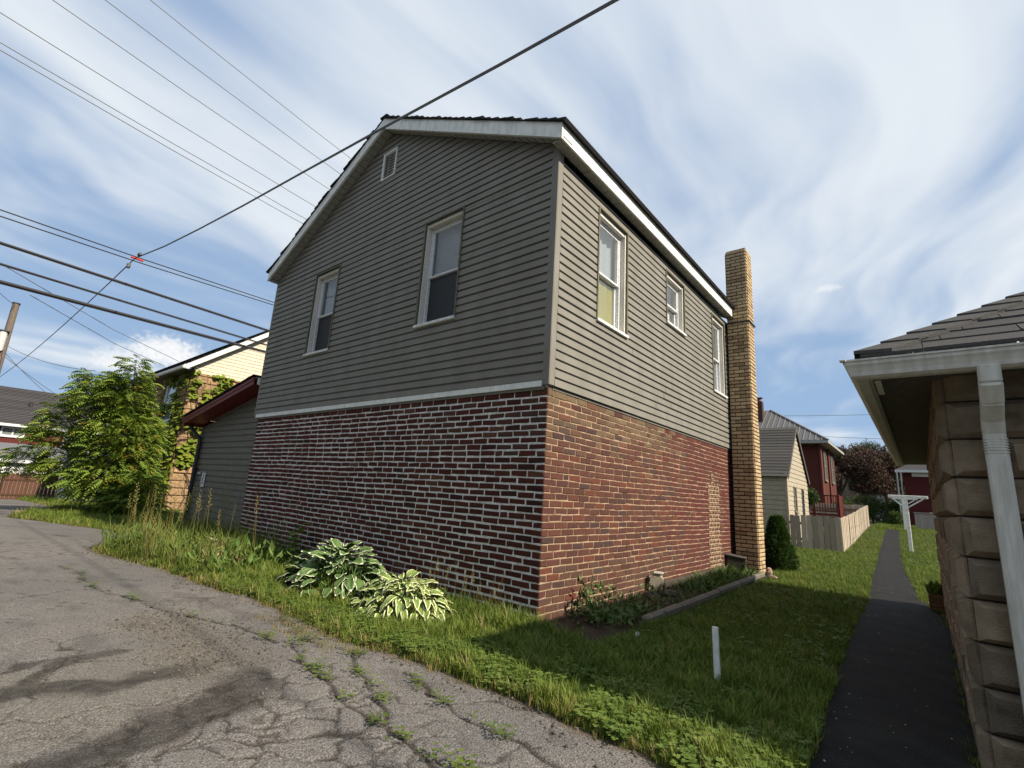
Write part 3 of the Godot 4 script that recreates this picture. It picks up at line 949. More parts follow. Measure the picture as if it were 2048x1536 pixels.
func roof(h: Node, W: float, D: float, rx: float, ry: float, sl: float) -> void:
	var rk := 0.185       # overhang at the gable
	var ev := 0.155       # overhang at the eaves
	var bk := D + 0.12
	var xr := ev
	var xl := -W - 0.06
	# underside height of the roof board over x
	var uy := func(x: float) -> float: return ry - absf(x - rx) * sl + 0.0
	var th := 0.20
	for s in [0, 1]:
		var xe := xr if s == 0 else xl
		# rake board
		var b := MB.new()
		var y0: float = uy.call(xe)
		var A := Vector3(xe, y0 - 0.005, rk); var B := Vector3(rx, ry, rk)
		var up := Vector3(0, th, 0)
		var bk3 := Vector3(0, 0, -0.03)
		if s == 0:
			b.quad(B, A, A + up, B + up); b.quad(A + bk3, B + bk3, B + bk3 + up, A + bk3 + up)
			b.quad(A, B, B + bk3, A + bk3); b.quad(B + up, A + up, A + up + bk3, B + up + bk3)
			b.quad(A, A + bk3, A + bk3 + up, A + up)
			# lower bead of the board
			var o := Vector3(0, 0.022, 0.006)
			b.quad(B + Vector3(0, 0, 0.006), A + Vector3(0, 0, 0.006), A + o, B + o); b.quad(A, A + Vector3(0, 0, 0.006), B + Vector3(0, 0, 0.006), B)
		else:
			b.quad(A, B, B + up, A + up); b.quad(B + bk3, A + bk3, A + bk3 + up, B + bk3 + up)
			b.quad(B, A, A + bk3, B + bk3); b.quad(A + up, B + up, B + up + bk3, A + up + bk3)
			b.quad(A + bk3, A, A + up, A + bk3 + up)
			var o := Vector3(0, 0.022, 0.006)
			b.quad(A + Vector3(0, 0, 0.006), B + Vector3(0, 0, 0.006), B + o, A + o); b.quad(B, B + Vector3(0, 0, 0.006), A + Vector3(0, 0, 0.006), A)
		part(h, "rake_board", b, M["trim"])
		# eave fascia
		b = MB.new()
		b.box(Vector3(xe + (0.0 if s == 0 else 0.0) - 0.012 * (1 if s == 0 else -1), y0 + th * 0.5 - 0.005, -(bk - rk) * 0.5 - 0.02), Vector3(0.024, th, bk + rk - 0.04), 0.002)
		part(h, "fascia", b, M["white_wood"])
		# soffit panels under the rake
		var n := 30
		for k in n:
			var t0 := float(k) / n
			var t1 := (k + 0.90) / n
			b = MB.new()
			var xa := lerpf(xe, rx, t0); var xb := lerpf(xe, rx, t1)
			var ya: float = uy.call(xa) + 0.03; var yb: float = uy.call(xb) + 0.03
			var P := [Vector3(xa, ya, -0.03), Vector3(xb, yb, -0.03), Vector3(xb, yb, rk - 0.03), Vector3(xa, ya, rk - 0.03)]
			if s == 0: b.quad(P[0], P[3], P[2], P[1])
			else: b.quad(P[0], P[1], P[2], P[3])
			for q in 4:
				var m := (q + 1) % 4
				b.quad(P[q], P[m], P[m] + Vector3(0, 0.015, 0), P[q] + Vector3(0, 0.015, 0))
			part(h, "soffit_panel", b, M["soffit"])
		# soffit panels under the eave
		n = 46
		for k in n:
			b = MB.new()
			var z0 := rk - 0.035 - (bk + rk - 0.07) * k / n
			var z1 := z0 - (bk + rk - 0.07) / n * 0.955
			var xi := -0.005 if s == 0 else -W + 0.01
			b.box(Vector3((xe + xi) * 0.5, y0 + 0.035 - 0.02, (z0 + z1) * 0.5), Vector3(absf(xe - xi) - 0.026, 0.012, z0 - z1))
			part(h, "soffit_panel", b, M["soffit"])
		# deck
		b = MB.new()
		var dy := Vector3(0, 0.165, 0)
		var C := Vector3(xe, y0, rk - 0.031) + dy; var E := Vector3(rx, ry, rk - 0.031) + dy
		var C2 := Vector3(C.x, C.y, -bk); var E2 := Vector3(E.x, E.y, -bk)
		if s == 0: b.quad(C, C2, E2, E); b.quad(C2, C, E, E2)
		else: b.quad(C2, C, E, E2); b.quad(C, C2, E2, E)
		part(h, "roof_deck", b, M["wood"])
		# one course of shingles after another, butts proud and a little ragged
		var run := Vector2(rx - xe, ry - y0)
		var cnt := 28
		var nrm := Vector3(-run.y, absf(run.x), 0).normalized() if run.x > 0 else Vector3(run.y, absf(run.x), 0).normalized()
		if s == 0: nrm = Vector3(absf(run.y), absf(run.x), 0).normalized()
		else: nrm = Vector3(-absf(run.y), absf(run.x), 0).normalized()
		for k in cnt:
			b = MB.new()
			var a := Vector3(xe, y0 + th - 0.004, 0).lerp(Vector3(rx, ry + th - 0.004, 0), (k - 0.35) / cnt)
			var e := Vector3(xe, y0 + th - 0.004, 0).lerp(Vector3(rx, ry + th - 0.004, 0), minf((k + 1.1) / cnt, 1.0))
			var g := rng.randf_range(0.028, 0.045)
			b.col = Color(0.030, 0.029, 0.030).lerp(Color(0.055, 0.052, 0.05), rng.randf())
			var zz := rk + 0.02 + rng.randf_range(-0.012, 0.02)
			var f := [a, e, e + nrm * 0.006, a + nrm * g]
			var F := []
			var R := []
			for q in f:
				F.append(Vector3(q.x, q.y, zz)); R.append(Vector3(q.x, q.y, -bk - 0.03))
			if s == 0:
				b.quad(F[1], F[0], F[3], F[2]); b.quad(F[0], R[0], R[3], F[3]); b.quad(F[3], R[3], R[2], F[2]); b.quad(F[1], R[1], R[0], F[0])
			else:
				b.quad(F[0], F[1], F[2], F[3]); b.quad(R[0], F[0], F[3], R[3]); b.quad(R[3], F[3], F[2], R[2]); b.quad(R[1], F[1], F[0], R[0])
			part(h, "shingle_course", b, M["shingle"])
	var b2 := MB.new()
	b2.col = Color(0.035, 0.034, 0.034)
	b2.box(Vector3(rx, ry + th + 0.02, -(bk - rk) * 0.5), Vector3(0.2, 0.05, bk + rk + 0.06), 0.02)
	part(h, "ridge_cap", b2, M["shingle"])

func chimney(h: Node) -> void:
	var n := hub(h, "chimney")
	var x0 := 0.035
	var x1 := 0.445
	var z0 := -6.25
	var z1 := -6.66
	var p := 0.0735
	var top := 6.56
	var rows := int((top + 0.06) / p)
	var core := MB.new()
	core.box(Vector3((x0 + x1) * 0.5, top * 0.5 - 0.05, (z0 + z1) * 0.5), Vector3(x1 - x0 - 0.012, top, z0 - z1 - 0.012))
	part(n, "mortar", core, M["mortar_dark"])
	var rest := MB.new()
	for r in rows:
		var y := top - (r + 1) * p
		# the shaft steps a little out of line as it rises
		var dx := 0.008 * n_mid.get_noise_1d(y * 0.9) + (0.012 if y > 4.95 else 0.0)
		for face in 2:
			var wide := (x1 - x0) if face == 0 else (z0 - z1)
			var xf := Transform3D(Basis(), Vector3(x0 + dx, 0, z0)) if face == 0 else Transform3D(Basis(Vector3(0, 0, -1), Vector3.UP, Vector3(1, 0, 0)), Vector3(x1 + dx, 0, z0))
			var odd := (r + face) % 2
			var us := [0.0, wide * 0.25, wide * 0.75, wide] if odd == 0 else [0.0, wide * 0.5, wide]
			for i in us.size() - 1:
				var c := Color(0.66, 0.50, 0.29).lerp(Color(0.56, 0.41, 0.24), rng.randf())
				if rng.randf() < 0.10: c = Color(0.42, 0.28, 0.17)
				if rng.randf() < 0.08: c = Color(0.58, 0.38, 0.23)
				# soot and damp on some bricks half way up
				if y > 2.6 and y < 4.7 and face == 0 and us[i] > 0.08 and us[i] < 0.3 and rng.randf() < 0.45: c = c.lerp(Color(0.13, 0.10, 0.07), 0.5)
				var one := MB.new()
				one.xf = xf
				brick_into(one, us[i] + 0.006, y + 0.008, us[i + 1] - 0.006, y + p - 0.008, 0.010 + rng.randf_range(-0.001, 0.002), c, 0.002)
				if face == 0: part(n, "brick", one, M["brick"])
				else:
					rest.xf = xf
					brick_into(rest, us[i] + 0.006, y + 0.008, us[i + 1] - 0.006, y + p - 0.008, 0.010 + rng.randf_range(-0.001, 0.002), c, 0.002)
	tag(part(n, "bricks", rest, M["brick"]), "", "", "", "stuff")
	# the dark band where flashing ran round it
	var fl := MB.new()
	fl.box(Vector3((x0 + x1) * 0.5 + 0.005, 4.93, (z0 + z1) * 0.5), Vector3(x1 - x0 + 0.07, 0.035, z0 - z1 + 0.06), 0.006)
	part(n, "band", fl, M["metal_dark"])
	var cap := MB.new()
	cap.col = Color(0.20, 0.14, 0.085)
	cap.box(Vector3((x0 + x1) * 0.5 + 0.02, top + 0.012, (z0 + z1) * 0.5), Vector3(x1 - x0 - 0.03, 0.03, z0 - z1 - 0.03), 0.005)
	part(n, "cap", cap, M["stone"])

# ---------------------------------------------------------------- lean-to beside the house
func lean_to() -> void:
	var h := thing("lean_to_shed", "dark grey sided lean-to shed with sloping dark red eaves beside the brick house", "shed")
	var x0 := -10.62
	var x1 := -6.86
	var z := -0.35
	var roof_y := func(x: float) -> float: return 2.36 + (x + 10.62) * 0.173
	var p := 0.1275
	var lim := func(v: float) -> Array:
		var l := 0.0
		if v > 2.30: l = (v - 2.30) / 0.173
		return [l, x1 - x0]
	siding_wall(h, Transform3D(Basis(), Vector3(x0, 0, z)), 0.02, 2.96, p, lim, [], M["siding_dark"], 0.022)
	var b := MB.new()
	b.box(Vector3(x0 - 0.02, 1.15, -2.9), Vector3(0.05, 2.3, 5.1))
	b.box(Vector3((x0 + x1) * 0.5, 1.15, -5.4), Vector3(x1 - x0, 2.3, 0.05))
	part(h, "wall", b, M["siding_dark"])
	b = MB.new()
	b.box(Vector3(x0 + 0.02, 1.16, z + 0.01), Vector3(0.075, 2.3, 0.06), 0.006)
	part(h, "corner_post", b, M["siding_dark"])
	# roof: red fascia and soffit, dark shingles on top
	var A := Vector3(-10.80, roof_y.call(-10.80), 0.06)
	var B := Vector3(-7.12, roof_y.call(-7.12), 0.06)
	b = MB.new()
	b.bar(A + Vector3(0, 0.09, 0), B + Vector3(0, 0.09, 0), 0.03, 0.16, 0.004)
	part(h, "rake_board", b, M["red_paint"])
	b = MB.new()
	b.bar(A + Vector3(0, 0.115, 0.012), B + Vector3(0, 0.115, 0.012), 0.03, 0.045, 0.004)
	part(h, "rake_moulding", b, M["red_paint"])
	b = MB.new()
	b.box(Vector3(-10.81, A.y + 0.07, -2.7), Vector3(0.03, 0.19, 5.48), 0.004)
	part(h, "fascia", b, M["red_paint"])
	b = MB.new()
	b.quad(A + Vector3(0.02, 0.03, -0.02), A + Vector3(0.02, 0.03, -0.40), B + Vector3(0, 0.03, -0.40), B + Vector3(0, 0.03, -0.02))
	b.box(Vector3(-10.71, A.y + 0.02, -2.9), Vector3(0.17, 0.012, 5.0))
	part(h, "soffit", b, M["red_paint"])
	b = MB.new()
	b.box(Vector3(-7.11, B.y + 0.09, -2.7), Vector3(0.03, 0.14, 5.4), 0.004)
	part(h, "top_board", b, M["trim"])
	for k in 16:
		b = MB.new()
		b.col = Color(0.032, 0.031, 0.032).lerp(Color(0.05, 0.048, 0.046), rng.randf())
		var t0 := A.lerp(B, k / 16.0) + Vector3(-0.06, 0.185, 0)
		var t1 := A.lerp(B, (k + 1.15) / 16.0) + Vector3(0, 0.185, 0)
		var c := (t0 + t1) * 0.5
		b.box(Vector3(c.x, c.y + 0.01, -2.68), Vector3(t0.distance_to(t1), rng.randf_range(0.018, 0.028), 5.56 + rng.randf_range(0, 0.03)), 0.004, Basis(Vector3.BACK, atan(0.173) - 0.03))
		part(h, "shingle_course", b, M["shingle"])
	b = MB.new()
	b.quad(A + Vector3(0, 0.17, -5.5), A + Vector3(0, 0.17, -0.02), B + Vector3(0, 0.17, -0.02), B + Vector3(0, 0.17, -5.5))
	part(h, "roof_deck", b, M["wood"])
	# dark downspout bent round the corner
	b = MB.new()
	b.tube(PackedVector3Array([Vector3(-10.80, 2.34, -0.12), Vector3(-10.78, 2.26, -0.14), Vector3(-10.50, 2.02, -0.26), Vector3(-10.48, 1.9, -0.27), Vector3(-10.47, 0.3, -0.27), Vector3(-10.46, 0.08, -0.22)]), PackedFloat32Array([0.045]), 8)
	part(h, "downspout", b, M["metal_dark"])
	for y in [1.3, 0.6]:
		b = MB.new()
		b.box(Vector3(-10.475, y, -0.285), Vector3(0.14, 0.025, 0.10), 0.003)
		part(h, "strap", b, M["metal_dark"])
	# notice in a sleeve by the corner
	var n := thing("notice", "small white printed notice fixed to the grey lean-to wall", "notice", Vector3(-9.93, 0.90, -0.315))
	b = MB.new()
	b.col = Color(0.74, 0.76, 0.77)
	b.box(Vector3(0, 0.16, 0), Vector3(0.21, 0.33, 0.012), 0.003)
	part(n, "sheet", b, M["paint"])
	b = MB.new()
	b.col = Color(0.30, 0.32, 0.34)
	b.box(Vector3(0, 0.335, 0.002), Vector3(0.20, 0.035, 0.02), 0.003)
	part(n, "clip", b, M["paint"])
	b = MB.new()
	b.col = Color(0.06, 0.06, 0.07)
	for q in [[0.0, 0.255, 0.035, 0.05], [-0.01, 0.19, 0.09, 0.018], [0.01, 0.15, 0.10, 0.016], [0.0, 0.085, 0.11, 0.022]]:
		b.box(Vector3(q[0], q[1], 0.0075), Vector3(q[2], q[3], 0.003))
	part(n, "print", b, M["paint"])
	b = MB.new()
	b.col = Color(0.6, 0.62, 0.62)
	b.box(Vector3(-0.28, 0.30, 0.01), Vector3(0.13, 0.05, 0.02), 0.004)
	part(n, "bracket", b, M["paint"])

# ---------------------------------------------------------------- the garage on the right
func block_into(b: MB, u0: float, v0: float, u1: float, v1: float, d: float, c: Color) -> void:
	# a panel-faced block: a flat margin that swells to a raised face
	var m := 0.030
	var R := [[u0, v0, 0.0], [u1, v0, 0.0], [u1, v1, 0.0], [u0, v1, 0.0]]
	var o := []
	var i := []
	for k in 4:
		var sx := 1.0 if k == 0 or k == 3 else -1.0
		var sy := 1.0 if k < 2 else -1.0
		o.append(Vector3(R[k][0] + rng.randf_range(-0.002, 0.002), R[k][1] + rng.randf_range(-0.002, 0.002), 0.008))
		i.append(Vector3(R[k][0] + sx * m * rng.randf_range(0.85, 1.2), R[k][1] + sy * m * rng.randf_range(0.7, 1.1), d + rng.randf_range(-0.003, 0.003)))
	b.col = c
	b.quad(i[0], i[1], i[2], i[3])
	for k in 4:
		var q := (k + 1) % 4
		b.quad(o[k], o[q], i[q], i[k])
		b.quad(o[k] + Vector3(0, 0, -0.02), o[q] + Vector3(0, 0, -0.02), o[q], o[k])

func garage() -> void:
	var h := thing("garage", "tan concrete block garage with grey shingled hip roof and white gutters", "garage")
	var X0 := 2.995
	var X1 := 8.2
	var Z0 := 0.37
	var Z1 := -5.35
	var top := 2.0
	var ch := 0.205
	var mort := MB.new()
	mort.box(Vector3((X0 + X1) * 0.5, top * 0.5 - 0.1, (Z0 + Z1) * 0.5), Vector3(X1 - X0 - 0.01, top + 0.2, Z0 - Z1 - 0.01))
	part(h, "mortar", mort, M["mortar_dark"])
	var fx := Transform3D(Basis(), Vector3(X0, 0, Z0))
	var sx := Transform3D(Basis(Vector3(0, 0, 1), Vector3.UP, Vector3(-1, 0, 0)), Vector3(X0, 0, Z1))
	for face in 2:
		var len := (X1 - X0) if face == 0 else (Z0 - Z1)
		var w := hub(h, "front_wall" if face == 0 else "side_wall")
		for r in 11:
			var v0 := -0.19 + r * ch
			var v1 := minf(v0 + ch - 0.012, top + 0.02)
			var u := 0.0
			var k := 0
			while u < len - 0.02:
				var st := 0.405
				if k == 0 and (r % 2 == face): st = 0.205
				var e := minf(u + st, len)
				k += 1
				var t := rng.randf()
				var c := Color(0.315, 0.255, 0.185).lerp(Color(0.255, 0.21, 0.155), t)
				if rng.randf() < 0.2: c = c.lerp(Color(0.11, 0.10, 0.085), 0.5)
				var b := MB.new()
				b.xf = fx if face == 0 else sx
				var a := u + 0.006
				var z := e - 0.006
				if face == 1:
					var aa := len - z
					z = len - a
					a = aa
				block_into(b, a, v0, z, v1, 0.040 + rng.randf_range(-0.004, 0.006), c)
				part(w, "block", b, M["block"])
				u = e
	# soffit, fascia, gutters
	var gx := 2.565      # outer face of the side gutter
	var gz := 0.70       # outer face of the front gutter
	var gy0 := 1.968     # its underside
	var gh := 0.105
	var rz := Z1 - 0.33
	var b := MB.new()
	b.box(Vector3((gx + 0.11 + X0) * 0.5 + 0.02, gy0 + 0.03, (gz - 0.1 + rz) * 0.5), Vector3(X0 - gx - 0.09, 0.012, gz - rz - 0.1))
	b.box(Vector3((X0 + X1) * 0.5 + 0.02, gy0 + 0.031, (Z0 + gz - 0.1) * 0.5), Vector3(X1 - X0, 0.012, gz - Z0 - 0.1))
	part(h, "soffit", b, mat("soffit_dark", L(0.125, 0.12, 0.115), 0.7, false, M["soft"], 0.8))  # one even colour, darker than the house soffit
	b = MB.new()
	b.box(Vector3(gx + 0.115, gy0 + 0.075, (gz - 0.1 + rz) * 0.5), Vector3(0.02, 0.13, gz - rz - 0.12), 0.002)
	b.box(Vector3((gx + 0.126 + X1) * 0.5, gy0 + 0.075, gz - 0.115), Vector3(X1 - gx - 0.126, 0.13, 0.02), 0.002)
	part(h, "fascia", b, M["metal_white"])
	# ogee gutters: section swept along each eave
	var sec := [Vector2(0.0, 0.0), Vector2(-0.055, 0.0), Vector2(-0.075, 0.012), Vector2(-0.080, 0.035), Vector2(-0.090, 0.060), Vector2(-0.100, 0.075), Vector2(-0.100, gh - 0.012), Vector2(-0.108, gh - 0.010), Vector2(-0.108, gh), Vector2(-0.094, gh), Vector2(-0.094, 0.078), Vector2(-0.07, 0.02), Vector2(-0.003, 0.010), Vector2(-0.003, gh)]
	var gs := MB.new()
	var gf := MB.new()
	for i in sec.size() - 1:
		var a: Vector2 = sec[i]
		var c: Vector2 = sec[i + 1]
		var fl := 0.104
		# side run, from the front corner back
		var p0 := Vector3(gx + 0.108 + a.x, gy0 + a.y, gz - 0.108 - a.x)
		var p1 := Vector3(gx + 0.108 + c.x, gy0 + c.y, gz - 0.108 - c.x)
		gs.quad(p0, p1, Vector3(p1.x, p1.y, rz), Vector3(p0.x, p0.y, rz))
		gf.quad(p1, p0, Vector3(X1 + 0.3, p0.y, p0.z), Vector3(X1 + 0.3, p1.y, p1.z))
	part(h, "gutter", gs, M["metal_white"])
	part(h, "gutter", gf, M["metal_white"])
	# mitre strip at the corner
	b = MB.new()
	b.box(Vector3(gx + 0.004, gy0 + gh - 0.004, gz - 0.004), Vector3(0.03, 0.012, 0.03), 0.002)
	b.box(Vector3(gx + 0.15, gy0 - 0.004, gz - 0.33), Vector3(0.03, 0.006, 0.40), 0.001)
	part(h, "mitre_strip", b, M["metal_white"])
	# downspout: out of the front gutter, back under the eave, down the wall
	var D := hub(h, "downspout")
	var dx := 3.165
	var pts := [Vector3(dx, gy0 + 0.01, gz - 0.055), Vector3(dx, gy0 - 0.075, gz - 0.06), Vector3(dx, gy0 - 0.16, gz - 0.12), Vector3(dx, gy0 - 0.235, gz - 0.205), Vector3(dx, gy0 - 0.30, gz - 0.235), Vector3(dx, gy0 - 0.40, gz - 0.238), Vector3(dx, 0.08, gz - 0.238)]
	for i in pts.size() - 1:
		b = MB.new()
		b.bar(pts[i] + (pts[i] - pts[i + 1]).normalized() * 0.014, pts[i + 1], 0.086 + 0.002 * (i % 2), 0.062 + 0.002 * (i % 2), 0.010, Vector3.BACK)
		part(D, "section", b, M["metal_white"])
	for k in 6:
		b = MB.new()
		b.box(Vector3(dx, gy0 - 0.335 - k * 0.014, gz - 0.238), Vector3(0.094, 0.005, 0.070), 0.002)
		part(D, "crimp", b, M["metal_white"])
	for k in 3:
		b = MB.new()
		b.box(Vector3(dx - 0.024 + 0.024 * k, (gy0 - 0.42 + 0.08) * 0.5, gz - 0.206), Vector3(0.006, gy0 - 0.5, 0.004), 0.0015)
		part(D, "rib", b, M["metal_white"])
	# hip roof
	var ex := gx + 0.085
	var ez := gz - 0.085
	var ey := gy0 + 0.147
	var s := 0.60
	var run := 2.8
	var rzc := rz + 0.05
	var T := MB.new()
	var cA := Vector3(ex, ey - 0.02, ez)
	var cB := Vector3(ex, ey - 0.02, rzc)
	var cC := Vector3(X1 + 0.3, ey - 0.02, ez)
	var cD := Vector3(X1 + 0.3, ey - 0.02, rzc)
	var half := (ez - rzc) * 0.5
	var pA := Vector3(ex + half, ey + half * s - 0.02, ez - half)
	var pB := Vector3(X1 + 0.3 - half, ey + half * s - 0.02, ez - half)
	if pB.x < pA.x: pB = pA + Vector3(0.05, 0, 0)
	T.quad(cA, cC, pB, pA); T.quad(cD, cB, pA, pB); T.tri(cB, cA, pA); T.tri(cC, cD, pB)
	part(h, "roof_deck", T, M["wood"])
	for face in 2:
		# face 0: front slope, rows run along x; face 1: side slope, rows run along z
		var rows := 21
		var rest := MB.new()
		for r in rows:
			var d0 := r * 0.132 - 0.03
			var d1 := d0 + 0.155
			var L0: float = d0
			var len := (X1 + 0.3 - ex if face == 0 else ez - rzc)
			var u := maxf(d0, 0.0) - 0.0
			var end := len - maxf(d0, 0.0)
			var k := 0
			while u < end - 0.02:
				var st := rng.randf_range(0.22, 0.42)
				var e := minf(u + st, end)
				var lift := rng.randf_range(0.010, 0.017)
				var t := rng.randf()
				var c := Color(0.130, 0.130, 0.133).lerp(Color(0.160, 0.159, 0.160), t)
				var one := face == 0 and r < 9 and u < 2.6
				var bb := MB.new() if one else rest
				bb.col = c
				var Q := []
				for q in [[u, d0, lift], [e - 0.004, d0, lift], [e - 0.004, d1, 0.001], [u, d1, 0.001], [u, d0, -0.004], [e - 0.004, d0, -0.004]]:
					var uu: float = q[0]
					# cut along the hip
					uu = maxf(uu, q[1])
					if face == 0: Q.append(Vector3(ex + uu, ey + q[1] * s + q[2], ez - q[1]))
					else: Q.append(Vector3(ex + q[1], ey + q[1] * s + q[2], ez - uu))
				if face == 0: bb.quad(Q[0], Q[1], Q[2], Q[3]); bb.quad(Q[4], Q[5], Q[1], Q[0])
				else: bb.quad(Q[1], Q[0], Q[3], Q[2]); bb.quad(Q[5], Q[4], Q[0], Q[1])
				if one: part(h, "shingle", bb, M["shingle"])
				u = e
				k += 1
		tag(part(h, "shingles", rest, M["shingle"]), "", "", "", "stuff")
	# hip caps, folded over the hip and lapping upwards
	var hipdir := Vector3(1, s, -1).normalized()
	var nF := Vector3(0, 1, s).normalized()
	var nS := Vector3(-s, 1, 0).normalized()
	for k in 16:
		var a0 := Vector3(ex - 0.01, ey + 0.012, ez + 0.01) + hipdir * (k * 0.19 - 0.03)
		var a1 := a0 + hipdir * 0.255
		var wF := Vector3(1, 0, 0)
		var wS := Vector3(0, 0, -1)
		var lw := 0.175
		var upv := Vector3(0, 0.016, 0)
		var lo := Vector3(0, 0.004, 0)
		b = MB.new()
		b.col = Color(0.135, 0.135, 0.137).lerp(Color(0.165, 0.163, 0.162), rng.randf())
		var F0 := a0 + wF * lw + upv; var F1 := a1 + wF * lw + lo
		var S0 := a0 + wS * lw + upv; var S1 := a1 + wS * lw + lo
		var C0 := a0 + upv * 1.3; var C1 := a1 + lo
		b.quad(C0, F0, F1, C1); b.quad(S0, C0, C1, S1)
		var dn := Vector3(0, -0.020, 0)
		b.quad(C0 + dn, F0 + dn, F0, C0); b.quad(S0 + dn, C0 + dn, C0, S0); b.quad(F0 + dn, F1 + dn, F1, F0); b.quad(S1 + dn, S0 + dn, S0, S1)
		part(h, "hip_cap", b, M["shingle"])
	# a little timber planter at the back corner of the garage
	var pl := thing("planter", "small wooden planter with weeds at the garage's back corner", "planter", Vector3(2.88, 0, -5.25))
	for k in 4:
		b = MB.new()
		b.col = Color(0.20, 0.12, 0.07)
		b.box(Vector3(0.0, 0.03 + 0.052 * k, 0.0), Vector3(0.16, 0.048, 0.34), 0.004)
		part(pl, "board", b, M["wood"])
	var xs := []
	var cs := PackedColorArray()
	for k in 60:
		var a := rng.randf() * TAU
		var tilt := Basis(Vector3(cos(a), 0, sin(a)), rng.randf_range(0.1, 1.0))
		xs.append(Transform3D(tilt.scaled(Vector3.ONE * rng.randf_range(0.6, 1.4)), Vector3(rng.randf_range(-0.06, 0.06), 0.21, rng.randf_range(-0.14, 0.14))))
		cs.append(Color(0.06, 0.11, 0.02).lerp(Color(0.12, 0.17, 0.03), rng.randf()))
	tag(multi(pl, "weeds", leaf_mesh(0.14, 0.05), M["leaf"], xs, cs), "", "", "", "stuff")

func leaf_mesh(len: float, wid: float) -> ArrayMesh:
	# a pointed leaf along +y from its stalk, folded on its midrib
	var b := MB.new()
	var p := [Vector3(0, 0, 0), Vector3(wid * 0.5, len * 0.38, wid * 0.14), Vector3(wid * 0.32, len * 0.74, wid * 0.10), Vector3(0, len, -len * 0.10), Vector3(-wid * 0.32, len * 0.74, wid * 0.10), Vector3(-wid * 0.5, len * 0.38, wid * 0.14), Vector3(0, len * 0.45, 0)]
	for k in 6:
		b.tri(p[6], p[k], p[(k + 1) % 6])
	return b.mesh()

# ---------------------------------------------------------------- stone building up the alley
func gable_roof(h: Node, a: Vector3, b3: Vector3, ridge_a: Vector3, ridge_b: Vector3, th: float, c: Color, courses: int, called := "shingle_course") -> void:
	# one slope between the eave a-b and the ridge; courses of shingles with proud butts
	var nrm := (b3 - a).cross(ridge_a - a).normalized()
	if nrm.y < 0: nrm = -nrm
	for k in courses:
		var t0 := (k - 0.1) / float(courses)
		var t1 := minf((k + 1.12) / float(courses), 1.0)
		var b := MB.new()
		b.col = c.lerp(c * 1.45, rng.randf())
		var A0 := a.lerp(ridge_a, t0); var B0 := b3.lerp(ridge_b, t0)
		var A1 := a.lerp(ridge_a, t1); var B1 := b3.lerp(ridge_b, t1)
		var u := nrm * th
		b._q(func(x, y, z): return Vector3(x, y, z), A0 + u, B0 + u, B1 + nrm * 0.004, A1 + nrm * 0.004, nrm)
		b._q(func(x, y, z): return Vector3(x, y, z), A0, B0, B0 + u, A0 + u, (a - ridge_a))
		b._q(func(x, y, z): return Vector3(x, y, z), A0, A0 + u, A1 + nrm * 0.004, A1, (a - b3))
		b._q(func(x, y, z): return Vector3(x, y, z), B0, B0 + u, B1 + nrm * 0.004, B1, (b3 - a))
		b._q(func(x, y, z): return Vector3(x, y, z), A0, B0, B1, A1, -nrm)
		part(h, called, b, M["shingle"])

func small_window(parent: Node, xf: Transform3D, w: float, h: float, fw: float, frame: Material, split := false, across := true) -> void:
	var n := hub(parent, "window")
	var b := MB.new()
	b.xf = xf
	for s in [fw * 0.5, w - fw * 0.5]: b.box(Vector3(s, h * 0.5, 0.01), Vector3(fw, h, 0.06), 0.004)
	for s in [fw * 0.5, h - fw * 0.5]: b.box(Vector3(w * 0.5, s, 0.012), Vector3(w - fw * 2.0, fw, 0.06), 0.004)
	if split:
		if across: b.box(Vector3(w * 0.5, h * 0.5, 0.0), Vector3(w - fw * 2, fw * 0.8, 0.05), 0.004)
		else: b.box(Vector3(w * 0.5, h * 0.5, 0.0), Vector3(fw * 0.8, h - fw * 2, 0.05), 0.004)
	part(n, "frame", b, frame)
	b = MB.new()
	b.xf = xf
	b.box(Vector3(w * 0.5, -0.03, 0.03), Vector3(w + 0.06, 0.05, 0.10), 0.005)
	part(n, "sill", b, frame)
	b = MB.new()
	b.xf = xf
	b.box(Vector3(w * 0.5, h * 0.5, 0.004), Vector3(w - fw * 1.9, h - fw * 1.9, 0.006))
	part(n, "pane", b, M["glass"])
	b = MB.new()
	b.xf = xf
	b.col = Color(0.03, 0.034, 0.04)  # near-black sheet set close behind the pane
	b.box(Vector3(w * 0.5, h * 0.5, -0.012), Vector3(w - fw * 1.2, h - fw * 1.2, 0.006))
	part(n, "pane_backing", b, M["paint"])

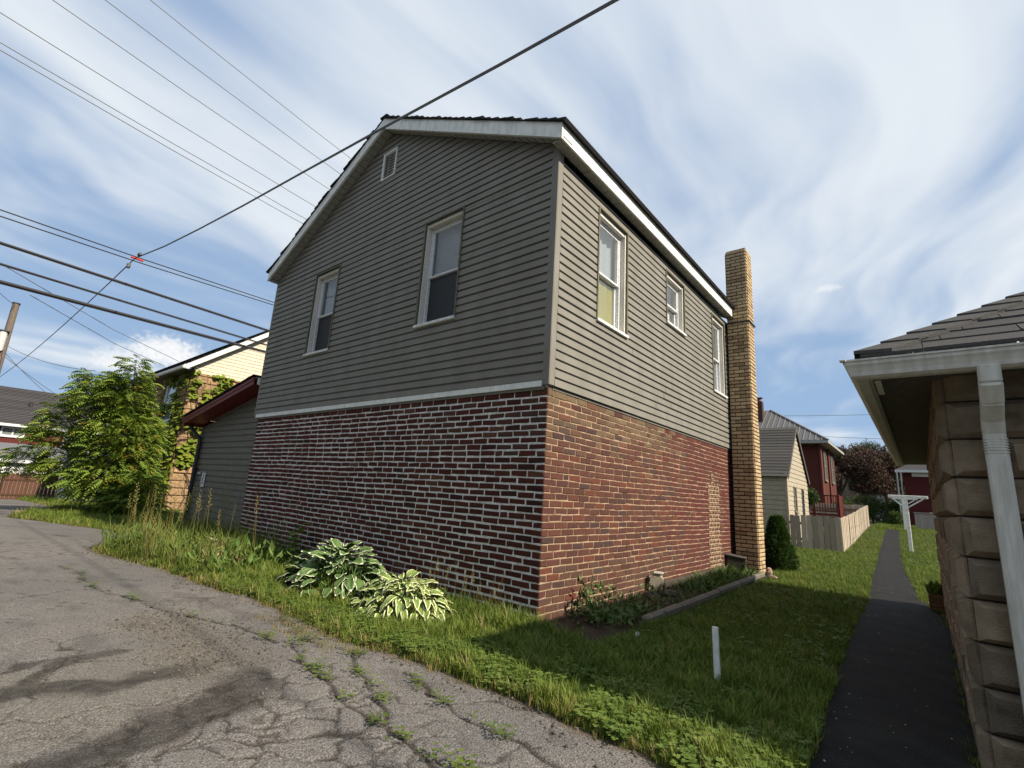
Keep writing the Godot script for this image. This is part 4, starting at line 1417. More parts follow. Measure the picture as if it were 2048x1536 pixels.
func tan_building() -> void:
	var X := -15.0
	var Z := -1.12
	var g0 := -0.1
	var h := thing("stone_building", "tan rough stone building with cream gable siding and climbing ivy", "building")
	var b := MB.new()
	b.box(Vector3(X - 5.0, 2.2, Z - 4.0), Vector3(9.97, 4.7, 7.97))
	part(h, "mortar", b, mat("mortar_sand", L(0.36, 0.265, 0.165), 0.95, false, M["blot"], 0.8))
	var fz := Transform3D(Basis(), Vector3(X - 10.0, 0, Z))
	var fxx := Transform3D(Basis(Vector3(0, 0, -1), Vector3.UP, Vector3(1, 0, 0)), Vector3(X, 0, Z))
	for face in 2:
		var w := hub(h, "alley_wall" if face == 0 else "end_wall")
		for r in 21:
			var v0 := g0 - 0.1 + r * 0.225
			var v1 := minf(v0 + 0.21, 4.40)
			var u := 0.0
			while u < (3.6 if face == 0 else 3.0):
				var e := u + rng.randf_range(0.3, 0.58)
				var c := Color(0.52, 0.355, 0.20).lerp(Color(0.40, 0.275, 0.16), rng.randf())
				if rng.randf() < 0.15: c = Color(0.46, 0.30, 0.18)
				if face == 0 and u > 1.0 and u < 2.3 and v1 > 2.7 and v0 < 4.2:
					u = e
					continue
				b = MB.new()
				b.xf = fz if face == 0 else fxx
				var a0 := 10.0 - e if face == 0 else u
				block_into(b, a0 + 0.006, v0, a0 + (e - u) - 0.006, v1, 0.035 + rng.randf_range(-0.012, 0.014), c)
				part(w, "stone", b, M["rough_stone"])
				u = e
	# the window in the alley wall
	small_window(h, Transform3D(Basis(), Vector3(-17.2, 2.80, Z + 0.02)), 1.05, 1.36, 0.09, M["white_wood"], true)
	# cream siding in the gable
	var ry := 7.45
	var half := 3.75
	var lim := func(v: float) -> Array:
		var k := (v - 4.5) / (ry - 4.5) * half
		return [maxf(0.0, k), half * 2.0 - maxf(0.0, k)]
	siding_wall(h, Transform3D(fxx.basis, Vector3(X + 0.02, 0, Z - 0.0)), 4.38, ry - 0.02, 0.115, lim, [], M["siding_cream"], 0.014)
	# roof, white rake and gutter
	var rx1 := X + 0.30
	var rx0 := X - 10.3
	var e0 := Vector3(rx0, 4.42, Z + 0.32)
	var e1 := Vector3(rx1, 4.42, Z + 0.32)
	var r0 := Vector3(rx0, ry + 0.12, Z - half)
	var r1 := Vector3(rx1, ry + 0.12, Z - half)
	gable_roof(h, e0 + Vector3(0, 0.12, 0), e1 + Vector3(0, 0.12, 0), r0 + Vector3(0, 0.06, 0), r1 + Vector3(0, 0.06, 0), 0.05, Color(0.035, 0.034, 0.036), 26)
	gable_roof(h, Vector3(rx0, 4.54, Z - 2 * half - 0.3), Vector3(rx1, 4.54, Z - 2 * half - 0.3), r0 + Vector3(0, 0.06, 0), r1 + Vector3(0, 0.06, 0), 0.05, Color(0.035, 0.034, 0.036), 12)
	b = MB.new()
	b.bar(e1 + Vector3(-0.02, 0.04, 0), r1 + Vector3(-0.02, -0.02, 0), 0.03, 0.16, 0.004)
	part(h, "rake_board", b, M["white_wood"])
	b = MB.new()
	b.bar(r1 + Vector3(-0.02, -0.02, 0), Vector3(rx1 - 0.02, 4.46, Z - 2 * half - 0.3), 0.03, 0.16, 0.004)
	part(h, "rake_board", b, M["white_wood"])
	b = MB.new()
	b.box((e0 + e1) * 0.5 + Vector3(0, 0.03, 0.03), Vector3(rx1 - rx0, 0.11, 0.10), 0.02)
	part(h, "gutter", b, M["metal_white"])
	b = MB.new()
	b.quad(e0 + Vector3(0, -0.02, 0), e1 + Vector3(0, -0.02, 0), e1 + Vector3(0, -0.02, -0.34), e0 + Vector3(0, -0.02, -0.34))
	b.quad(Vector3(X, 4.5, Z), e1 + Vector3(0, 0.0, 0), r1 + Vector3(0, -0.08, 0), Vector3(X, ry, Z - half))
	part(h, "soffit", b, M["siding_dark"])
	# the cable that hangs down its corner
	b = MB.new()
	b.tube(PackedVector3Array([Vector3(X + 0.07, 4.3, Z - 0.1), Vector3(X + 0.08, 3.4, Z - 0.28), Vector3(X + 0.07, 2.9, Z - 0.25)]), PackedFloat32Array([0.012]), 5)
	part(h, "hanging_cable", b, M["cable"])
	# ivy
	var iv := thing("ivy", "yellow green ivy climbing over the tan stone building's corner", "ivy", Vector3(X, 0, Z))
	b = MB.new()
	for k in 7:
		var p := PackedVector3Array()
		var r := PackedFloat32Array()
		var onx := k < 4
		var q := Vector3(0.05, -0.1, -0.3 - 0.4 * k) if onx else Vector3(-0.3 - 0.5 * (k - 4), -0.1, 0.05)
		for i in 18:
			p.append(q); r.append(0.016 - 0.0006 * i)
			q += Vector3(0.0 if onx else rng.randf_range(-0.10, 0.12), 0.25, rng.randf_range(-0.10, 0.13) if onx else 0.0)
			if onx: q.z = minf(q.z, -0.05)
			else: q.x = minf(q.x, -0.05)
		b.tube(p, r, 5)
	part(iv, "stem", b, M["bark"])
	var xs := []
	var cs := PackedColorArray()
	var nz := FastNoiseLite.new()
	nz.seed = 77; nz.frequency = 0.85; nz.fractal_octaves = 2
	var tries := 0
	while xs.size() < 1400 and tries < 24000:
		tries += 1
		var onx := rng.randf() < 0.62
		var y := rng.randf_range(0.9, 4.5)
		var t := rng.randf_range(0.0, 2.4)
		var v := nz.get_noise_2d(t * 1.3 + (0.0 if onx else 20.0), y * 1.2) + (0.30 if not onx else 0.02)
		# patches: a thick one half way up, a streak under the siding, bare stone low down
		if onx:
			v += 0.45 * smoothstep(0.55, 0.0, absf(y - 1.9)) + 0.25 * smoothstep(0.45, 0.0, absf(y - 3.2)) + 0.25 * smoothstep(0.25, 0.0, absf(y - 4.15)) * smoothstep(0.8, 1.4, t)
			if y < 1.45: v -= 0.6
		else:
			v += 0.3 * smoothstep(1.2, 0.0, t) - (0.6 if t > 1.0 and t < 2.25 and y > 2.8 and y < 4.1 else 0.0)
		if v < 0.16: continue
		var out := rng.randf_range(0.05, 0.15)
		var pos := Vector3(out, y, -t) if onx else Vector3(-t, y, out)
		var bs := Basis.from_euler(Vector3(rng.randf_range(2.0, 3.4), rng.randf_range(-0.7, 0.7) + (PI * 0.5 if onx else 0.0), rng.randf_range(-0.6, 0.6)))
		xs.append(Transform3D(bs.scaled(Vector3.ONE * rng.randf_range(0.7, 1.3)), pos))
		cs.append(Color(0.19, 0.225, 0.020).lerp(Color(0.10, 0.15, 0.02), rng.randf()))
	tag(multi(iv, "foliage", leaf_mesh(0.15, 0.15), M["leaf"], xs, cs), "", "", "", "stuff")

# ---------------------------------------------------------------- far end of the alley
func far_left() -> void:
	var b := MB.new()
	# brown fence
	var f := thing("board_fence", "brown stained board fence across the alley's far end", "fence")
	var x := -30.2
	var k := 0
	var z := -1.6
	while z < 7.0:
		var w := 0.138
		b = MB.new()
		b.col = Color(0.105, 0.052, 0.032).lerp(Color(0.145, 0.072, 0.045), rng.randf())
		var t := 0.66 + rng.randf_range(-0.012, 0.012)
		dog_board(b, w, t + 0.62, 0.02)
		part(f, "board", b, M["wood"], Vector3(x - (0.4 * (z + 0.5) * 0.2), -0.62, z)).rotation.y = PI * 0.5
		z += w + 0.004
		k += 1
	for q in [-0.35, 0.35]:
		b = MB.new()
		b.col = Color(0.10, 0.05, 0.03)
		b.box(Vector3(x - 0.24, q, 2.7), Vector3(0.04, 0.08, 8.6), 0.0, Basis(Vector3.UP, -0.08))
		part(f, "rail", b, M["wood"])
	for q in [1.25]:
		b = MB.new()
		b.col = Color(0.06, 0.035, 0.025)
		b.box(Vector3(x + 0.06 - 0.08 * (q + 0.5), 0.02, q), Vector3(0.05, 1.3, 0.06), 0.004)
		part(f, "post", b, M["wood"])
	# white painted garage with pale roof behind it
	var g := thing("white_garage", "long white garage with pale grey roof behind the brown fence", "garage", Vector3(-37.0, -0.8, 2.2))
	b = MB.new(); b.col = Color(0.80, 0.82, 0.84)
	b.box(Vector3(0, 1.0, 0), Vector3(6, 2.05, 9.0))
	part(g, "wall", b, M["paint"])
	b = MB.new(); b.col = Color(0.30, 0.31, 0.33)
	b.quad(Vector3(3.25, 2.0, 4.7), Vector3(3.25, 2.0, -4.7), Vector3(0, 3.0, -4.7), Vector3(0, 3.0, 4.7))
	b.quad(Vector3(-3.25, 2.0, -4.7), Vector3(-3.25, 2.0, 4.7), Vector3(0, 3.0, 4.7), Vector3(0, 3.0, -4.7))
	b.tri(Vector3(3.1, 2.0, 4.6), Vector3(0, 2.98, 4.6), Vector3(-3.1, 2.0, 4.6)); b.tri(Vector3(-3.1, 2.0, -4.6), Vector3(0, 2.98, -4.6), Vector3(3.1, 2.0, -4.6))
	part(g, "roof", b, M["shingle"])
	b = MB.new(); b.col = Color(0.72, 0.74, 0.75)
	b.box(Vector3(3.27, 2.0, 0), Vector3(0.05, 0.16, 9.4), 0.01)
	part(g, "fascia", b, M["paint"])
	for q in [-2.4, 1.6]:
		b = MB.new(); b.col = Color(0.66, 0.68, 0.70)
		b.box(Vector3(3.02, 0.95, q), Vector3(0.05, 1.8, 2.4), 0.01)
		part(g, "door", b, M["paint"])
	# red brick house with the broad grey roof
	var h := thing("brick_house", "red brick house with broad grey shingle roof and a small white slider window", "house", Vector3(-46.5, -1.2, 0))
	b = MB.new(); b.col = Color(0.145, 0.032, 0.030)
	b.box(Vector3(-4.5, 2.4, 2.5), Vector3(9.0, 4.9, 19.0))
	part(h, "wall", b, M["brick"])
	for k2 in 30:
		b = MB.new(); b.col = Color(0.13, 0.05, 0.045)
		b.box(Vector3(0.003, 0.4 + k2 * 0.15, 2.5), Vector3(0.012, 0.018, 19.0))
		part(h, "brick_course", b, M["brick"])
	gable_roof(h, Vector3(0.5, 4.95, 12.4), Vector3(0.5, 4.95, -7.4), Vector3(-4.5, 8.0, 12.4), Vector3(-4.5, 8.0, -7.4), 0.06, Color(0.105, 0.10, 0.105), 24)
	gable_roof(h, Vector3(-9.5, 4.95, -7.4), Vector3(-9.5, 4.95, 12.4), Vector3(-4.5, 8.0, -7.4), Vector3(-4.5, 8.0, 12.4), 0.06, Color(0.105, 0.10, 0.105), 6)
	b = MB.new(); b.col = Color(0.70, 0.72, 0.72)
	b.box(Vector3(0.50, 4.86, 2.5), Vector3(0.10, 0.20, 19.8), 0.02)
	part(h, "fascia", b, M["paint"])
	b = MB.new(); b.col = Color(0.5, 0.5, 0.5)
	b.box(Vector3(0.25, 4.80, 2.5), Vector3(0.46, 0.02, 19.4))
	part(h, "soffit", b, M["paint"])
	b = MB.new()
	b.tube(PackedVector3Array([Vector3(-1.9, 6.3, -0.6), Vector3(-1.9, 6.85, -0.6)]), PackedFloat32Array([0.10]), 8)
	part(h, "vent_pipe", b, M["metal_dark"])
	var sxf := Transform3D(Basis(Vector3(0, 0, -1), Vector3.UP, Vector3(1, 0, 0)), Vector3(0.02, 4.08, 0.72))
	small_window(h, sxf, 1.25, 0.66, 0.10, M["vinyl"], true, false)
	sxf.origin = Vector3(0.02, 3.5, -2.6)
	small_window(h, sxf, 1.0, 1.2, 0.10, M["vinyl"], true, true)
	# whitewashed block shed behind the tree
	var wsh := thing("block_shed", "whitewashed block shed half hidden behind the leafy tree", "shed", Vector3(-24.0, -0.4, -0.9))
	b = MB.new(); b.col = Color(0.42, 0.44, 0.47)
	b.box(Vector3(0, 1.1, 0), Vector3(4.2, 2.3, 1.5))
	part(wsh, "wall", b, M["block"])
	for r in 10:
		for q in 10:
			b = MB.new()
			var t := rng.randf_range(0.42, 0.60)
			b.col = Color(t, t * 1.02, t * 1.06)
			b.box(Vector3(-1.9 + q * 0.41 + (0.2 if r % 2 else 0.0), 0.12 + r * 0.22, 0.76), Vector3(0.39, 0.20, 0.05), 0.008)
			part(wsh, "block", b, M["block"])
		for q in 3:
			b = MB.new()
			var t := rng.randf_range(0.42, 0.60)
			b.col = Color(t, t * 1.02, t * 1.06)
			b.box(Vector3(2.11, 0.12 + r * 0.22, -0.5 + q * 0.45), Vector3(0.05, 0.20, 0.43), 0.008)
			part(wsh, "block", b, M["block"])
	b = MB.new(); b.col = Color(0.20, 0.20, 0.21)
	b.box(Vector3(0, 2.32, 0), Vector3(4.6, 0.12, 1.9), 0.02)
	part(wsh, "roof", b, M["shingle"])
	# trees behind the red house
	broad_tree("leafy_tree", "dark green tree rising behind the red brick house's grey roof", Vector3(-60, -1.2, -4.5), 8.4, 3.2, 0.9, Color(0.030, 0.055, 0.022), Color(0.05, 0.08, 0.03), 600, 0.55, "trees beyond the alley")
	broad_tree("leafy_tree", "second dark green tree behind the grey roof, nearer the stone building", Vector3(-62, -1.2, -9.5), 8.9, 3.4, 0.9, Color(0.030, 0.055, 0.022), Color(0.05, 0.08, 0.03), 600, 0.55, "trees beyond the alley")
	broad_tree("leafy_tree", "dark tree whose branch tips hang beside the transformer pole", Vector3(-44, -1.2, 6.0), 7.6, 2.6, 0.8, Color(0.03, 0.05, 0.022), Color(0.05, 0.07, 0.03), 420, 0.5, "trees beyond the alley")

func dog_board(b: MB, w: float, h: float, th: float) -> void:
	var o := w * 0.5
	var e := w * 0.26
	var P := [Vector2(-o, 0), Vector2(o, 0), Vector2(o, h - e), Vector2(o - e * 0.35, h - e * 0.35), Vector2(o - e, h), Vector2(-o + e, h), Vector2(-o + e * 0.35, h - e * 0.35), Vector2(-o, h - e)]
	var z := th * 0.5
	for i in range(1, P.size() - 1):
		b.tri(Vector3(P[0].x, P[0].y, z), Vector3(P[i].x, P[i].y, z), Vector3(P[i + 1].x, P[i + 1].y, z))
		b.tri(Vector3(P[0].x, P[0].y, -z), Vector3(P[i + 1].x, P[i + 1].y, -z), Vector3(P[i].x, P[i].y, -z))
	for i in P.size():
		var q: Vector2 = P[(i + 1) % P.size()]
		b.quad(Vector3(P[i].x, P[i].y, z), Vector3(P[i].x, P[i].y, -z), Vector3(q.x, q.y, -z), Vector3(q.x, q.y, z))

func broad_tree(called: String, label: String, at: Vector3, height: float, radius: float, squash: float, c0: Color, c1: Color, n: int, leaf: float, group := "", low := 0.35) -> Node3D:
	var t := thing(called, label, "tree", at, group)
	var b := MB.new()
	b.tube(PackedVector3Array([Vector3(0, -0.2, 0), Vector3(0.05, height * 0.25, 0.03), Vector3(-0.05, height * 0.5, 0), Vector3(0, height * 0.8, 0)]), PackedFloat32Array([height * 0.035, height * 0.026, height * 0.018, 0.03]), 7)
	part(t, "trunk", b, M["bark"])
	var lobes := []
	var cy := height - radius * squash
	for k in 9:
		var a := rng.randf() * TAU
		var r := radius * rng.randf_range(0.25, 0.72)
		lobes.append([Vector3(cos(a) * r, maxf(height * low, cy + rng.randf_range(-0.75, 0.62) * radius * squash), sin(a) * r), radius * rng.randf_range(0.32, 0.55)])
	lobes.append([Vector3(0, height - radius * 0.4, 0), radius * 0.42])
	b = MB.new()
	for l in lobes:
		b.tube(PackedVector3Array([Vector3(0, height * 0.3, 0), (l[0] as Vector3).lerp(Vector3(0, height * 0.4, 0), 0.5) + Vector3(0, 0.1, 0), l[0]]), PackedFloat32Array([height * 0.014, height * 0.009, 0.015]), 5)
	part(t, "branch", b, M["bark"])
	var xs := []
	var cs := PackedColorArray()
	var per := n * 4 / lobes.size()
	for l in lobes:
		for k in per:
			var d := Vector3(rng.randfn(), rng.randfn(), rng.randfn()).normalized()
			var p: Vector3 = l[0] + d * Vector3(1, 0.8, 1) * l[1] * pow(rng.randf_range(0.12, 1.0), 0.5)
			xs.append(Transform3D(Basis.from_euler(Vector3(rng.randf_range(0.6, 2.6), rng.randf() * TAU, rng.randf_range(-1, 1))).scaled(Vector3.ONE * rng.randf_range(0.5, 1.1)), p))
			cs.append(Color(0.05, 0.065, 0.025).lerp(c1, 0.3) if called == "purple_tree" and rng.randf() < 0.28 else c0.lerp(c1, rng.randf()))
	tag(multi(t, "crown", spray_mesh(leaf), M["leaf"], xs, cs), "", "", "", "stuff")
	return t

func spray_mesh(s: float) -> ArrayMesh:
	# a twig's worth of leaves
	var b := MB.new()
	var r := RandomNumberGenerator.new()
	r.seed = 5
	for k in 9:
		var o := Vector3(r.randf_range(-0.5, 0.5), r.randf_range(-0.1, 0.9), r.randf_range(-0.35, 0.35)) * s
		var u := Vector3(r.randf_range(-1, 1), r.randf_range(-0.6, 1), r.randf_range(-1, 1)).normalized() * s * 0.34
		var v := u.cross(Vector3(r.randf_range(-1, 1), r.randf_range(-1, 1), r.randf_range(-1, 1))).normalized() * s * 0.13
		b.quad(o, o + u * 0.5 + v, o + u, o + u * 0.5 - v)
	return b.mesh()

# ---------------------------------------------------------------- back yards
func back_yard() -> void:
	var b := MB.new()
	# beige shed with the steep roof
	var s := thing("beige_shed", "beige sided shed with steep grey shingle roof behind the picket fence", "shed")
	var X := -0.68
	var Z := -15.2
	var p := 0.165
	siding_wall(s, Transform3D(Basis(), Vector3(X - 3.6, 0, Z)), 0.02, 2.38, p, func(_v): return [0.0, 3.55], [], M["siding_beige"], 0.018)
	var ez := 3.95
	var lim := func(v: float) -> Array:
		if v < 2.38: return [0.06, ez]
		var k := (v - 2.38) / (4.25 - 2.38) * ez * 0.5
		return [k, ez - k]
	var hole := [[1.05, 1.52, 1.12, 2.02], [2.55, 3.10, 0.16, 2.0]]
	var sx := Transform3D(Basis(Vector3(0, 0, -1), Vector3.UP, Vector3(1, 0, 0)), Vector3(X, 0, Z))
	siding_wall(s, sx, 0.02, 4.2, p, lim, hole, M["siding_beige"], 0.018)
	small_window(s, Transform3D(sx.basis, Vector3(X, 1.12, Z - 1.05)), 0.47, 0.90, 0.06, M["channel"], true)
	b = MB.new(); b.col = Color(0.035, 0.04, 0.045)
	b.box(Vector3(X - 0.04, 1.08, Z - 2.825), Vector3(0.05, 1.84, 0.53), 0.004)
	part(s, "door", b, M["paint"])
	b = MB.new()
	b.box(Vector3(X - 0.01, 1.2, Z + 0.01), Vector3(0.09, 2.4, 0.09), 0.006)
	part(s, "corner_post", b, M["siding_beige"])
	b = MB.new(); b.col = Color(0.3, 0.27, 0.2)
	b.box(Vector3(X - 3.6, 1.2, Z - ez * 0.5), Vector3(0.05, 2.4, ez - 0.05)); b.box(Vector3(X - 1.8, 1.2, Z - ez), Vector3(3.5, 2.4, 0.05))
	part(s, "wall", b, M["paint"])
	var e0 := Vector3(X - 3.7, 2.30, Z + 0.12)
	var e1 := Vector3(X + 0.10, 2.30, Z + 0.12)
	var r0 := Vector3(X - 3.7, 4.30, Z - ez * 0.5)
	var r1 := Vector3(X + 0.10, 4.30, Z - ez * 0.5)
	gable_roof(s, e0, e1, r0, r1, 0.022, Color(0.130, 0.125, 0.118), 17)
	gable_roof(s, Vector3(X + 0.10, 2.30, Z - ez - 0.12), Vector3(X - 3.7, 2.30, Z - ez - 0.12), r1, r0, 0.022, Color(0.130, 0.125, 0.118), 17)
	for q in [[e1, r1], [r1, Vector3(X + 0.10, 2.30, Z - ez - 0.12)]]:
		b = MB.new(); b.col = Color(0.16, 0.15, 0.14)
		b.bar(q[0] + Vector3(-0.015, -0.05, 0), q[1] + Vector3(-0.015, -0.05, 0), 0.025, 0.10, 0.003)
		part(s, "rake_board", b, M["paint"])
	# picket fence of plain boards, turning the corner
	var f := thing("board_fence", "pale unpainted dog-eared board fence beside the lawn", "fence")
	var A := Vector3(-0.72, 0.0, -14.70)
	var B := Vector3(0.86, 0.0, -14.66)
	var C := Vector3(0.655, 0.0, -28.1)
	var D := Vector3(-2.8, 0, -28.6)
	for leg in [[A, B, 0], [B, C, 1], [C, D, 2]]:
		var a: Vector3 = leg[0]
		var e: Vector3 = leg[1]
		var len := a.distance_to(e)
		var n := int(len / 0.150)
		var ang := atan2(-(e - a).z, (e - a).x)
		for k in n:
			var q := a.lerp(e, (k + 0.5) / n)
			b = MB.new()
			var t := rng.randf()
			b.col = Color(0.66, 0.56, 0.43).lerp(Color(0.52, 0.44, 0.33), t)
			if leg[2] == 0 and rng.randf() < 0.5: b.col = Color(0.42, 0.355, 0.27)
			dog_board(b, len / n - 0.014, 1.02 + rng.randf_range(-0.02, 0.02), 0.018)
			var o := part(f, "board", b, M["wood"], Vector3(q.x + rng.randf_range(-0.008, 0.008), gy(q.x, q.z) + 0.01, q.z + rng.randf_range(-0.008, 0.008)))
			o.rotation = Vector3(rng.randf_range(-0.012, 0.012), ang + rng.randf_range(-0.02, 0.02), rng.randf_range(-0.01, 0.01))
		for y in [0.28, 0.78]:
			b = MB.new(); b.col = Color(0.34, 0.27, 0.19)
			var nn := Vector3(0, 0, -1) if leg[2] == 0 else (Vector3(-1, 0, 0) if leg[2] == 1 else Vector3(0, 0, 1))
			var segs := 6
			for k in segs:
				var q0 := a.lerp(e, float(k) / segs); var q1 := a.lerp(e, float(k + 1) / segs)
				b.bar(q0 + nn * 0.035 + Vector3(0, y + gy(q0.x, q0.z), 0), q1 + nn * 0.035 + Vector3(0, y + gy(q1.x, q1.z), 0), 0.038, 0.085)
			part(f, "rail", b, M["wood"])
	# red brick house with ribbed metal roof
	var h := thing("red_brick_house", "red brick house with grey ribbed metal hip roof behind the beige shed", "house", Vector3(-1.5, 0.5, -29.5))
	b = MB.new(); b.col = Color(0.115, 0.032, 0.024)
	b.box(Vector3(-3.75, 2.3, -3.2), Vector3(7.5, 4.9, 6.4))
	part(h, "wall", b, M["brick"])
	b = MB.new(); b.col = Color(0.145, 0.044, 0.030)
	b.box(Vector3(0.03, 2.3, -0.15), Vector3(0.10, 4.9, 0.5))
	b.box(Vector3(0.03, 2.3, -3.3), Vector3(0.10, 4.9, 0.5))
	part(h, "pilaster", b, M["brick"])
	for q in [[-1.6, 2.5], [-4.6, 2.5]]:
		small_window(h, Transform3D(Basis(Vector3(0, 0, -1), Vector3.UP, Vector3(1, 0, 0)), Vector3(0.03, q[1], q[0] + 0.45)), 0.95, 1.75, 0.09, M["siding_dark"], true)
	var ey := 4.72
	var ov := 0.55
	var c := [Vector3(-7.5 - ov, ey, ov), Vector3(ov, ey, ov), Vector3(ov, ey, -6.4 - ov), Vector3(-7.5 - ov, ey, -6.4 - ov)]
	var rA := Vector3(-3.1, ey + 2.55, -3.2)
	var rB := Vector3(-4.6, ey + 2.55, -3.2)
	b = MB.new(); b.col = Color(0.13, 0.13, 0.135)
	b.quad(c[0], c[1], rA, rB); b.quad(c[2], c[3], rB, rA); b.tri(c[1], c[2], rA); b.tri(c[3], c[0], rB)
	part(h, "roof", b, M["paint"])
	for k in 28:
		var t := k / 27.0
		b = MB.new(); b.col = Color(0.22, 0.22, 0.225)
		var q: Vector3 = c[0].lerp(c[1], t)
		var lim_t := 1.0
		if q.x > rA.x: lim_t = (c[1].x - q.x) / (c[1].x - rA.x)
		elif q.x < rB.x: lim_t = (q.x - c[0].x) / (rB.x - c[0].x)
		if lim_t > 0.03:
			var top := Vector3(q.x, lerpf(ey, rA.y, lim_t), lerpf(ov, rA.z, lim_t))
			b.bar(q + Vector3(0, 0.02, 0), top + Vector3(0, 0.02, 0), 0.05, 0.035)
			part(h, "roof_rib", b, M["paint"])
	b = MB.new(); b.col = Color(0.16, 0.16, 0.165)
	b.bar(c[1] + Vector3(0, 0.03, 0), rA + Vector3(0, 0.03, 0), 0.14, 0.05)
	part(h, "hip_cap", b, M["paint"])
	b = MB.new(); b.col = Color(0.40, 0.40, 0.38)
	b.box(Vector3(-3.75, ey - 0.09, -3.2), Vector3(7.5 + ov * 2, 0.16, 6.4 + ov * 2), 0.01)
	part(h, "eave", b, M["paint"])
	b = MB.new(); b.col = Color(0.10, 0.055, 0.045)
	b.box(Vector3(-3.5, ey + 2.1, -1.9), Vector3(0.42, 1.7, 0.42), 0.01)
	part(h, "chimney", b, M["brick"])
	b = MB.new(); b.col = Color(0.25, 0.12, 0.09)
	b.tube(PackedVector3Array([Vector3(-3.5, ey + 2.9, -1.9), Vector3(-3.5, ey + 3.15, -1.9)]), PackedFloat32Array([0.12]), 8)
	b.box(Vector3(-3.5, ey + 3.2, -1.9), Vector3(0.42, 0.05, 0.42))
	part(h, "chimney_pot", b, M["paint"])
	# red timber deck
	var dk := thing("deck", "dark red timber deck with slatted railing behind the board fence", "deck", Vector3(-0.45, 0.5, -26.6))
	b = MB.new(); b.col = Color(0.16, 0.026, 0.022)
	b.box(Vector3(-1.1, 0.55, -0.7), Vector3(2.2, 0.10, 1.6))
	part(dk, "floor", b, M["paint"])
	for q in [[-2.15, 0.05], [-1.1, 0.05], [0.0, 0.05], [0.0, -1.45]]:
		b = MB.new(); b.col = Color(0.115, 0.022, 0.019)
		b.box(Vector3(q[0], 0.78, q[1]), Vector3(0.11, 1.65, 0.11), 0.006)
		part(dk, "post", b, M["paint"])
	for y in [0.72, 1.52]:
		b = MB.new(); b.col = Color(0.115, 0.022, 0.019)
		b.box(Vector3(-1.08, y, 0.05), Vector3(2.2, 0.06, 0.06)); b.box(Vector3(0, y, -0.7), Vector3(0.06, 0.06, 1.5))
		part(dk, "rail", b, M["paint"])
	for k in 17:
		b = MB.new(); b.col = Color(0.16, 0.028, 0.022)
		b.box(Vector3(-2.05 + k * 0.122, 1.12, 0.05), Vector3(0.035, 0.78, 0.03))
		part(dk, "baluster", b, M["paint"])
	for k in 10:
		b = MB.new(); b.col = Color(0.120, 0.024, 0.020)
		b.box(Vector3(0.02, 0.78, -0.10 - k * 0.14), Vector3(0.03, 1.5, 0.125))
		part(dk, "side_board", b, M["paint"])
	# clothes line posts
	for q in [[Vector3(2.45, gy(2.45, -17.2), -17.2), 1.72, 1.04, "white clothes line post with braced crossarm, nearer the garage"], [Vector3(2.16, gy(2.2, -26.6), -26.6), 1.45, 1.0, "white clothes line post beyond the first, by the red house"]]:
		var t := thing("clothesline_post", q[3], "post", q[0], "clothes line posts")
		var hh: float = q[1]
		b = MB.new()
		b.box(Vector3(0, hh * 0.5, 0), Vector3(0.10, hh, 0.10), 0.008)
		part(t, "post", b, M["white_wood"])
		b = MB.new()
		b.box(Vector3(0.06, hh + 0.04, 0.0), Vector3(q[2], 0.09, 0.09), 0.008)
		part(t, "crossarm", b, M["white_wood"])
		for sgn in [-1.0, 1.0]:
			b = MB.new()
			b.bar(Vector3(0.05 * sgn, hh - 0.30, 0.0), Vector3(0.42 * sgn + 0.05, hh + 0.0, 0.0), 0.035, 0.04)
			part(t, "brace", b, M["white_wood"])
		for k in 4:
			b = MB.new()
			b.tube(PackedVector3Array([Vector3(-0.36 + k * 0.28, hh + 0.08, 0), Vector3(-0.36 + k * 0.28, hh + 0.13, 0)]), PackedFloat32Array([0.012]), 6)
			part(t, "hook", b, M["metal_dark"])
	for k in 2:
		b = MB.new()
		b.tube(PackedVector3Array([Vector3(2.25 + 0.5 * k, 1.80, -17.2), Vector3(2.2 + 0.45 * k, 1.86, -22.0), Vector3(2.0 + 0.5 * k, 2.06, -26.6)]), PackedFloat32Array([0.006]), 4)
		tag(part(self, "clothesline", b, M["wire"]), "thin clothes line strung between the two white posts", "line", "clothes lines")
	# dark red house beyond the garage
	var h2 := thing("dark_red_house", "dark red house with white eaves and window beyond the clothes line", "house", Vector3(2.15, 0.5, -35.0))
	b = MB.new(); b.col = Color(0.105, 0.022, 0.022)
	b.box(Vector3(4.0, 1.7, -4.0), Vector3(8.0, 3.5, 8.0))
	part(h2, "wall", b, M["brick"])
	b = MB.new(); b.col = Color(0.72, 0.74, 0.73)
	b.box(Vector3(3.8, 3.42, 0.15), Vector3(8.4, 0.16, 0.5), 0.01)
	b.box(Vector3(4.1, 3.22, 0.03), Vector3(7.4, 0.22, 0.06), 0.01)
	part(h2, "eave", b, M["paint"])
	b = MB.new(); b.col = Color(0.10, 0.10, 0.105)
	b.quad(Vector3(-0.4, 3.5, 0.4), Vector3(8.4, 3.5, 0.4), Vector3(6, 5.0, -4), Vector3(2, 5.0, -4)); b.tri(Vector3(-0.4, 3.5, -8), Vector3(-0.4, 3.5, 0.4), Vector3(2, 5.0, -4))
	part(h2, "roof", b, M["shingle"])
	small_window(h2, Transform3D(Basis(), Vector3(1.25, 1.75, 0.02)), 0.9, 1.35, 0.12, M["white_wood"], true)
	for q in [[-0.30, 0.9], [-0.12, 0.5]]:
		b = MB.new(); b.col = Color(0.40, 0.42, 0.42)
		b.box(Vector3(q[0], 1.6, q[1]), Vector3(0.07, 3.4, 0.07), 0.006)
		part(h2, "porch_post", b, M["paint"])
	b = MB.new(); b.col = Color(0.42, 0.42, 0.40)
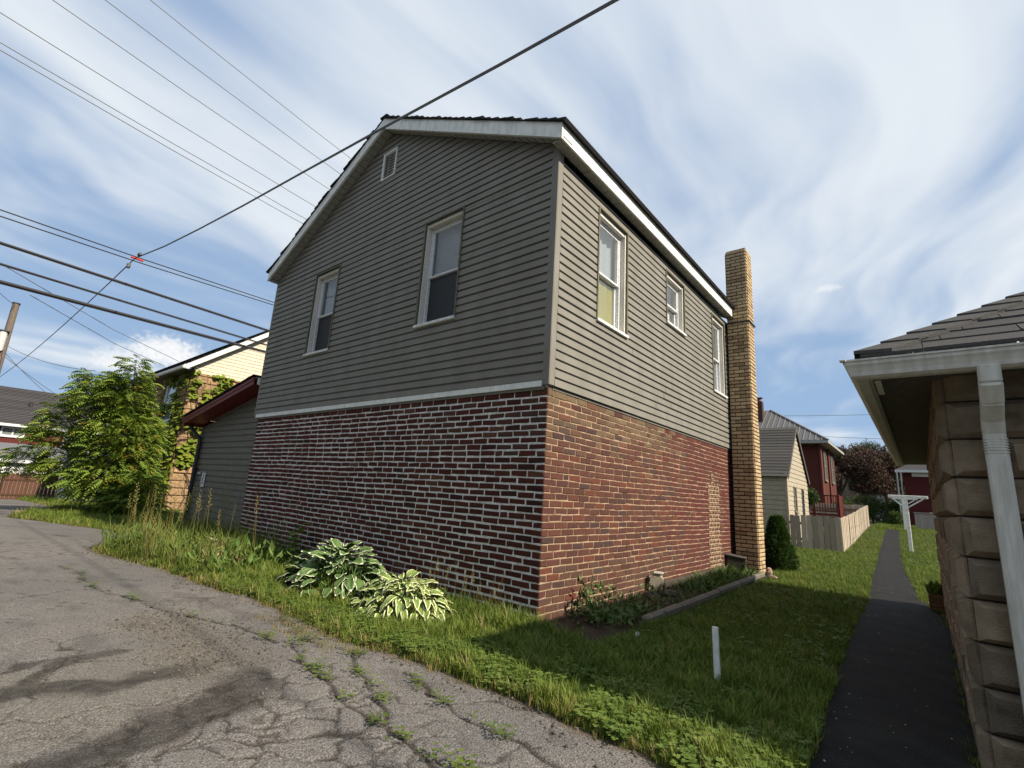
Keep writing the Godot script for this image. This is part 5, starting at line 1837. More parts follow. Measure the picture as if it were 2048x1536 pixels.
	b.box(Vector3(-0.55, 0.1, 0.7), Vector3(1.0, 0.14, 0.5), 0.01)
	part(h2, "step", b, M["paint"])
	# pale slatted bin
	var bn := thing("slatted_bin", "pale grey slatted bin standing before the dark red house", "bin", Vector3(2.95, gy(2.9, -29.0), -29.0))
	for k in 8:
		b = MB.new(); b.col = Color(0.36, 0.33, 0.31).lerp(Color(0.42, 0.39, 0.37), rng.randf())
		b.box(Vector3(-0.38 + k * 0.108, 0.38, 0.28), Vector3(0.10, 0.76, 0.02), 0.003)
		part(bn, "slat", b, M["wood"])
	b = MB.new(); b.col = Color(0.30, 0.28, 0.27)
	b.box(Vector3(0, 0.38, 0), Vector3(0.84, 0.74, 0.5)); b.box(Vector3(0, 0.79, 0.02), Vector3(0.92, 0.04, 0.62), 0.006)
	part(bn, "body", b, M["wood"])
	var so := thing("star_ornament", "small yellowish star ornament on the dark red house wall", "ornament", Vector3(3.35, 1.45, -34.95))
	b = MB.new(); b.col = Color(0.62, 0.56, 0.36)
	for k in 5:
		var a := TAU * k / 5.0 + PI * 0.5
		var l := Vector3(cos(a - 0.63), sin(a - 0.63), 0) * 0.09; var r := Vector3(cos(a + 0.63), sin(a + 0.63), 0) * 0.09
		b.tri(Vector3(0, 0, 0.05), l, Vector3(cos(a), sin(a), 0) * 0.22); b.tri(Vector3(0, 0, 0.05), Vector3(cos(a), sin(a), 0) * 0.22, r)
	part(so, "star", b, M["paint"])
	# a pale house and a white van far behind the trees
	var h3 := thing("tan_house", "tan house glimpsed between the dark purple trees", "house", Vector3(-4.5, 0.6, -70))
	b = MB.new(); b.col = Color(0.36, 0.27, 0.2)
	b.box(Vector3(0, 2.5, 0), Vector3(9, 5, 6))
	part(h3, "wall", b, M["paint"])
	b = MB.new(); b.col = Color(0.14, 0.11, 0.10)
	b.quad(Vector3(-5, 5, 3.4), Vector3(5, 5, 3.4), Vector3(5, 7.5, 0), Vector3(-5, 7.5, 0)); b.tri(Vector3(4.5, 5, 3), Vector3(4.5, 5, -3), Vector3(4.5, 7.4, 0))
	part(h3, "roof", b, M["shingle"])
	var h4 := thing("white_house", "white house glimpsed low between the shrubs beyond the path", "house", Vector3(0.9, 0.6, -62))
	b = MB.new(); b.col = Color(0.66, 0.68, 0.68)
	b.box(Vector3(0, 1.5, 0), Vector3(4, 3.2, 3))
	part(h4, "wall", b, M["paint"])
	b = MB.new(); b.col = Color(0.12, 0.12, 0.12)
	b.box(Vector3(0, 3.3, 0), Vector3(4.6, 0.5, 3.6), 0.2)
	part(h4, "roof", b, M["shingle"])
	# trees and shrubs that close the view
	var pl := Color(0.040, 0.020, 0.022)
	var ph := Color(0.095, 0.045, 0.042)
	var gl := Color(0.030, 0.055, 0.015)
	var gh := Color(0.075, 0.115, 0.028)
	broad_tree("purple_tree", "dark purple-leaved tree beside the red brick house", Vector3(-2.9, 0.6, -51), 7.0, 2.7, 0.95, pl, ph, 900, 0.42, "purple trees", 0.15)
	broad_tree("purple_tree", "wider dark purple-leaved tree over the end of the lawn", Vector3(0.5, 0.6, -52), 6.9, 2.8, 0.9, pl, ph, 900, 0.42, "purple trees", 0.22)
	broad_tree("leafy_tree", "tall grey-green tree between the two purple trees", Vector3(-1.6, 0.6, -60), 8.2, 3.0, 0.9, Color(0.05, 0.065, 0.035), Color(0.09, 0.10, 0.06), 700, 0.4)
	broad_tree("leafy_tree", "dark green tree closing the gap behind the purple trees", Vector3(4.5, 0.6, -66), 9.0, 5.0, 0.8, Color(0.03, 0.05, 0.02), Color(0.06, 0.09, 0.03), 1000, 0.6)
	broad_tree("leafy_tree", "broad green tree behind the red brick house", Vector3(-9, 0.6, -62), 8.0, 5.0, 0.8, Color(0.03, 0.05, 0.02), Color(0.06, 0.09, 0.03), 900, 0.6)
	for q in [[Vector3(-0.9, 0.6, -33.5), 1.6, 1.0, "rounded dark shrub between the deck and the purple trees"], [Vector3(0.25, 0.6, -37), 1.9, 1.1, "green shrub under the purple tree, behind the fence end"], [Vector3(1.65, 0.6, -38), 1.7, 0.9, "bright green shrub beside the porch posts"], [Vector3(1.6, 0.6, -33.0), 0.85, 0.5, "little round shrub on a stem at the path's end"], [Vector3(-1.4, 0.5, -22.5), 1.75, 0.55, "dark shrub between the beige shed and the deck"], [Vector3(2.4, 0.6, -46), 3.0, 1.6, "tall green bush behind the porch posts"]]:
		broad_tree("shrub", q[3], q[0], q[1], q[2], 0.8, gl, gh, 330, 0.20, "shrubs behind the yard", 0.2).set_meta("category", "shrub")
	conifer()
	# far wires over the yards
	for q in [[Vector3(-14, 12.2, -60), Vector3(16, 11.6, -60)], [Vector3(-14, 10.4, -62), Vector3(16, 8.6, -62)], [Vector3(-14, 8.6, -60), Vector3(16, 6.9, -60)]]:
		b = MB.new()
		var p2 := PackedVector3Array()
		for k in 9:
			var t := k / 8.0
			p2.append((q[0] as Vector3).lerp(q[1], t) - Vector3(0, 1.2 * t * (1 - t), 0))
		b.tube(p2, PackedFloat32Array([0.022]), 4)
		tag(part(self, "power_line", b, M["wire"]), "thin distant power line crossing the sky beyond the back yards", "wire", "distant power lines")

func conifer() -> void:
	var t := thing("conifer_shrub", "small cone-shaped evergreen shrub beside the yellow brick chimney", "shrub", Vector3(0.50, 0.0, -7.55))
	var b := MB.new()
	b.tube(PackedVector3Array([Vector3(0, 0, 0), Vector3(0, 0.9, 0)]), PackedFloat32Array([0.03, 0.008]), 6)
	part(t, "trunk", b, M["bark"])
	var tw := MB.new()
	var r := RandomNumberGenerator.new()
	r.seed = 8
	for k in 14:
		var o := Vector3(0, 0.004 * k, 0)
		var d := Vector3(r.randf_range(-1, 1), r.randf_range(0.2, 1.3), r.randf_range(-1, 1)).normalized() * 0.035
		var w := d.cross(Vector3(r.randf(), r.randf(), r.randf())).normalized() * 0.0042
		tw.tri(o - w, o + w, o + d)
	var xs := []
	var cs := PackedColorArray()
	for k in 3800:
		var y := pow(rng.randf(), 1.25) * 1.02
		var a := rng.randf() * TAU
		var rad := (0.30 * pow(1.0 - y / 1.06, 0.72) + 0.012) * (0.88 + 0.16 * sin(a * 5.0 + y * 9.0)) * rng.randf_range(0.72, 1.06)
		if y < 0.08: rad *= 0.85
		var d := Vector3(cos(a), 0.45, sin(a)).normalized()
		var bs := Basis(Quaternion(Vector3.UP, d)) * Basis(Vector3.UP, rng.randf() * TAU)
		xs.append(Transform3D(bs.scaled(Vector3.ONE * rng.randf_range(0.8, 1.6)), Vector3(cos(a) * rad, y + 0.02, sin(a) * rad)))
		cs.append(Color(0.030, 0.062, 0.018).lerp(Color(0.072, 0.125, 0.030), rng.randf()))
	tag(multi(t, "foliage", tw.mesh(), M["leaf"], xs, cs), "", "", "", "stuff")

# ---------------------------------------------------------------- poles and wires
func line3(a: Vector3, b3: Vector3, z0: float, z1: float, sag := 0.0) -> PackedVector3Array:
	var p := PackedVector3Array()
	for k in 17:
		var z := lerpf(z0, z1, k / 16.0)
		var t := (z - a.z) / (b3.z - a.z)
		p.append(a.lerp(b3, t) - Vector3(0, sag * t * (1.0 - t), 0))
	return p

func wires() -> void:
	var pole := thing("utility_pole", "weathered wooden utility pole carrying the wires past the house", "utility pole", Vector3(-9.24, 0, 8.3))
	var b := MB.new()
	b.tube(PackedVector3Array([Vector3(0, -0.3, 0), Vector3(0, 6, 0), Vector3(0, 13.4, 0)]), PackedFloat32Array([0.17, 0.15, 0.11]), 12)
	part(pole, "shaft", b, M["bark"])
	for y in [9.0, 9.62, 10.6, 11.45, 12.3]:
		b = MB.new()
		b.tube(PackedVector3Array([Vector3(0.1, y - 0.06, 0), Vector3(-0.17, y - 0.02, 0)]), PackedFloat32Array([0.035]), 8)
		part(pole, "insulator", b, M["stone"])
	b = MB.new(); b.col = Color(0.3, 0.31, 0.32)
	b.tube(PackedVector3Array([Vector3(0.45, 7.3, 0), Vector3(0.45, 8.3, 0)]), PackedFloat32Array([0.26]), 14)
	part(pole, "transformer", b, M["paint"])
	var thin := [[Vector3(-10.212, 9.776, 4.742), Vector3(-11.896, 10.126, -2.722)], [Vector3(-10.345, 10.765, 4.153), Vector3(-12.002, 11.055, -3.189)], [Vector3(-10.513, 11.631, 3.407), Vector3(-12.121, 11.911, -3.718)], [Vector3(-10.681, 12.496, 2.662), Vector3(-12.168, 12.785, -3.924)], [Vector3(-10.24, 9.186, 4.619), Vector3(-11.854, 9.514, -2.533)], [Vector3(-10.247, 9.039, 4.589), Vector3(-11.819, 9.297, -2.378)]]
	for q in thin:
		b = MB.new()
		b.tube(line3(q[0], q[1], 8.3, -46.0, 0.12), PackedFloat32Array([0.0095]), 5)
		tag(part(self, "power_line", b, M["wire"]), "thin power line strung high from the utility pole past the house roof", "wire", "high power lines")
	var thick := [[Vector3(-10.421, 5.314, 3.817), Vector3(-11.717, 5.469, -1.926), 0.027, "thick black cable, upper one of the three heavy cables by the stone building"], [Vector3(-10.44, 4.913, 3.734), Vector3(-11.717, 5.031, -1.925), 0.019, "black cable, middle and thinnest of the three heavy cables"], [Vector3(-10.456, 4.571, 3.663), Vector3(-11.689, 4.809, -1.805), 0.035, "thickest black cable bundle, lowest of the three heavy cables"]]
	for q in thick:
		var t := thing("cable", q[3], "cable")
		b = MB.new()
		b.tube(line3(q[0], q[1], 8.3, -46.0), PackedFloat32Array([q[2]]), 8)
		part(t, "cable", b, M["cable"])
		b = MB.new()
		b.tube(line3(q[0] + Vector3(0, -q[2] - 0.006, 0.0), q[1] + Vector3(0, -q[2] - 0.012, 0), 8.3, -46.0), PackedFloat32Array([0.008]), 5)
		part(t, "lashing_wire", b, M["cable"])
	for q in [[Vector3(-10.392, 5.936, 3.946), Vector3(-11.709, 6.366, -1.892)], [Vector3(-10.398, 5.812, 3.92), Vector3(-11.70, 6.28, -1.86)]]:
		b = MB.new()
		b.tube(line3(q[0], q[1], 8.3, -46.0, 0.1), PackedFloat32Array([0.013]), 6)
		tag(part(self, "neutral_line", b, M["cable"]), "dark line just above the heavy cables, where the red clamp sits", "wire", "lines under the red clamp")
	# service drop over the camera, clamp and the drop to the far pole
	var cl := Vector3(-10.90, 6.05, 1.69)
	b = MB.new()
	var sv := PackedVector3Array([cl, Vector3(-8.9, 5.80, 1.60), Vector3(-6.92, 5.585, 1.55), Vector3(-4.9, 5.33, 1.55), Vector3(-3.04, 5.12, 1.55), Vector3(-0.907, 4.872, 1.55), Vector3(0.463, 4.70, 1.55), Vector3(1.60, 4.55, 1.57), Vector3(4.0, 4.40, 1.6), Vector3(12.0, 4.6, 1.8)])
	var tw := thing("service_drop", "long grey service cable running above the house gable to the red clamp", "cable")
	b.tube(sv, PackedFloat32Array([0.0115]), 8)
	part(tw, "cable", b, M["wire"])
	b = MB.new()
	var sv2 := PackedVector3Array()
	for p in sv: sv2.append(p + Vector3(0, -0.02, 0.006))
	b.tube(sv2, PackedFloat32Array([0.007]), 6)
	part(tw, "neutral_strand", b, M["wire"])
	var cp := thing("line_clamp", "bright red plastic clamp joining the service cable to the line", "clamp", cl)
	b = MB.new(); b.col = Color(0.65, 0.05, 0.035)
	b.bar(Vector3(0.03, -0.02, 0.09), Vector3(-0.05, 0.0, -0.17), 0.042, 0.042, 0.012)
	part(cp, "sleeve", b, M["paint"])
	b = MB.new(); b.col = Color(0.12, 0.12, 0.12)
	b.box(Vector3(0.35, -0.01, 0), Vector3(0.14, 0.07, 0.06), 0.015); b.box(Vector3(-0.05, -0.22, 0.08), Vector3(0.07, 0.12, 0.07), 0.015)
	part(cp, "connector", b, M["paint"])
	b = MB.new()
	var fp := Vector3(-32.9, 5.2, 2.28)
	var dp := PackedVector3Array()
	for k in 13:
		var t := k / 12.0
		dp.append(cl.lerp(fp, t) - Vector3(0, 0.9 * t * (1 - t), 0))
	b.tube(dp, PackedFloat32Array([0.013]), 6)
	tag(part(self, "drop_line", b, M["wire"]), "dark line sloping from the red clamp down to the far pole", "wire")
	# leads to the stone building
	for q in [[Vector3(-10.453, 4.9, 3.675), Vector3(-15.5, 4.72, -0.80)], [Vector3(-10.557, 4.48, 3.214), Vector3(-17.0, 4.75, -0.80)]]:
		b = MB.new()
		b.tube(PackedVector3Array([q[0], (q[0] as Vector3).lerp(q[1], 0.5) - Vector3(0, 0.10, 0), q[1]]), PackedFloat32Array([0.008]), 5)
		tag(part(self, "lead_wire", b, M["wire"]), "thin lead running from the cables to the stone building's roof edge", "wire", "leads to the stone building")
	# far pole with its transformers
	var fpz := thing("utility_pole", "weathered pole with a pair of pale transformers at the alley's far end", "utility pole", Vector3(-32.7, -0.7, 2.36))
	b = MB.new()
	b.tube(PackedVector3Array([Vector3(0, -0.3, 0), Vector3(0.02, 5, 0.01), Vector3(0.05, 9.9, 0.02)]), PackedFloat32Array([0.19, 0.17, 0.14]), 10)
	part(fpz, "shaft", b, mat("old_wood", L(0.20, 0.165, 0.14), 0.95, false, M["blot"], 0.4))
	for q in [[0.30, 0.18], [-0.05, 0.34], [-0.3, 0.1]]:
		b = MB.new(); b.col = Color(0.62, 0.63, 0.62)
		b.tube(PackedVector3Array([Vector3(q[0], 7.3, q[1]), Vector3(q[0], 7.38, q[1]), Vector3(q[0], 8.2, q[1]), Vector3(q[0], 8.28, q[1])]), PackedFloat32Array([0.12, 0.17, 0.17, 0.13]), 10)
		part(fpz, "transformer", b, M["paint"])
	b = MB.new()
	b.box(Vector3(0.05, 9.93, 0.02), Vector3(0.32, 0.06, 0.32), 0.02); b.box(Vector3(0.15, 8.35, 0.2), Vector3(0.5, 0.06, 0.5))
	part(fpz, "bracket", b, M["metal_dark"])
	for q in [[Vector3(-32.5, 7.0, 2.4), Vector3(-22.0, 4.9, 0.2), 0.5], [Vector3(-32.6, 9.1, 2.4), Vector3(-10.4, 6.6, 5.6), 0.6], [Vector3(-32.6, 6.7, 2.4), Vector3(-46.0, 4.6, -3.5), 0.6], [Vector3(-32.6, 6.5, 2.4), Vector3(-46.0, 4.2, -6.0), 0.8]]:
		b = MB.new()
		var p3 := PackedVector3Array()
		for k in 9:
			var t := k / 8.0
			p3.append((q[0] as Vector3).lerp(q[1], t) - Vector3(0, q[2] * 2.0 * t * (1 - t), 0))
		b.tube(p3, PackedFloat32Array([0.014]), 5)
		tag(part(self, "lead_wire", b, M["wire"]), "thin wire strung from the far transformer pole", "wire", "wires of the far pole")

# ---------------------------------------------------------------- the bed along the house
func rock(b: MB, at: Vector3, s: Vector3, seed_: int) -> void:
	var r := RandomNumberGenerator.new()
	r.seed = seed_
	var P := []
	for j in 5:
		var row := []
		for i in 8:
			var th := PI * (j + 0.0) / 4.0
			var ph := TAU * i / 8.0
			var k := r.randf_range(0.78, 1.1)
			row.append(at + Vector3(sin(th) * cos(ph), cos(th), sin(th) * sin(ph)) * s * (k if j > 0 and j < 4 else 0.9))
		P.append(row)
	for j in 4:
		for i in 8:
			var m := (i + 1) % 8
			if j == 0: b.tri(P[0][0], P[1][m], P[1][i])
			elif j == 3: b.tri(P[3][i], P[3][m], P[4][0])
			else: b.quad(P[j][i], P[j][m], P[j + 1][m], P[j + 1][i])

func garden() -> void:
	var b := MB.new()
	# dug soil between wall and timber
	var n := 40
	for j in n + 1:
		var z := lerpf(0.02, -6.15, float(j) / n)
		for i in 7:
			var x := lerpf(-0.04, 0.54, i / 6.0)
			b.col = Color(0.045, 0.032, 0.022).lerp(Color(0.09, 0.065, 0.042), 0.5 + 0.5 * n_mid.get_noise_2d(x * 3.0, z * 3.0))
			b.vert(Vector3(x, 0.035 + 0.02 * n_mid.get_noise_2d(x * 4.0, z * 4.0) - (0.05 if i == 6 or j == 0 else 0.0), z), Vector3.UP)
	for j in n:
		for i in 6:
			var a := j * 7 + i
			b.ix.append_array(PackedInt32Array([a, a + 7, a + 1, a + 1, a + 7, a + 8]))
	tag(part(self, "soil_bed", b, M["soil"]), "", "", "", "structure")
	for q in [[Vector3(0.60, 0.04, -0.98), Vector3(0.585, 0.05, -3.3), "weathered garden timber edging the bed, its split end in the lawn"], [Vector3(0.583, 0.05, -3.32), Vector3(0.535, 0.05, -6.05), "weathered garden timber edging the bed, running up to the chimney"]]:
		var t := thing("garden_timber", q[2], "timber", Vector3.ZERO, "timbers along the bed")
		b = MB.new(); b.col = Color(0.20, 0.17, 0.14)
		var a: Vector3 = q[0]
		var e: Vector3 = q[1]
		for k in 5:
			b.col = Color(0.19, 0.165, 0.135).lerp(Color(0.26, 0.23, 0.195), rng.randf())
			var o := Vector3(rng.randf_range(-0.004, 0.004), rng.randf_range(-0.004, 0.004), 0)
			b.bar(a.lerp(e, k / 5.0) + o, a.lerp(e, (k + 0.995) / 5.0) + o, 0.088 + rng.randf_range(-0.004, 0.004), 0.085, 0.02)
		part(t, "beam", b, M["wood"])
	# pale cast ornament and stones
	var c := thing("garden_block", "small cream cast block tilted against the brick wall in the bed", "block", Vector3(0.10, 0.10, -2.45), "", 0.35)
	b = MB.new(); b.col = Color(0.55, 0.52, 0.40)
	var oct := []
	for k in 8:
		var a := TAU * (k + 0.5) / 8.0
		oct.append(Vector2(cos(a) * 0.085, sin(a) * 0.10))
	for k in 8:
		var m := (k + 1) % 8
		b.quad(Vector3(oct[k].x, oct[k].y + 0.1, 0.05), Vector3(oct[k].x, oct[k].y + 0.1, -0.05), Vector3(oct[m].x, oct[m].y + 0.1, -0.05), Vector3(oct[m].x, oct[m].y + 0.1, 0.05))
		b.tri(Vector3(0, 0.1, 0.05), Vector3(oct[k].x, oct[k].y + 0.1, 0.05), Vector3(oct[m].x, oct[m].y + 0.1, 0.05))
		b.tri(Vector3(0, 0.1, -0.05), Vector3(oct[m].x, oct[m].y + 0.1, -0.05), Vector3(oct[k].x, oct[k].y + 0.1, -0.05))
	part(c, "body", b, M["stone"])
	b = MB.new(); b.col = Color(0.66, 0.64, 0.54)  # paler slab: the lit look of the top is put into its colour
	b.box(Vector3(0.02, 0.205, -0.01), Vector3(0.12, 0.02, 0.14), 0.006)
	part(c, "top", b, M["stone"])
	var st := [[Vector3(0.10, 0.05, -2.25), Vector3(0.10, 0.06, 0.11), Color(0.16, 0.13, 0.115), "brown stone under the cream block"], [Vector3(0.24, 0.06, -2.55), Vector3(0.13, 0.06, 0.10), Color(0.19, 0.16, 0.14), "flat brown stone beside the cream block"], [Vector3(0.56, 0.06, -6.42), Vector3(0.06, 0.10, 0.06), Color(0.52, 0.36, 0.30), "pinkish stone standing at the chimney's foot"], [Vector3(0.70, 0.03, -6.0), Vector3(0.10, 0.045, 0.06), Color(0.46, 0.34, 0.28), "flat pinkish stone on the grass by the timber's end"], [Vector3(0.22, 0.05, -6.05), Vector3(0.09, 0.05, 0.08), Color(0.24, 0.18, 0.15), "small stone between the block and the chimney"], [Vector3(0.38, 0.05, -5.95), Vector3(0.07, 0.045, 0.07), Color(0.27, 0.19, 0.15), "reddish stone at the timber's far end"]]
	for k in st.size():
		b = MB.new(); b.col = st[k][2]
		rock(b, Vector3.ZERO, st[k][1], 50 + k)
		tag(part(self, "stone", b, M["stone"], st[k][0]), st[k][3], "stone", "stones in the bed")
	var dk := thing("wooden_block", "dark weathered wooden block lying against the chimney's foot", "block", Vector3(0.12, 0.06, -5.95), "", 0.25)
	b = MB.new(); b.col = Color(0.055, 0.048, 0.042)
	b.box(Vector3(0, 0.13, 0), Vector3(0.34, 0.22, 0.26), 0.02, Basis(Vector3.BACK, -0.12))
	part(dk, "block", b, M["wood"])
	b = MB.new(); b.col = Color(0.10, 0.09, 0.08)
	b.box(Vector3(0.0, 0.255, 0), Vector3(0.36, 0.03, 0.28), 0.008, Basis(Vector3.BACK, -0.12))
	part(dk, "lid", b, M["wood"])
	# the white stake in the lawn
	var sk := thing("stake", "short white wooden stake standing alone in the shaded lawn", "stake", Vector3(1.66, 0.0, 0.20))
	b = MB.new()
	b.box(Vector3(0, 0.185, 0), Vector3(0.040, 0.41, 0.022), 0.003, Basis(Vector3.BACK, 0.02))
	part(sk, "post", b, M["white_wood"])
	# plants of the bed
	var xs := []
	var cs := PackedColorArray()
	for k in 2100:
		var z := rng.randf_range(-0.4, -5.9)
		var lush := smoothstep(-2.7, -3.6, z)
		if rng.randf() > 0.25 + 0.75 * lush: continue
		var x := rng.randf_range(0.04, 0.52)
		var a := rng.randf() * TAU
		var bs := Basis(Vector3.UP, a) * Basis(Vector3.RIGHT, rng.randf_range(0.15, 1.1))
		var s := rng.randf_range(0.5, 1.1) * (0.75 + 0.45 * lush)
		xs.append(Transform3D(bs.scaled(Vector3(s, s, s)), Vector3(x, 0.03, z)))
		cs.append(Color(0.055, 0.105, 0.024).lerp(Color(0.11, 0.165, 0.042), rng.randf()))
	tag(multi(self, "bed_plants", blade_mesh(0.24, 0.016), M["blade"], xs, cs), "low strap-leaved plants filling the bed beside the brick wall", "plants", "", "stuff")
	xs = []
	cs = PackedColorArray()
	for q in [[0.16, -0.75, 0.32, 0.20, 140], [0.30, -0.5, 0.16, 0.2, 90], [0.42, -1.2, 0.14, 0.22, 100], [0.3, -1.9, 0.2, 0.2, 80], [0.40, -0.9, 0.12, 0.25, 90], [0.1, -1.3, 0.15, 0.15, 50]]:
		for k in q[4]:
			var p := Vector3(q[0] + rng.randfn(0, q[3] * 0.45), 0.03 + rng.randf() * q[2], q[1] + rng.randfn(0, q[3] * 0.5))
			if p.x < 0.0: p.x = -p.x * 0.5
			xs.append(Transform3D(Basis.from_euler(Vector3(rng.randf_range(0.2, 1.9), rng.randf() * TAU, 0)).scaled(Vector3.ONE * rng.randf_range(0.5, 1.2)), p))
			cs.append(Color(0.065, 0.115, 0.034).lerp(Color(0.12, 0.175, 0.06), rng.randf()))
	tag(multi(self, "bed_weeds", leaf_mesh(0.075, 0.04), M["leaf"], xs, cs), "leafy weeds at the near end of the bed by the house corner", "weeds", "", "stuff")
	xs = []
	cs = PackedColorArray()
	for k in 90:
		xs.append(Transform3D(Basis(Vector3.UP, rng.randf() * TAU) * Basis(Vector3.RIGHT, rng.randf_range(0.6, 1.5)), Vector3(rng.randf_range(0.1, 0.35), 0.04, rng.randf_range(-1.6, -2.3))))
		cs.append(Color(0.16, 0.085, 0.045).lerp(Color(0.30, 0.22, 0.13), rng.randf()))
	tag(multi(self, "dead_leaves", blade_mesh(0.2, 0.010), M["blade"], xs, cs), "withered brown leaves lying in the bed near the cream block", "leaves", "", "stuff")

func blade_mesh(h: float, w: float, bend := 0.55) -> ArrayMesh:
	# one arching blade along +y bending to +z
	var b := MB.new()
	var prev := Vector3.ZERO
	var pw := w * 0.5
	var n := 4
	for k in range(1, n + 1):
		var t := float(k) / n
		var p := Vector3(0, h * (t - 0.25 * bend * t * t), h * bend * t * t)
		var ww := w * 0.5 * (1.0 - pow(t, 1.7)) + 0.0003
		b.quad(prev + Vector3(-pw, 0, 0), prev + Vector3(pw, 0, 0), p + Vector3(ww, 0, 0), p + Vector3(-ww, 0, 0))
		prev = p
		pw = ww
	return b.mesh()

# ---------------------------------------------------------------- unseen behind the camera: added to dim the gable, mirrored in its windows
func across_the_alley() -> void:
	var h := thing("added_house", "two-storey brown brick house added across the alley to dim the gable", "house", Vector3(-4.5, 0, 12.5))
	var b := MB.new()
	b.col = Color(0.13, 0.065, 0.045)
	b.box(Vector3(0, 2.9, 4), Vector3(9.0, 6.0, 8.0))
	part(h, "wall", b, M["brick"])
	gable_roof(h, Vector3(4.9, 5.8, -0.5), Vector3(-4.9, 5.8, -0.5), Vector3(4.9, 9.2, 4), Vector3(-4.9, 9.2, 4), 0.04, Color(0.07, 0.068, 0.066), 14)
	gable_roof(h, Vector3(-4.9, 5.8, 8.5), Vector3(4.9, 5.8, 8.5), Vector3(-4.9, 9.2, 4), Vector3(4.9, 9.2, 4), 0.04, Color(0.07, 0.068, 0.066), 6)
	b = MB.new()
	b.col = Color(0.13, 0.065, 0.045)
	b.tri(Vector3(4.5, 5.9, 0), Vector3(4.5, 5.9, 8), Vector3(4.5, 9.0, 4))
	b.tri(Vector3(-4.5, 5.9, 8), Vector3(-4.5, 5.9, 0), Vector3(-4.5, 9.0, 4))
	part(h, "gable", b, M["brick"])
	for q in [-3.2, 0.0, 3.2]:
		for y in [1.0, 3.9]:
			small_window(h, Transform3D(Basis(Vector3(-1, 0, 0), Vector3.UP, Vector3(0, 0, -1)), Vector3(q + 0.5, y, -0.02)), 1.0, 1.5, 0.09, M["white_wood"], true)
	var g := thing("added_garage", "added low wooden garage across the alley beside the brown brick house", "garage", Vector3(5.2, 0, 12.0))
	b = MB.new()
	b.col = Color(0.24, 0.22, 0.19)
	b.box(Vector3(0, 1.3, 3), Vector3(6.4, 2.7, 6.0))
	part(g, "wall", b, M["paint"])
	gable_roof(g, Vector3(3.5, 2.6, -0.3), Vector3(-3.5, 2.6, -0.3), Vector3(3.5, 4.4, 3), Vector3(-3.5, 4.4, 3), 0.04, Color(0.08, 0.078, 0.076), 10)
	b = MB.new()
	b.col = Color(0.34, 0.33, 0.31)
	b.box(Vector3(0, 1.1, -0.03), Vector3(4.6, 2.1, 0.05), 0.01)
	part(g, "door", b, M["paint"])
	var gl := Color(0.05, 0.085, 0.025)
	var gh := Color(0.11, 0.15, 0.045)
	broad_tree("added_tree", "added tall shade tree across the alley, left of the brown house", Vector3(-14.5, 0, 14.5), 11.5, 4.6, 0.95, gl, gh, 900, 0.6, "added trees across the alley", 0.25)
	broad_tree("added_tree", "added tall shade tree across the alley behind the low garage", Vector3(4.5, 0, 21), 12.0, 5.0, 0.9, gl, gh, 900, 0.6, "added trees across the alley", 0.25)
	broad_tree("added_tree", "added shade tree at the far end of the alley's other side", Vector3(-25, -0.4, 13), 10.0, 4.4, 0.95, gl, gh, 800, 0.6, "added trees across the alley", 0.2)

# ---------------------------------------------------------------- hostas
func hosta_leaf(len: float, wid: float, green: Color, rim: Color, rim_w: float, droop: float, cup: float) -> ArrayMesh:
	var b := MB.new()
	var n := 9
	var cols := [-1.0, -1.0 + rim_w, -0.45, 0.0, 0.45, 1.0 - rim_w, 1.0]
	var rows := []
	for k in n + 1:
		var t := float(k) / n
		var w := wid * 0.5 * pow(sin(PI * pow(t, 0.72)), 0.8) if t > 0.0 and t < 1.0 else 0.001
		var ang := droop * t
		var ctr := Vector3(0, sin(0.35 - ang * 0.5) * len * t, cos(0.35 - ang * 0.5) * len * t)
		var row := []
		for c in cols:
			var rip: float = 0.012 * sin(t * 17.0 + c * 3.0) * absf(c) * wid / 0.1
			row.append(ctr + Vector3(c * w, cup * w * absf(c) - 0.25 * w * pow(absf(c), 3.0) + rip * 0.35, 0))
		rows.append(row)
	for k in n:
		for i in cols.size() - 1:
			var edgy := i == 0 or i == cols.size() - 2 or k == n - 1
			b.col = rim if edgy else green * (1.0 + 0.10 * sin(i * 2.1 + k * 0.8))
			b.quad(rows[k][i + 1], rows[k][i], rows[k + 1][i], rows[k + 1][i + 1])
	b.col = green * 1.3
	# grooved stalk back to the crown
	b.tube(PackedVector3Array([Vector3(0, 0, 0), Vector3(0, -len * 0.25, -len * 0.25), Vector3(0, -len * 0.7, -len * 0.45)]), PackedFloat32Array([0.004, 0.004, 0.005]), 5)
	return b.mesh()

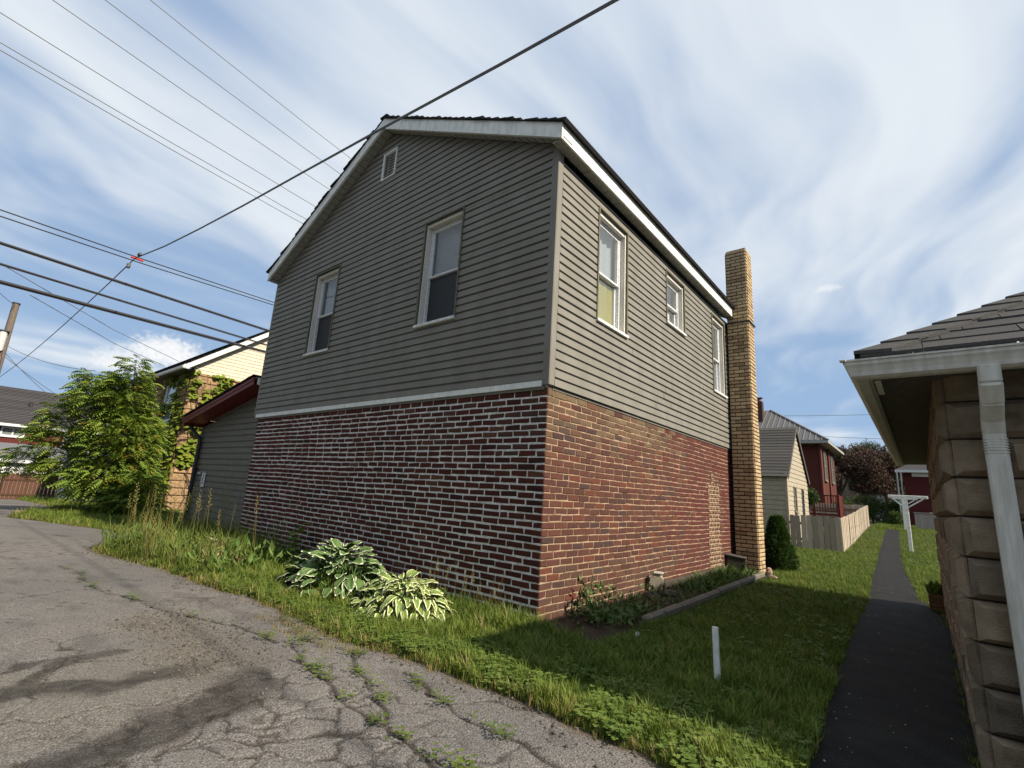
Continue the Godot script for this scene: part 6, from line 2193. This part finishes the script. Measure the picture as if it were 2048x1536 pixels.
func hosta(label: String, at: Vector3, spread: Vector2, high: float, count: int, len: float, wid: float, green: Color, rim: Color, rim_w: float, droop: float) -> void:
	var t := thing("hosta_plant", label, "hosta", at, "hostas along the brick wall")
	var kinds := []
	for k in 5:
		kinds.append(hosta_leaf(len * (0.8 + 0.1 * k), wid * (0.85 + 0.08 * k), green * (0.85 + 0.08 * k), rim, rim_w * (0.8 + 0.1 * k), droop * (0.7 + 0.15 * k), 0.35))
	for k in count:
		var f := pow((k + 0.5) / count, 0.62)
		var a := k * 2.39996 + rng.randf_range(-0.3, 0.3)
		var p := Vector3(cos(a) * spread.x * f * 0.8, high * (1.0 - 0.72 * f * f) * rng.randf_range(0.72, 1.12) + 0.03 * sin(a * 3.0), sin(a) * spread.y * f * 0.8)
		var pitch := lerpf(-0.65, 0.5, f) + rng.randf_range(-0.45, 0.35)
		var bs := Basis(Vector3.UP, PI * 0.5 - a + rng.randf_range(-0.7, 0.7)) * Basis(Vector3.RIGHT, pitch) * Basis(Vector3.BACK, rng.randf_range(-0.55, 0.55))
		var o := piece(t, "leaf", kinds[rng.randi_range(0, 4)], M["hosta"], Transform3D(bs, p))
		o.scale = Vector3.ONE * rng.randf_range(0.85, 1.12)

func hostas() -> void:
	hosta("large dark green hosta with thin white leaf margins against the brick gable", Vector3(-2.32, 0.0, 0.66), Vector2(0.86, 0.58), 0.43, 150, 0.20, 0.115, Color(0.080, 0.140, 0.042), Color(0.62, 0.64, 0.46), 0.10, 1.0)
	hosta("paler hosta with broad cream leaf margins drooping over the grass", Vector3(-1.18, 0.0, 0.66), Vector2(0.68, 0.50), 0.30, 190, 0.135, 0.066, Color(0.145, 0.21, 0.05), Color(0.66, 0.66, 0.40), 0.27, 1.5)
	hosta("small narrow-leaved pale hosta among the tall grass by the lean-to", Vector3(-5.05, 0.0, 1.0), Vector2(0.5, 0.4), 0.24, 46, 0.17, 0.06, Color(0.13, 0.17, 0.05), Color(0.60, 0.60, 0.36), 0.28, 1.3)
	# maple seedling against the wall
	var s := thing("maple_seedling", "maple seedling with bright lobed leaves growing against the brick wall", "seedling", Vector3(-4.30, 0.0, 0.10))
	var b := MB.new()
	b.tube(PackedVector3Array([Vector3(0, 0, 0), Vector3(0.02, 0.25, 0.02), Vector3(0.0, 0.56, 0.03)]), PackedFloat32Array([0.006, 0.005, 0.003]), 5)
	part(s, "stem", b, M["bark"])
	var lf := MB.new()
	lf.col = Color(1, 1, 1)
	for k in 5:
		var a := (k - 2) * 0.72
		var L1 := 0.085 * (1.0 - 0.12 * absf(k - 2))
		var d := Vector3(sin(a), cos(a), 0) * L1
		var w := Vector3(cos(a), -sin(a), 0) * 0.022
		lf.quad(Vector3.ZERO, d * 0.55 + w + Vector3(0, 0, 0.006), d, d * 0.55 - w + Vector3(0, 0, 0.006))
	var me := lf.mesh()
	var mats := [mat("maple_leaf", L(0.10, 0.18, 0.02), 0.6), mat("maple_leaf_dark", L(0.055, 0.11, 0.018), 0.6)]
	for m in mats:
		m.backlight_enabled = true; m.backlight = L(0.2, 0.28, 0.03); m.cull_mode = BaseMaterial3D.CULL_DISABLED
	for k in 22:
		var y := 0.16 + 0.42 * (k / 21.0)
		var a := k * 2.4
		var r := rng.randf_range(0.05, 0.20) * (1.15 - 0.5 * (k / 21.0))
		piece(s, "leaf", me, mats[k % 2], Transform3D(Basis.from_euler(Vector3(rng.randf_range(0.9, 1.9), rng.randf() * TAU, rng.randf_range(-0.4, 0.4))).scaled(Vector3.ONE * rng.randf_range(0.8, 1.5)), Vector3(cos(a) * r, y, absf(sin(a)) * r * 0.7 + 0.03)))

# ---------------------------------------------------------------- the big leafy tree by the stone building
func frond_mesh() -> ArrayMesh:
	# a feathered leaf: pairs of leaflets hanging from an arching rib along +z
	var b := MB.new()
	var n := 6
	var L0 := 0.36
	for k in n + 1:
		var t := (k + 0.6) / (n + 0.6)
		var p := Vector3(0, 0.07 * sin(t * 2.2) - 0.16 * t * t, t * L0)
		for s in [-1.0, 1.0]:
			var len := 0.125 * (0.75 + 0.5 * sin(PI * t)) * (0.7 if k == n else 1.0)
			var d := Vector3(s * 0.84, -0.42, 0.42).normalized() * len
			if k == n: d = Vector3(s * 0.3, -0.45, 0.85).normalized() * len
			var w := Vector3(0, 0.0, 1).cross(d).cross(d).normalized() * 0.027
			b.quad(p, p + d * 0.45 + w, p + d, p + d * 0.45 - w)
	return b.mesh()

func left_tree() -> void:
	var root := Vector3(-13.7, -0.02, 0.35)
	var t := thing("leafy_tree", "bushy bright green tree with feathered leaves before the stone building", "tree", root)
	# leafy masses: centre, radii, number of leaves
	var lobes := [
		[Vector3(-13.75, 3.05, 0.75), Vector3(0.75, 0.75, 0.6), 400], [Vector3(-14.4, 3.05, 1.2), Vector3(0.75, 0.65, 0.6), 330], [Vector3(-13.9, 2.0, 0.65), Vector3(1.05, 0.95, 0.8), 640],
		[Vector3(-13.5, 1.95, 0.25), Vector3(0.55, 0.95, 0.5), 360], [Vector3(-15.1, 1.95, 1.65), Vector3(0.8, 0.6, 0.6), 260], [Vector3(-14.0, 0.85, 0.7), Vector3(1.05, 0.62, 0.8), 520],
		[Vector3(-13.35, 0.8, 0.1), Vector3(0.7, 0.6, 0.55), 340], [Vector3(-15.0, 1.1, 1.4), Vector3(0.75, 0.42, 0.55), 200], [Vector3(-16.0, 1.35, 2.05), Vector3(0.75, 0.22, 0.45), 70], [Vector3(-16.2, 1.0, 2.15), Vector3(0.6, 0.16, 0.4), 40],
		[Vector3(-13.42, 4.0, 0.72), Vector3(0.26, 0.22, 0.22), 26], [Vector3(-13.5, 3.65, 0.65), Vector3(0.5, 0.3, 0.4), 70], [Vector3(-14.5, 3.6, 1.3), Vector3(0.5, 0.22, 0.4), 60], [Vector3(-15.2, 2.6, 1.75), Vector3(0.45, 0.25, 0.35), 60], [Vector3(-13.0, 0.35, 0.2), Vector3(0.8, 0.3, 0.6), 180]]
	var b := MB.new()
	for l in lobes:
		var e: Vector3 = l[0] - root
		b.tube(PackedVector3Array([Vector3(rng.randf_range(-0.15, 0.15), 0, rng.randf_range(-0.15, 0.15)), e * Vector3(0.35, 0.5, 0.35) + Vector3(0, 0.15, 0), e]), PackedFloat32Array([0.05, 0.03, 0.008]), 6)
	part(t, "trunk", b, M["bark"])
	var xs := []
	var cs := PackedColorArray()
	for l in lobes:
		for k in int(l[2] * 1.25):
			var d := Vector3(rng.randfn(), rng.randfn(), rng.randfn()).normalized()
			var p: Vector3 = l[0] - root + d * l[1] * pow(rng.randf_range(0.05, 1.0), 0.40)
			if p.z < -1.3: p.z = -1.3 + rng.randf() * 0.2
			if p.y < 0.1: p.y = 0.1 + rng.randf() * 0.2
			var yaw := atan2(d.x, d.z) + rng.randf_range(-0.7, 0.7)
			var bs := Basis(Vector3.UP, yaw) * Basis(Vector3.RIGHT, rng.randf_range(-0.35, 0.55)) * Basis(Vector3.BACK, rng.randf_range(-0.5, 0.5))
			xs.append(Transform3D(bs.scaled(Vector3.ONE * rng.randf_range(0.5, 0.92)), p))
			var c := Color(0.095, 0.160, 0.026).lerp(Color(0.19, 0.25, 0.038), rng.randf())
			if rng.randf() < 0.07: c = Color(0.28, 0.25, 0.04)
			cs.append(c)
	tag(multi(t, "crown", frond_mesh(), M["leaf"], xs, cs), "", "", "", "stuff")

# ---------------------------------------------------------------- grass
func tuft_mesh(seed_: int, n: int, h: float, w: float, spread: float) -> ArrayMesh:
	var r := RandomNumberGenerator.new()
	r.seed = seed_
	var b := MB.new()
	for k in n:
		var a := r.randf() * TAU
		var o := Vector3(r.randf_range(-1, 1), 0, r.randf_range(-1, 1)) * spread
		var d := Vector3(cos(a), 0, sin(a))
		var sd := Vector3(-d.z, 0, d.x)
		var hh := h * r.randf_range(0.55, 1.15)
		var lean := r.randf_range(0.15, 0.75) * hh
		var ww := w * r.randf_range(0.7, 1.2)
		var t := r.randf_range(0.75, 1.2)
		b.col = Color(t, t, t * 0.9)
		var m := o + Vector3(0, hh * 0.6, 0) + d * lean * 0.35
		var e := o + Vector3(0, hh * 0.92, 0) + d * lean
		b.quad(o - sd * ww, o + sd * ww, m + sd * ww * 0.8, m - sd * ww * 0.8)
		b.tri(m - sd * ww * 0.8, m + sd * ww * 0.8, e)
	return b.mesh()

func clover_mesh(seed_: int) -> ArrayMesh:
	var r := RandomNumberGenerator.new()
	r.seed = seed_
	var b := MB.new()
	for k in 5:
		var o := Vector3(r.randf_range(-0.03, 0.03), 0, r.randf_range(-0.03, 0.03))
		var h := r.randf_range(0.03, 0.06)
		var top := o + Vector3(r.randf_range(-0.01, 0.01), h, r.randf_range(-0.01, 0.01))
		var a0 := r.randf() * TAU
		var t := r.randf_range(0.8, 1.2)
		b.col = Color(t, t, t)
		for q in 3:
			var a := a0 + q * TAU / 3.0
			var d := Vector3(cos(a), 0.12, sin(a)) * 0.013
			var s := Vector3(-sin(a), 0, cos(a)) * 0.008
			b.quad(top, top + d * 0.6 + s + Vector3(0, 0.001, 0), top + d * 1.15, top + d * 0.6 - s + Vector3(0, 0.001, 0))
		b.tri(o - Vector3(0.0006, 0, 0), o + Vector3(0.0006, 0, 0), top)
	return b.mesh()

func lawn_ok(x: float, z: float) -> bool:
	if z > edge(x) + 0.02: return false
	if x > path_l(z) + 0.025 and x < path_r(z) - 0.025 and z > -26.3: return false
	if z < 0.03:
		if x < -11.0: return x > -14.9 or z > -1.0
		if x < -7.0: return z > -0.30
		if z > -7.15:
			if x < 0.66 and z > -6.2: return false
			if x < 0.5: return false
		if x < -0.75 and z > -19.0: return false
		if x < 0.80 and z < -14.7: return false
	if x > 2.93 and z > -5.45 and z < 0.40: return false
	if x > 3.4: return z < -5.4
	return true

func grass() -> void:
	var cam := Vector2(2.84, 3.96)
	var kinds := [tuft_mesh(1, 11, 0.075, 0.0017, 0.022), tuft_mesh(2, 11, 0.095, 0.0018, 0.024), tuft_mesh(3, 9, 0.06, 0.0018, 0.022)]
	var xs := [[], [], []]
	var cs := [PackedColorArray(), PackedColorArray(), PackedColorArray()]
	var cx := []
	var cc := PackedColorArray()
	# squares of 25 cm, as many tufts in each as its distance calls for
	var cell := 0.25
	var regions := [Rect2(-9.6, -0.35, 12.6, 2.7), Rect2(-1.0, -14.6, 4.4, 14.6), Rect2(0.7, -29.5, 4.3, 14.9), Rect2(-15.5, -1.1, 5.9, 3.8), Rect2(-1.5, -46, 5, 16.5), Rect2(-31, -1.6, 16.5, 2.6)]
	var seen := {}
	for R in regions:
		var nx := int(R.size.x / cell)
		var nz := int(R.size.y / cell)
		for i in nx:
			for j in nz:
				var key := Vector2i(roundi((R.position.x + i * cell) / cell), roundi((R.position.y + j * cell) / cell))
				if seen.has(key): continue
				seen[key] = true
				var p0 := Vector2(key) * cell
				var d := p0.distance_to(cam)
				var dens := clampf(17000.0 / pow(maxf(d, 2.0), 1.55), 90.0, 3600.0)
				var n := int(dens * cell * cell + rng.randf())
				for k in n:
					var x := p0.x + rng.randf() * cell
					var z := p0.y + rng.randf() * cell
					if not lawn_ok(x, z): continue
					var big := sqrt(maxf(d, 4.0) / 4.0)
					var patch := n_mid.get_noise_2d(x * 0.9 + 60.0, z * 0.9)
					var ed := edge(x) - z
					var shag := n_mid.get_noise_2d(x * 2.6 + 9.0, z * 2.6)
					var s := rng.randf_range(0.6, 1.25) * (1.0 + 0.3 * patch + 0.55 * shag * smoothstep(-0.6, 0.2, z))
					var mown := smoothstep(-0.3, -1.6, z) if x > -0.5 else 0.0
					s *= lerpf(1.15, 0.72, mown)
					# longer along the wall and ragged over the asphalt
					if z > 0.0 and z < 0.45 and x < 0.1: s *= 1.35
					if ed < 0.12: s *= rng.randf_range(0.6, 1.2)
					var t := rng.randf()
					var c := Color(0.088, 0.142, 0.022).lerp(Color(0.175, 0.220, 0.042), clampf(t * 0.7 + 0.6 * patch + 0.35 * shag, 0.0, 1.0))
					if rng.randf() < 0.05 or (ed < 0.08 and rng.randf() < 0.28): c = Color(0.34, 0.27, 0.13).lerp(Color(0.22, 0.20, 0.07), rng.randf())
					var kk := rng.randi_range(0, 2)
					var wide := s * lerpf(1.0, big, 0.75)
					xs[kk].append(Transform3D(Basis(Vector3.UP, rng.randf() * TAU).scaled(Vector3(wide, s * lerpf(1.0, big, 0.35), wide)), Vector3(x, gy(x, z) - 0.004, z)))
					cs[kk].append(c)
				if d < 9.0:
					var m := int(dens * (0.07 + 0.09 * smoothstep(0.2, 0.9, p0.y)) * cell * cell + rng.randf())
					for k in m:
						var x := p0.x + rng.randf() * cell
						var z := p0.y + rng.randf() * cell
						if not lawn_ok(x, z): continue
						if n_mid.get_noise_2d(x * 0.7 + 11.0, z * 0.7) < -0.05 - 0.25 * smoothstep(0.4, 1.0, z): continue
						cx.append(Transform3D(Basis(Vector3.UP, rng.randf() * TAU).scaled(Vector3.ONE * rng.randf_range(0.7, 1.15) * (1.0 + 0.35 * smoothstep(0.3, 1.0, z))), Vector3(x, gy(x, z), z)))
						cc.append(Color(0.085, 0.145, 0.028).lerp(Color(0.150, 0.21, 0.048), rng.randf()))
	for k in 3:
		tag(multi(self, "grass", kinds[k], M["blade"], xs[k], cs[k]), ["short green lawn grass over the yard and the verge", "longer green blades through the lawn and the verge", "fine low grass between the longer blades of the lawn"][k], "grass", "lawn grass", "stuff")
	tag(multi(self, "clover", clover_mesh(4), M["leaf"], cx, cc), "clover leaves spread through the near lawn and verge", "clover", "", "stuff")
	# tall weeds and seeding grass before the lean-to
	var tx := []
	var tc := PackedColorArray()
	var tall := tuft_mesh(12, 12, 0.55, 0.0045, 0.05)
	for k in 620:
		var x := rng.randf_range(-8.3, -3.4)
		var z := rng.randf_range(0.08, edge(x) - 0.03)
		var w := smoothstep(-3.2, -5.2, x) * smoothstep(-8.6, -7.2, x)
		if rng.randf() > 0.25 + 0.75 * w: continue
		var s := rng.randf_range(0.45, 1.1) * (0.42 + 0.68 * w)
		tx.append(Transform3D(Basis(Vector3.UP, rng.randf() * TAU).scaled(Vector3(s, s, s)), Vector3(x, gy(x, z) - 0.01, z)))
		var c := Color(0.085, 0.135, 0.025).lerp(Color(0.16, 0.19, 0.042), rng.randf())
		if rng.randf() < 0.14: c = Color(0.27, 0.21, 0.10)
		tc.append(c)
	# clumps at the foot of the gable and round the corner
	for k in 330:
		var x := rng.randf_range(-3.6, 1.5)
		var z := 0.04 + absf(rng.randfn(0, 0.10))
		var s := rng.randf_range(0.25, 0.55)
		if k > 120:
			z = rng.randf_range(0.2, edge(x) - 0.02)
			s = rng.randf_range(0.12, 0.30)
		elif x > 0.2:
			x -= 1.6
		tx.append(Transform3D(Basis(Vector3.UP, rng.randf() * TAU).scaled(Vector3(s, s, s)), Vector3(x, -0.01, z)))
		tc.append(Color(0.070, 0.120, 0.024).lerp(Color(0.13, 0.18, 0.038), rng.randf()))
	for k in 26:
		var s := rng.randf_range(0.3, 0.5)
		tx.append(Transform3D(Basis(Vector3.UP, rng.randf() * TAU).scaled(Vector3(s * 1.3, s * 0.8, s * 1.3)), Vector3(rng.randf_range(-0.35, 0.30), -0.01, rng.randf_range(0.12, 0.42))))
		tc.append(Color(0.060, 0.110, 0.024).lerp(Color(0.10, 0.15, 0.036), rng.randf()))
	tag(multi(self, "tall_grass", tall, M["blade"], tx, tc), "tall unmown grass in front of the lean-to and along the wall", "grass", "", "stuff")
	# seed stalks
	var st := MB.new()
	st.col = Color(0.8, 0.8, 0.6)
	st.tube(PackedVector3Array([Vector3(0, 0, 0), Vector3(0.02, 0.4, 0.01), Vector3(0.06, 0.78, 0.03)]), PackedFloat32Array([0.0022, 0.0018, 0.0012]), 4)
	st.col = Color(1.1, 1.0, 0.8)
	for k in 16:
		var y := 0.60 + 0.22 * k / 15.0
		var o := Vector3(0.02 + 0.045 * (y - 0.4) / 0.4, y, 0.02)
		var a := k * 2.4
		var d := Vector3(cos(a), 0.9, sin(a)) * 0.032 * (1.2 - 0.6 * k / 15.0)
		st.tri(o, o + d * 0.6 + Vector3(0.004, 0, 0), o + d); st.tri(o, o + d, o + d * 0.6 - Vector3(0.004, 0, 0))
	var sx := []
	var sc := PackedColorArray()
	for k in 90:
		var x := rng.randf_range(-8.0, -4.2)
		var z := rng.randf_range(0.15, edge(x) - 0.1)
		if x > -5.2 and rng.randf() < 0.6: continue
		var s := rng.randf_range(0.7, 1.25)
		sx.append(Transform3D(Basis(Vector3.UP, rng.randf() * TAU).scaled(Vector3(s, s, s)), Vector3(x, 0, z)))
		sc.append(Color(0.33, 0.26, 0.13).lerp(Color(0.22, 0.22, 0.08), rng.randf()))
	for k in 26:
		sx.append(Transform3D(Basis(Vector3.UP, rng.randf() * TAU).scaled(Vector3.ONE * rng.randf_range(0.35, 0.6)), Vector3(rng.randf_range(-1.4, -0.05), 0, rng.randf_range(0.1, 0.5))))
		sc.append(Color(0.30, 0.24, 0.12))
	tag(multi(self, "seed_stalks", st.mesh(), M["blade"], sx, sc), "tan seed heads standing above the tall grass", "grass", "", "stuff")
	# broad leaves among the tall grass
	var bx := []
	var bc := PackedColorArray()
	for k in 700:
		var x := rng.randf_range(-7.6, -3.6)
		var z := rng.randf_range(0.3, edge(x) - 0.02)
		bx.append(Transform3D(Basis.from_euler(Vector3(rng.randf_range(0.1, 1.4), rng.randf() * TAU, 0)).scaled(Vector3.ONE * rng.randf_range(0.3, 0.75)), Vector3(x, rng.randf_range(0.0, 0.28), z)))
		bc.append(Color(0.065, 0.120, 0.026).lerp(Color(0.12, 0.175, 0.042), rng.randf()))
	for k in 260:
		var x := rng.randf_range(-3.6, 1.8)
		var z := rng.randf_range(0.1, edge(x) - 0.03)
		bx.append(Transform3D(Basis.from_euler(Vector3(rng.randf_range(0.7, 1.5), rng.randf() * TAU, 0)).scaled(Vector3.ONE * rng.randf_range(0.25, 0.55)), Vector3(x, 0.01, z)))
		bc.append(Color(0.080, 0.145, 0.036).lerp(Color(0.14, 0.20, 0.055), rng.randf()))
	tag(multi(self, "broadleaf_weeds", leaf_mesh(0.22, 0.085), M["leaf"], bx, bc), "broad-leaved weeds among the grass of the verge", "weeds", "", "stuff")
	# weeds rooted in the asphalt cracks
	var wx := []
	var wc := PackedColorArray()
	for line in [[crack_b, 130, 0.025], [crack_a, 80, 0.03], [crack_c, 40, 0.02], [crack_d, 24, 0.02]]:
		for k in line[1]:
			var pts: Array = line[0]
			var i := rng.randi_range(0, pts.size() - 2)
			var f := rng.randf()
			var q: Vector2 = (pts[i] as Vector2).lerp(pts[i + 1], f)
			if n_mid.get_noise_2d(q.x * 2.2, q.y * 2.2 + 4.0) < 0.02: continue
			q += Vector2(rng.randfn(0, line[2]), rng.randfn(0, line[2]))
			wx.append(Transform3D(Basis(Vector3.UP, rng.randf() * TAU).scaled(Vector3.ONE * rng.randf_range(0.5, 1.25)), Vector3(q.x, gy(q.x, q.y) + 0.002, q.y)))
			wc.append(Color(0.13, 0.18, 0.025).lerp(Color(0.07, 0.11, 0.02), rng.randf()))
	for k in 40:
		var x := rng.randf_range(-1.7, -0.3)
		var q := Vector2(x, 1.72 + 0.12 * sin(x * 5.0) + rng.randfn(0, 0.10))
		wx.append(Transform3D(Basis(Vector3.UP, rng.randf() * TAU).scaled(Vector3.ONE * rng.randf_range(0.5, 1.3)), Vector3(q.x, 0.004, q.y)))
		wc.append(Color(0.14, 0.15, 0.04).lerp(Color(0.09, 0.12, 0.03), rng.randf()))
	tag(multi(self, "crack_weeds", clover_mesh(9), M["leaf"], wx, wc), "small yellow-green weeds sprouting from the cracks in the asphalt", "weeds", "", "stuff")
	var dx := []
	var dc := PackedColorArray()
	for k in 260:
		var x := rng.randf_range(-6.5, 2.0)
		var q := Vector2(x, edge(x) + rng.randf_range(-0.05, 0.07))
		if k < 110: q = Vector2(rng.randf_range(-1.8, -0.4), 1.72 + rng.randfn(0, 0.09))
		dx.append(Transform3D(Basis(Vector3.UP, rng.randf() * TAU).scaled(Vector3.ONE * rng.randf_range(0.5, 1.1)), Vector3(q.x, 0.002, q.y)))
		dc.append(Color(0.30, 0.22, 0.10).lerp(Color(0.20, 0.18, 0.06), rng.randf()))
	tag(multi(self, "dry_grass", tuft_mesh(31, 10, 0.06, 0.0014, 0.03), M["blade"], dx, dc), "straw-coloured dry grass along the asphalt's broken edge", "grass", "", "stuff")
	# a dandelion clock in the lawn
	var dn := thing("dandelion", "single white dandelion seed head in the lawn near the house corner", "dandelion", Vector3(0.95, 0, -0.05))
	var b := MB.new(); b.col = Color(0.12, 0.15, 0.04)
	b.tube(PackedVector3Array([Vector3.ZERO, Vector3(0.01, 0.15, 0)]), PackedFloat32Array([0.0022]), 5)
	part(dn, "stem", b, M["leaf"])
	b = MB.new(); b.col = Color(0.55, 0.55, 0.52)
	for k in 60:
		var d := Vector3(rng.randfn(), rng.randfn(), rng.randfn()).normalized() * 0.021
		var w := d.cross(Vector3.UP).normalized() * 0.003
		b.tri(Vector3(0.01, 0.152, 0), Vector3(0.01, 0.152, 0) + d + w, Vector3(0.01, 0.152, 0) + d - w)
	part(dn, "seed_head", b, M["leaf"])
	# pale petals and crumbs lying on the path
	var px := []
	var pc := PackedColorArray()
	for k in 90:
		var z := rng.randf_range(-7.0, 1.3)
		var x := rng.randf_range(path_l(z) + 0.05, minf(path_r(z) - 0.05, 2.9))
		px.append(Transform3D(Basis.from_euler(Vector3(PI * 0.5 + rng.randf_range(-0.2, 0.2), rng.randf() * TAU, 0)).scaled(Vector3.ONE * rng.randf_range(0.08, 0.22)), Vector3(x, gy(x, z) + 0.033, z)))
		var t := rng.randf_range(0.12, 0.5)
		pc.append(Color(t, t * 0.96, t * 0.85))
	tag(multi(self, "fallen_petals", leaf_mesh(0.09, 0.05), M["leaf"], px, pc), "pale petals and crumbs scattered on the dark path", "petals", "", "stuff")
